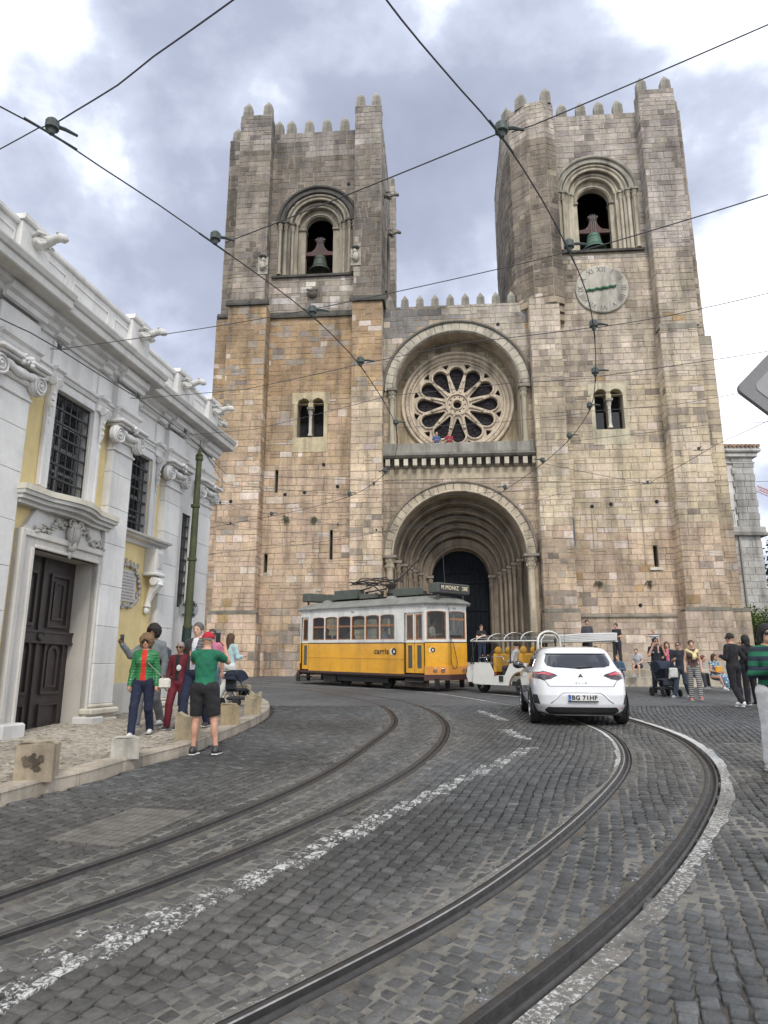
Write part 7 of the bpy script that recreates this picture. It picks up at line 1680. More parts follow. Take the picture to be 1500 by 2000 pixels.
# leg presets: knee and ankle relative to the hip joint
LEGS = {'stand':((.01,.01,-.44),(.03,-.01,-.86)), 'apart':((.06,.02,-.44),(.12,-.01,-.85)), 'step_f':((.01,.16,-.41),(.01,.22,-.83)), 'step_b':((.01,-.03,-.44),(.02,-.24,-.80)), 'sit':((.03,.43,-.02),(.04,.46,-.44)), 'sit_l':((.03,.42,-.03),(.05,.60,-.40)), 'stride':((.02,.14,-.42),(.02,.34,-.80)), 'hang':((.05,.22,-.10),(.04,.24,-.38))}
def person(label, loc, yaw, H=1.72, res=.024, skin=(.42,.24,.16), hair=((.03,.02,.015),'short'), top=((.1,.1,.1),'cloth'), sleeve=1, hem=0.0, bottom=((.03,.03,.04),'cloth'), leg=1.0, shoes=(.5,.5,.5), arms=('down','down'), legs=('stand','stand'), lean=0.0, turn=0.0, girth=1.0, skirt=None, glasses=False, cap=None, under=None, fingers=True, name='person', nod=0.0, matrix=None, cat='person', group=None, bust=0.0, tilt=0.0):
    t = thing(name, label, cat, loc, yaw-math.pi/2, group)
    if matrix: t.matrix_world = matrix
    s = H/1.75; g = girth
    hipz = max(-LEGS[l][1][2] for l in legs)+.075; hipz = hipz if legs[0][:3] not in ('sit','han') else .10
    ca, sa = math.cos(lean), math.sin(lean); seat = legs[0][:3] in ('sit','han')
    def T(p): x, y, z = p; y2 = y*ca+z*sa; z2 = -y*sa+z*ca; return np.array((x, y2, z2+hipz))*s       # upper body point, z above the pelvis
    tw = math.cos(turn)
    shw = (.165 if not bust else .15)*g**.4; sh = {1:T((shw,-.01,.505)), -1:T((-shw,-.01,.505))}; hp = {1:np.array((.095*g**.5,0,hipz-.0))*s, -1:np.array((-.095*g**.5,0,hipz))*s}
    nk = T((0,-.005,.575)); hd = T((tilt,.025+nod*.6,.715)); chest = T((0,.0,.40)); waist = T((0,.01,.18)); pel = T((0,0,.03))
    A = {}; Lg = {}
    for sg, an, ln in ((1,arms[0],legs[0]),(-1,arms[1],legs[1])):
        e, h = ARMS[an]; f = lambda q: sh[sg]+np.array((q[0]*sg, q[1]*ca+q[2]*sa, -q[1]*sa+q[2]*ca))*s; A[sg] = (f(e), f(h))
        k_, a_ = LEGS[ln]; Lg[sg] = (hp[sg]+np.array((k_[0]*sg,k_[1],k_[2]))*s, hp[sg]+np.array((a_[0]*sg,a_[1],a_[2]))*s)
    axh = None
    def head(P): 
        d = sd_ell(P, hd+np.array((0,-.008,.02))*s, np.array((.076,.094,.105))*s); d = smin(d, sd_ell(P, hd+np.array((0,.022,-.055))*s, np.array((.052,.064,.062))*s), .03*s)
        d = smin(d, sd_cone(P, hd+np.array((0,.085,.01))*s, hd+np.array((0,.108,-.022))*s, .011*s, .016*s), .018*s)
        for sg in (1,-1): d = smin(d, sd_ell(P, hd+np.array((.078*sg,-.008,-.005))*s, np.array((.012,.022,.032))*s), .008*s)
        return d
    def torso(P, k=0.0, low=True):
        d = sd_ell(P, chest, np.array((.150*g**.6,.105*g,.19))*s+k); d = smin(d, sd_ell(P, waist, np.array((.135*g,.10*g*(1+.25*(g-1)),.20))*s+k), .07*s)
        nb = nk-np.array((0,0,.03))*s
        for sg in (1,-1): d = smin(d, sd_cone(P, nb, sh[sg]*.92+nb*.08-np.array((0,0,.006))*s, .058*s+k*.6, .048*s+k), .05*s)
        if bust: 
            for sg in (1,-1): d = smin(d, sd_ell(P, T((.075*sg,.09,.38)), np.array((.07,.06,.07))*s*bust+k), .05*s)
        if low: d = smin(d, sd_ell(P, pel, np.array((.165*g**.6,.115*g,.12))*s+k), .06*s)
        return d
    def uarm(P, sg, k=0.0, fr=1.0, w=1.0): a, b = sh[sg], sh[sg]+(A[sg][0]-sh[sg])*fr; return sd_cone(P, a, b, .054*s*w+k, .042*s*w+k)
    def farm(P, sg, k=0.0, fr=1.0, w=1.0): a, b = A[sg][0], A[sg][0]+(A[sg][1]-A[sg][0])*fr; return sd_cone(P, a, b, .041*s*w+k, .029*s*w+k)
    def thigh(P, sg, k=0.0, fr=1.0): a, b = hp[sg], hp[sg]+(Lg[sg][0]-hp[sg])*fr; return sd_cone(P, a, b, .083*s*g**.5+k, (.083+(.055-.083)*fr)*s+k)
    def shin(P, sg, k=0.0, fr=1.0, w=1.0):
        a, b = Lg[sg][0], Lg[sg][0]+(Lg[sg][1]-Lg[sg][0])*fr; d = sd_cone(P, a, b, .054*s+k, (.054+(.034-.054)*fr)*s*w+k)
        return smin(d, sd_ell(P, a*.68+Lg[sg][1]*.32+np.array((0,-.022,0))*s, np.array((.048,.05,.11))*s+k), .03*s)
    def hand(P, sg):
        h = A[sg][1]; d = (h-A[sg][0]); d = d/np.linalg.norm(d); return sd_cone(P, h, h+d*.07*s, .028*s, .034*s)
    def foot(P, sg, k=0.0): a = Lg[sg][1]; return sd_cone(P, a+np.array((0,-.02,-.03))*s, a+np.array((.015*sg,.13,-.05))*s, .036*s+k, .030*s+k)
    def body(P):
        d = torso(P); d = smin(d, sd_cone(P, nk-np.array((0,0,.05))*s, hd-np.array((0,.015,.03))*s, .056*s, .052*s), .035*s); d = smin(d, head(P), .02*s)
        for sg in (1,-1):
            q = smin(uarm(P,sg), farm(P,sg), .02*s); q = smin(q, hand(P,sg), .02*s); d = smin(d, q, .03*s)
            q = smin(thigh(P,sg), shin(P,sg), .03*s); q = smin(q, foot(P,sg), .03*s); d = smin(d, q, .03*s)
        return d
    pts = np.array([hd,nk,pel,*A[1],*A[-1],*Lg[1],*Lg[-1],*hp.values(),*sh.values()]); lo = pts.min(0)-.19*s; hi = pts.max(0)+.19*s; lo[2] = min(lo[2], -.04); hi[2] += .05
    def mk(f, nm, mat, lo_=lo, hi_=hi, r_=res, extra=None):
        V, F = surface(f, np.array(lo_), np.array(hi_), r_)
        if not len(F): return None
        if extra:
            o_ = len(V); V = np.concatenate([V, np.array(extra.v)]); F4 = [f_ if len(f_) == 4 else (f_ if len(f_) == 3 else None) for f_ in extra.f]
            Q = [tuple(i+o_ for i in f_) for f_ in extra.f]
            me = bpy.data.meshes.new(nm); me.from_pydata(V.tolist(), [], F.tolist()+Q); me.polygons.foreach_set('use_smooth', [True]*len(me.polygons)); me.materials.append(mat)
            o = bpy.data.objects.new(nm, me); COL.objects.link(o); o.parent = t; return o
        return mesh_np(nm, V, F, np.ones((len(F),4)), mat, parent=t, smooth=True)
    ex = None
    if fingers:      # five unequal, bent fingers rooted in each palm
        ex = MB()
        for sg in (1,-1):
            h = Vector(A[sg][1]); d = (h-Vector(A[sg][0])).normalized(); side = d.cross(Vector((sg,0.2,0.3))).normalized(); nrm = side.cross(d).normalized(); root = h+d*.085*s
            for k, L_ in enumerate((.062,.074,.078,.066)):
                b0 = root+side*(.021*(k-1.5))*s*1.1-d*.012*s; b1 = b0+(d*.8-nrm*.35*sg).normalized()*L_*.5*s; b2 = b1+(d*.35-nrm*.8*sg).normalized()*L_*.5*s; ex.tube([b0,b1,b2], [.0095*s,.0088*s,.007*s], 6)
            b0 = h+d*.02*s-side*.03*s; b1 = b0-side*.025*s+d*.03*s-nrm*.01*sg; ex.tube([b0,b1,b1+d*.03*s-nrm*.015*sg], [.012*s,.011*s,.008*s], 6)
    mk(body, 'body', pm(skin,'skin'), extra=ex)
    hb = (hd-.2*s, hd+.2*s)
    # face details
    dk = MB()
    for sg in (1,-1): dk.sphere(tuple(hd+np.array((.031*sg,.083,.016))*s), (.012*s,.007*s,.007*s), 6, 4)
    if not glasses: dk.build('eyes', pm((.03,.02,.015),'eye'), parent=t)
    else:
        gl = MB()
        for sg in (1,-1): gl.sphere(tuple(hd+np.array((.034*sg,.090,.018))*s), (.030*s,.012*s,.024*s), 8, 6); gl.tube([tuple(hd+np.array((.06*sg,.08,.024))*s), tuple(hd+np.array((.082*sg,-.01,.012))*s)], .005*s, 4)
        gl.tube([tuple(hd+np.array((-.02,.1,.026))*s), tuple(hd+np.array((.02,.1,.026))*s)], .004*s, 4); gl.build('sunglasses', pm((.01,.01,.012),'lens'), parent=t)
    mo = MB(); mo.sphere(tuple(hd+np.array((0,.083,-.052))*s), (.024*s,.007*s,.006*s), 8, 4); mo.build('mouth', pm((.30,.09,.08),'lips'), parent=t)
    # hair
    hc, hs = hair
    if hs != 'none':
        def hf(P):
            q = P-hd; th = {'short':.012,'buzz':.005,'long':.022,'bob':.02,'curly':.055,'afro':.05,'grey':.012,'bun':.014}[hs]*s
            d = sd_ell(P, hd+np.array((0,-.018,.034))*s, np.array((.076,.092,.097))*s+th)
            if hs in ('curly','afro'): d = d+.010*s*np.sin(P[...,0]*95/s)*np.sin(P[...,1]*88/s+1)*np.sin(P[...,2]*92/s)+.012*s*np.sin(P[...,0]*47/s+2)*np.sin(P[...,1]*51/s)*np.sin(P[...,2]*43/s+1)
            if hs in ('long','bob','curly'):
                L_ = {'long':.30,'bob':.10,'curly':.08}[hs]; d = smin(d, sd_cone(P, hd+np.array((0,-.055,-.02))*s, hd+np.array((0,-.08,-.02-L_))*s, .088*s, .07*s), .04*s)
                for sg in (1,-1): d = smin(d, sd_cone(P, hd+np.array((.075*sg,-.01,0))*s, hd+np.array((.085*sg,.01,-L_*.9))*s, .028*s, .022*s), .02*s)
            if hs == 'bun': d = smin(d, sd_ell(P, hd+np.array((0,-.10,.05))*s, np.array((.04,.04,.04))*s), .02*s)
            # leave the face free
            fc = sd_ell(P, hd+np.array((0,.085,-.03))*s, np.array((.066 if hs not in ('short','buzz','grey') else .083,.085,.088))*s)
            d = np.maximum(d, -fc)
            if hs in ('short','buzz','grey'): d = np.maximum(d, (-(q[...,2])-.045*s+q[...,1]*-.5))
            return d
        lo_, hi_ = (hd-np.array((.2,.26,.46))*s, hd+np.array((.2,.22,.24))*s); mk(hf, 'hair', pm(hc,'hair'), lo_, hi_, min(res,.02))
    if cap:
        def cf(P): 
            q = P-hd; d = sd_ell(P, hd+np.array((0,-.01,.035))*s, np.array((.092,.108,.105))*s); d = np.maximum(d, .035*s-q[...,2]); return np.minimum(d, sd_ell(P, hd+np.array((0,.13,.045))*s, np.array((.065,.075,.012))*s))
        mk(cf, 'cap', pm(cap), hd-.25*s, hd+.25*s, min(res,.018))
    # garments
    def shirt(P, k=.014, sl=sleeve, hm=hem, nkz=0.0):
        k = k*s; d = torso(P, k, True)
        zrel = (P[...,2]/s-hipz)
        d = np.maximum(d, (-zrel+hm)*s)
        d = np.maximum(d, (P[...,2]-nk[2]-.02*s+.55*np.abs(P[...,1]-nk[1])*.3-nkz))
        for sg in (1,-1):
            if sl > 0:
                q = uarm(P, sg, k+.004*s, min(1, sl*2) if sl < .5 else 1)
                if sl > .5: q = smin(q, farm(P, sg, k+.006*s, min(1,(sl-.5)*2)*.97), .02*s)
                elif sl < .5:
                    ab = A[sg][0]-sh[sg]; L_ = np.linalg.norm(ab); q = np.maximum(q, ((P-sh[sg])@(ab/L_))-L_*sl*2)
                d = smin(d, q, .025*s)
        d = d+.0035*s*np.sin(P[...,2]*38/s+P[...,0]*20/s)*np.sin(P[...,0]*31/s+P[...,1]*26/s)
        return d
    mk(lambda P: shirt(P), 'top', pm(*top))
    if under:        # open jacket: the shirt shows down the front
        def uf(P): d = shirt(P, .0165, 0, hem+.03); q = np.abs(P[...,0])-.058*s; return np.maximum(np.maximum(d, q), -(P[...,1]-chest[1]-.0*s))
        mk(uf, 'undershirt', pm(*under))
    if skirt:
        L_, rr = skirt[0], skirt[1]
        def sk(P):
            if seat: 
                d = sd_cone(P, pel, (Lg[1][0]+Lg[-1][0])/2, .15*s, .14*s); return smin(d, sd_cone(P, (Lg[1][0]+Lg[-1][0])/2, (Lg[1][1]+Lg[-1][1])/2+np.array((0,0,.1)), .14*s, .16*s), .06*s)
            d = sd_cone(P, waist-np.array((0,0,.05))*s, pel-np.array((0,0,L_))*s, .13*s, rr*s); d = d+.012*s*np.sin(np.arctan2(P[...,1],P[...,0])*9); return np.maximum(d, pel[2]-L_*s-P[...,2])
        mk(sk, 'skirt', pm(*skirt[2]))
    else:
        def pants(P, k=.017):
            k = k*s; d = sd_ell(P, pel, np.array((.165*g**.6,.118*g,.13))*s+k); zrel = (P[...,2]/s-hipz)
            if not seat: d = np.maximum(d, (zrel-.10)*s)
            for sg in (1,-1):
                q = thigh(P, sg, k+.004*s, 1)
                if leg > .5: q = smin(q, shin(P, sg, k+.002*s, min(1,(leg-.5)*2), 1.45), .03*s)
                else:
                    ab = Lg[sg][0]-hp[sg]; L_ = np.linalg.norm(ab); q = np.maximum(thigh(P, sg, k+.022*s, 1), ((P-hp[sg])@(ab/L_))-L_*leg*2)
                d = smin(d, q, .03*s)
            return d+.0018*s*np.sin(P[...,2]*31/s+P[...,0]*25/s+2*np.sin(P[...,2]*9/s))
        mk(pants, 'trousers' if leg > .5 else 'shorts', pm(*bottom))
    if shoes:
        for sg in (1,-1):
            a = Lg[sg][1]
            def sf(P): 
                d = smin(sd_cone(P, a+np.array((0,-.035,-.03))*s, a+np.array((.015*sg,.14,-.048))*s, .048*s, .036*s), sd_cone(P, a+np.array((0,-.01,.01))*s, a+np.array((0,0,-.03))*s, .046*s, .046*s), .02*s); return np.maximum(d, a[2]-.078*s-P[...,2])
            mk(sf, 'shoe', pm(shoes,'shoe'), a-np.array((.1,.14,.12))*s, a+np.array((.12,.24,.1))*s, min(res,.018))
            mb = MB(); mb.bbox((a[0]-.042*s,a[1]-.08*s,a[2]-.082*s),(a[0]+.052*s,a[1]+.175*s,a[2]-.06*s),.02); mb.build('sole', pm((.6,.6,.58) if shoes[0] < .3 else (.45,.45,.45),'shoe'), parent=t)
    t['_'] = 0; del t['_']
    def W(p): return t.matrix_basis @ Vector(p)
    return t, {'hand':{1:W(A[1][1]), -1:W(A[-1][1])}, 'head':W(hd), 'chest':W(chest), 'pel':W(pel), 'sh':{1:W(sh[1]),-1:W(sh[-1])}, 's':s, 'yaw':yaw, 'knee':{1:W(Lg[1][0]),-1:W(Lg[-1][0])}}
def toward(p, q=(0,0)): return math.atan2(q[1]-p[1], q[0]-p[0])
CAMY = -math.pi/2     # facing the photographer
def phone(pos, yaw, label, tilt=0.1):
    t = thing('phone', label, 'phone', tuple(pos), yaw-math.pi/2); mb = MB(); mb.bbox((-.037,-.005,-.02),(.037,.005,.13),.006); mb.build('case', pm((.01,.01,.012),'lens'), parent=t); mb = MB(); mb.box((-.033,.0052,-.015),(.033,.006,.125)); mb.build('screen', pm((.03,.04,.05),'lens'), parent=t); return t
def bag(pos, sz, col, label, yaw=0, strap=None):
    t = thing('bag', label, 'bag', tuple(pos), yaw); mb = MB(); mb.bbox((-sz[0]/2,-sz[1]/2,-sz[2]/2),(sz[0]/2,sz[1]/2,sz[2]/2),min(sz)*.3); mb.build('pouch', pm(col), parent=t, smooth='auto')
    mb = MB(); mb.bbox((-sz[0]*.4,sz[1]/2,-sz[2]*.3),(sz[0]*.4,sz[1]/2+.02,sz[2]*.1),.01); mb.build('pocket', pm(tuple(k*.8 for k in col)), parent=t)
    if strap: mb = MB(); mb.tube([tuple(Vector(p)-Vector(pos)) for p in strap], .006, 5); o = mb.build('strap', pm(tuple(k*.7 for k in col)), parent=t); o.rotation_euler = (0,0,-yaw)
    return t
SK1, SK2, SK3, SK4 = (.46,.25,.17), (.55,.33,.24), (.16,.08,.05), (.30,.16,.10)
pv = lambda x, y: G(x, y, PZ)
# --- pavement group
p = pv(288,1419); a, J = person('man with big dark curly hair raising a phone beside the yellow wall', p, CAMY-.15, 1.80, .02, SK3, ((.015,.012,.01),'afro'), ((.16,.18,.19),'cloth'), 1, -.02, ((.14,.14,.15),'cloth'), 1, (.7,.7,.7), ('phone_side','down'), ('step_f','step_b'))
phone(J['hand'][1]+Vector((0,-.02,.04)), CAMY, 'black phone in the raised hand of the curly haired man'); bag((p[0]+.12,p[1]+.2,p[2]+1.2),(.3,.18,.42),(.06,.07,.09),'dark backpack worn by the curly haired man')
p = pv(273,1437); a, J = person('woman in green quilted jacket and red top walking on the pavement', p, CAMY+.12, 1.60, .017, SK1, ((.20,.12,.06),'curly'), ((.02,.16,.05),'quilt'), 1, -.12, ((.012,.018,.045),'cloth'), 1, (.72,.72,.72), ('down','down'), ('step_f','step_b'), glasses=True, under=((.55,.03,.02),'cloth'), bust=1, girth=1.02)
bag((p[0]+.33,p[1]+.02,p[2]+.82),(.2,.09,.17),(.6,.58,.52),'small white handbag hanging by the green jacket woman',0,[(p[0]+.33,p[1],p[2]+.9),(p[0]+.1,p[1]-.16,p[2]+1.15)])
p = pv(343,1423); person('short grey haired woman in a maroon tracksuit with black printed shirt', p, CAMY-.1, 1.50, .02, SK4, ((.32,.31,.3),'buzz'), ((.12,.012,.02),'cloth'), 1, -.12, ((.14,.012,.025),'cloth'), 1, (.05,.05,.05), ('down','down'), ('step_f','step_b'), glasses=True, under=((.012,.012,.014),'cloth'))
t_ = MB(); t_.sphere((p[0]+.02,p[1]-.118,p[2]+1.04),(.045,.02,.055),8,6); o_ = t_.build('shirt_print', pm((.6,.6,.58))); o_.parent = COL.objects['person.002'] if 'person.002' in COL.objects else None
if o_.parent: o_.matrix_parent_inverse = o_.parent.matrix_basis.inverted()
p = pv(377,1423); a, J = person('tall man in grey puffer vest, white shirt and navy trousers', p, CAMY-.25, 1.84, .02, SK2, ((.12,.11,.10),'short'), ((.055,.05,.055),'quilt'), .5, -.02, ((.012,.018,.045),'cloth'), 1, (.02,.02,.02), ('down','hold'), ('step_f','step_b'), girth=1.18, under=((.6,.6,.64),'cloth'))
h_ = J['hand'][-1]; bt = thing('water_bottle', 'clear water bottle carried by the man in the grey vest', 'bottle', tuple(h_)); mb = MB(); mb.lathe([(0,-.1),(.032,-.1),(.033,.06),(.014,.1),(.014,.12),(0,.12)],(0,0,0),12); mb.build('bottle_body', glass('bottle_plastic',(.8,.88,.95),1), parent=bt); mb = MB(); mb.lathe([(.016,.11),(.016,.13),(0,.13)],(0,0,0),10); mb.build('lid', pm((.1,.2,.5),'lips2'), parent=bt)
p = G(393,1474); a, J = person('man in green T-shirt, black shorts and red cap photographing', p, math.pi/2-.12, 1.73, .014, (.50,.27,.19), ((.25,.2,.17),'buzz'), ((.01,.14,.075),'cloth'), .36, -.10, ((.014,.014,.016),'cloth'), .44, (.03,.03,.035), ('phone','phone'), ('apart','stand'), girth=1.10, cap=(.42,.01,.03))
phone((J['hand'][1]+J['hand'][-1])/2+Vector((.02,.06,.10)), math.pi/2, 'black phone held up by the man in the red cap')
p = pv(413,1405); person('man mostly hidden behind the red cap with a pink and blue shirt', (-3.50,14.3,gz(14.3)+PZ), CAMY, 1.74, .026, SK4, ((.05,.04,.035),'buzz'), ((.5,.16,.25),'cloth'), .35, 0, ((.1,.12,.2),'cloth'), 1, (.3,.3,.3), glasses=True)
p = pv(444,1377); a, J = person('woman with long brown hair, pale blue top and white trousers beside the stroller', p, math.pi/2-.5, 1.70, .024, SK2, ((.09,.045,.025),'long'), ((.42,.58,.6),'cloth'), .8, -.02, ((.62,.62,.6),'cloth'), 1, (.5,.5,.5), ('push','push'), ('stand','step_b'))
p = G(495,1312); a, J = person('woman with long black hair and wide jeans standing at the church wall', (p[0]*.86,p[1]*.86,gz(p[1]*.86)+.12), CAMY+.15, 1.66, .026, SK4, ((.015,.012,.01),'long'), ((.02,.02,.025),'cloth'), .3, .08, ((.22,.33,.46),'cloth'), 1, (.7,.7,.7), ('hold','hold'))
bag(J['pel']+Vector((-.25,-.05,.02)),(.28,.12,.26),(.10,.075,.055),'brown tote bag on the arm of the woman in jeans')
# --- stroller builder
def stroller(loc, yaw, label, sc_=1.0, group='strollers'):
    t = thing('stroller', label, 'stroller', loc, yaw-math.pi/2, group); t.scale = (sc_,)*3; sc_ = 1.0
    mm = pm((.022,.026,.035)); 
    for sx in (-.27,.27):
        for y, r_ in ((.38,.11),(-.38,.14)):
            wh = thing('wheel', None, None); wh.parent = t; wh.location = (sx*sc_, y*sc_, r_*sc_)
            mb = MB(); mb.lathe([(0,-.02),(r_*.8,-.025),(r_,-.02),(r_,.02),(r_*.8,.025),(0,.02)],(0,0,0),16,'x'); mb.build('tyre', m_tyre, parent=wh)
        mb = MB(); mb.tube([(sx,-.38,.14),(sx,-.05,.5),(sx,.12,.62)],.014,6); mb.tube([(sx,.38,.11),(sx,.0,.5),(sx,-.35,.95),(sx,-.5,1.05)],.014,6); mb.build('frame', m_iron, parent=t)
    mb = MB(); mb.tube([(-.27,-.5,1.05),(.27,-.5,1.05)],.018,6); mb.build('handle', m_plb, parent=t)
    mb = MB(); mb.bbox((-.22,-.3,.45),(.22,.3,.55),.04); mb.bbox((-.22,-.34,.5),(.22,-.26,.95),.04); mb.bbox((-.22,.28,.32),(.22,.34,.5),.03); mb.build('seat', mm, parent=t, smooth='auto')
    mb = MB(); mb.lathe([(.36,-.23),(.38,-.2),(.38,.2),(.36,.23),(.0,.23)],(0,-.1,.72),14,'x',R(20),R(165)); mb.build('hood', pm((.012,.02,.04)), parent=t, smooth='auto')
    mb = MB(); mb.bbox((-.22,-.3,.2),(.22,.25,.3),.04); mb.build('basket', pm((.05,.05,.055)), parent=t); return t
p = pv(462,1380); stroller(p, R(60), 'dark folded stroller behind the stone bollards at the corner', .78)
# --- church front
person('man in black printed T-shirt standing with crossed arms before the dark door', LW(4.95,-2.6,LZ), CAMY+.25, 1.80, .026, SK2, ((.05,.035,.03),'short'), ((.012,.012,.013),'cloth'), .34, -.06, ((.02,.03,.06),'cloth'), 1, (.2,.2,.2), ('cross','cross'), glasses=True)
def at_land(px, d): 
    a_, b_, c_ = ray(px, 1250); q = Matrix.Rotation(R(4.6),4,'Z'); 
    lo_, hi_ = 15., 45.
    for _ in range(40):
        m_ = (lo_+hi_)/2; x_ = a_/b_*m_; loc = q @ Vector((x_, m_-37, 0))
        if loc.y < d: lo_ = m_
        else: hi_ = m_
    return (x_, m_, LZ)
x,y,z = at_land(1148,-6.2); person('man whose head shows above the white tuk-tuk canopy', (x,y,z+.0), CAMY, 1.75, .03, SK1, ((.03,.02,.02),'short'), ((.05,.05,.06),'cloth'), 1)
x,y,z = at_land(1205,-6.6); person('woman in black T-shirt looking aside behind the car', (x,y,z-.1), CAMY-.9, 1.68, .026, SK1, ((.07,.045,.03),'bun'), ((.014,.014,.016),'cloth'), .34, -.15, ((.02,.02,.03),'cloth'), 1, (.1,.1,.1), ('hold','hold'), bust=1)
p = G(1214,1362); a, J = person('fair haired child in a denim jacket leaning by the car', (p[0],p[1],gz(p[1])), CAMY-.6, 1.28, .024, SK2, ((.22,.14,.07),'short'), ((.06,.10,.15),'cloth'), 1, -.08, ((.05,.08,.14),'cloth'), 1, (.65,.65,.65), ('hold','hold'), ('step_b','stand'), lean=.25)
p = G(1288,1358); a, J = person('man in black with sunglasses carrying a child on his shoulders', p, CAMY+.1, 1.80, .022, SK1, ((.03,.02,.015),'short'), ((.012,.014,.022),'cloth'), .4, 0, ((.03,.035,.05),'cloth'), 1, (.2,.2,.2), ('legs_hold','legs_hold'), glasses=True, girth=1.1)
hh = J['head']; person('small blond child in striped shirt pointing from the shoulders of a man', (hh.x,hh.y+.06,hh.z-.16), CAMY-.3, 1.02, .018, SK2, ((.35,.24,.12),'short'), ((.6,.6,.58),'stripe_child'), .3, 0, ((.05,.06,.08),'cloth'), .46, (.4,.4,.4), ('point','down'), ('hang','hang'), name='child')
p = G(1300,1360); stroller((p[0]-.02,p[1]-.1,p[2]), CAMY+.1, 'dark navy stroller facing the camera in front of the church wall', 1.0)
p = G(1312,1358); a, J = person('woman in navy coat with a pink scarf behind the stroller', (p[0]+.08,p[1]+.25,p[2]), CAMY-.35, 1.68, .022, SK2, ((.14,.075,.04),'bob'), ((.012,.018,.035),'cloth'), 1, -.25, ((.012,.015,.025),'cloth'), 1, (.5,.45,.4), ('push','push'), ('stand','step_f'), under=((.6,.14,.2),'cloth'), girth=1.05)
p = G(1335,1362); a, J = person('man in dark T-shirt and sunglasses striding past the church steps', (p[0],p[1],p[2]), CAMY-.8, 1.72, .022, SK1, ((.06,.05,.045),'buzz'), ((.02,.024,.035),'cloth'), .36, -.06, ((.035,.05,.075),'cloth'), 1, (.55,.55,.55), ('hold','swing_b'), ('stride','step_b'), glasses=True)
bag(J['pel']+Vector((-.28,-.1,-.15)),(.26,.08,.3),(.55,.55,.52),'white printed shopping bag held by the striding man')
p = G(1360,1368); a, J = person('woman in brown sleeveless top, striped trousers and yellow sweater on shoulders', p, CAMY-.25, 1.70, .018, SK2, ((.10,.05,.03),'bun'), ((.09,.05,.045),'cloth'), 0, -.02, ((.30,.29,.27),'stripe_grey'), 1, (.62,.16,.14), ('down','down'), ('stand','step_f'), bust=1.05)
s_ = J['s']; mb = MB(); c_ = J['chest']; mb.tube([J['sh'][1]+Vector((0,.02,.03)),(c_.x,c_.y+.14,c_.z+.16),J['sh'][-1]+Vector((0,.02,.03))],.055,8,flat=.8); mb.tube([J['sh'][1]+Vector((0,-.02,.03)),(c_.x,c_.y-.15,c_.z+.02)],[.06,.04],8); mb.tube([J['sh'][-1]+Vector((0,-.02,.03)),(c_.x,c_.y-.15,c_.z+.02)],[.06,.04],8); mb.tube([(c_.x,c_.y-.16,c_.z+.04),(c_.x-.03,c_.y-.18,c_.z-.14)],[.05,.05],8); mb.tube([(c_.x,c_.y-.16,c_.z+.04),(c_.x+.06,c_.y-.17,c_.z-.1)],[.05,.04],8)
o_ = mb.build('tied_sweater', pm((.66,.56,.28)), smooth=True); o_.parent = a; o_.matrix_parent_inverse = a.matrix_basis.inverted()
p = G(1268,1345); person('child in grey shirt and dark shorts perched on the wall ledge', (p[0]+.1,p[1]+1.2,p[2]+.75), CAMY-.6, 1.45, .026, SK2, ((.12,.08,.05),'short'), ((.42,.44,.46),'cloth'), .35, 0, ((.02,.02,.03),'cloth'), .46, (.3,.3,.3), ('lap','lap'), ('sit','sit'), name='child', lean=.3)
p = G(1380,1352); person('red haired person bending forward on the church steps', (p[0],p[1]+.8,p[2]+.5), CAMY+.7, 1.6, .026, SK2, ((.16,.05,.03),'short'), ((.6,.58,.55),'cloth'), .35, 0, ((.05,.05,.06),'cloth'), 1, (.2,.2,.2), ('lap','lap'), ('sit','sit'), lean=.55)
p = G(1405,1352); a, J = person('woman in white and blue floral dress sitting on the church steps', (p[0],p[1]+.25,p[2]+.42), CAMY+.35, 1.62, .022, SK1, ((.06,.03,.02),'long'), ((.55,.56,.56),'floral'), .15, -.02, None, 1, (.6,.6,.6), ('lap','lap'), ('sit_l','sit_l'), skirt=(.5,.2,((.55,.56,.56),'floral')), lean=.08, bust=1)
bag(J['chest']+Vector((.04,-.24,-.12)),(.24,.08,.22),(.62,.30,.03),'orange bag held on the lap of the seated woman')
p = G(1441,1381); a, J = person('man all in black with white sneakers seen from behind at right', p, math.pi/2+.45, 1.86, .02, SK1, ((.02,.015,.012),'short'), ((.008,.008,.01),'cloth'), 1, -.1, ((.008,.008,.012),'cloth'), 1, (.72,.72,.7), ('pocket','hold'), ('stand','step_b'), glasses=True, girth=1.1)
p = G(1470,1377); a, J = person('person in black with a backpack photographing near the right edge', p, math.pi/2+.2, 1.82, .022, SK2, ((.01,.009,.009),'bob'), ((.010,.010,.012),'cloth'), 1, -.1, ((.01,.01,.014),'cloth'), 1, (.03,.03,.03), ('up_front','up_front'), ('stand','stand'), girth=1.05)
bag((p[0]+.02,p[1]-.24,p[2]+1.2),(.32,.2,.46),(.012,.012,.014),'black backpack on the person near the right edge')
p = G(1527,1506); a, J = person('woman with dark hair and sunglasses in a green striped sweater at right edge', p, CAMY-.05, 1.80, .014, (.52,.31,.21), ((.008,.007,.007),'bob'), ((.01,.12,.06),'stripe_green'), 1, -.24, ((.66,.66,.66),'cloth'), .95, (.6,.6,.6), ('hold','up_front'), glasses=True, girth=1.0, bust=1)
pc = thing('paper_cup', 'small pale blue paper held by the woman in the striped sweater', 'paper', tuple(J['hand'][-1]+Vector((0,-.03,.05)))); pc.name = 'paper_slip'; mb = MB(); mb.bbox((-.03,-.006,-.04),(.03,.006,.10),.004); mb.build('sheet', pm((.35,.5,.7)), parent=pc)
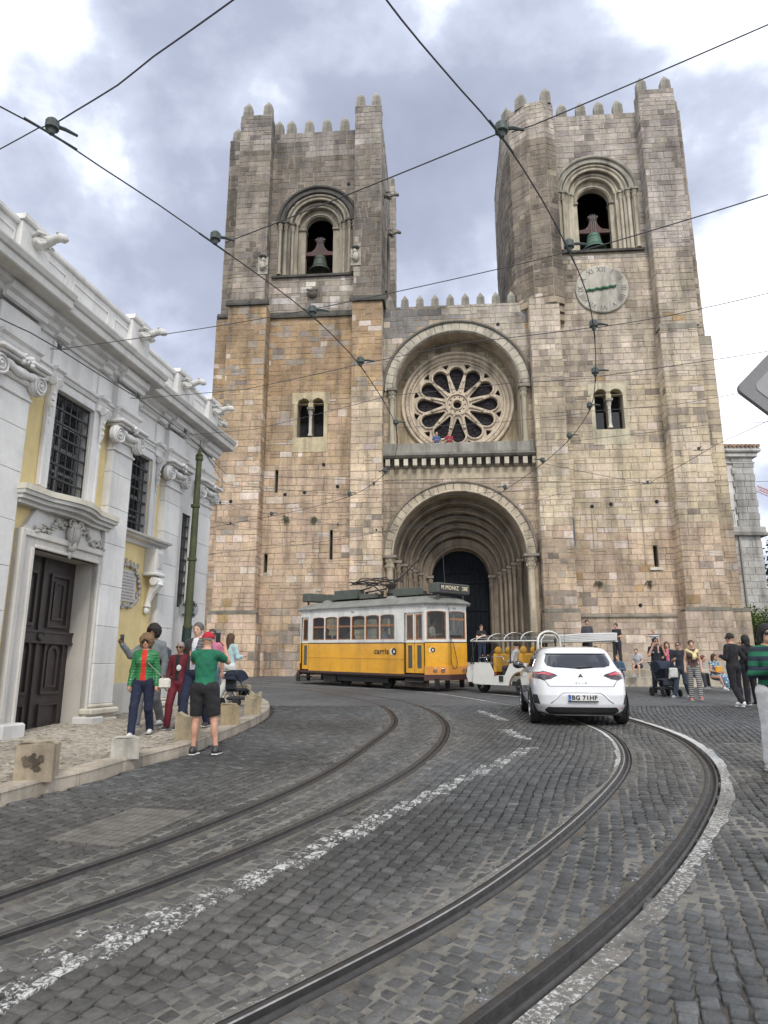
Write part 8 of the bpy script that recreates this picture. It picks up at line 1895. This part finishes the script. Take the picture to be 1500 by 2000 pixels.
p = G(1585,1530); person('person in cream T-shirt cut off by the right edge', p, CAMY+.3, 1.70, .02, (.42,.23,.15), ((.02,.015,.012),'long'), ((.62,.56,.47),'cloth'), .38, -.05, ((.62,.62,.6),'cloth'), 1, (.6,.6,.6), ('hold','hold'))
# --- balcony, tuk-tuks, tram
for s_, col, lab_, hr in ((2.95,(.05,.10,.22),'person in blue leaning over the balcony below the rose window',(.3,.08,.04)),(3.65,(.25,.03,.05),'person in dark red beside another on the rose window balcony',(.05,.03,.02))):
    person(lab_, LW(s_,.25,13.0), CAMY, 1.7, .03, SK2, (hr,'short'), (col,'cloth'), .35, lean=.1, arms=('hold','hold'), fingers=False)
def inside(t, lx, ly, lz, yaw_, label, group=None, **kw):
    M_ = t.matrix_basis @ Matrix.Translation((lx,ly,lz)) @ Matrix.Rotation(yaw_-math.pi/2,4,'Z'); kw.setdefault('res',.03); kw.setdefault('fingers',False); return person(label, (0,0,0), 0, matrix=M_, **kw)
inside(T1,-.55,.0,.74,0,'driver in black seated in the open tuk-tuk', hair=((.02,.015,.01),'bob'), top=((.03,.03,.035),'cloth'), legs=('sit','sit'), arms=('wheel','wheel'), skin=SK1)
inside(T1,-1.55,.25,.76,0,'passenger in white on the rear bench of the tuk-tuk', hair=((.02,.015,.01),'short'), top=((.5,.5,.5),'cloth'), legs=('sit','sit'), arms=('lap','lap'), skin=SK2)
inside(T1,-2.2,-.25,.74,math.pi/2,'passenger in pale blue behind the clear rear curtain', hair=((.02,.015,.01),'short'), top=((.3,.4,.5),'cloth'), legs=('sit','sit'), arms=('lap','lap'), skin=SK2)
inside(T2,-1.5,.0,.76,0,'passenger with dark hair in the canvas topped tuk-tuk', hair=((.02,.015,.01),'short'), top=((.25,.1,.08),'cloth'), legs=('sit','sit'), arms=('lap','lap'), skin=SK1)
for lx, ly, yw, c, hr, lb_ in ((-2.45,-.62,0,(.12,.03,.03),(.05,.03,.02),'tram passenger in dark red in the rearmost window'),(-1.75,-.6,0,(.05,.10,.2),(.15,.08,.05),'smiling tram passenger in a denim jacket, second window'),(-1.0,-.6,0,(.08,.09,.06),(.1,.06,.03),'tram passenger in olive, third window from the back'),(1.05,-.62,0,(.3,.38,.5),(.02,.02,.02),'tram passenger in pale blue shirt leaning by the fifth window'),(1.75,-.6,0,(.02,.02,.02),(.45,.38,.28),'fair haired tram passenger at the last side window')):
    inside(TR,lx,ly,1.33,yw,lb_, hair=(hr,'short'), top=(c,'cloth'), legs=('sit','sit'), arms=('lap','lap'), skin=SK2)
inside(TR,3.3,-.5,.75,.4,'tram passenger in white standing by the cab window', hair=((.05,.03,.02),'short'), top=((.6,.57,.52),'cloth'), sleeve=.35, arms=('hold','hold'), skin=SK1)
inside(TR,3.45,.2,.66,0,'tram driver in a dark jacket behind the front window', hair=((.03,.03,.03),'short'), top=((.05,.08,.08),'cloth'), arms=('wheel','wheel'), skin=SK4, under=((.6,.6,.6),'cloth'))
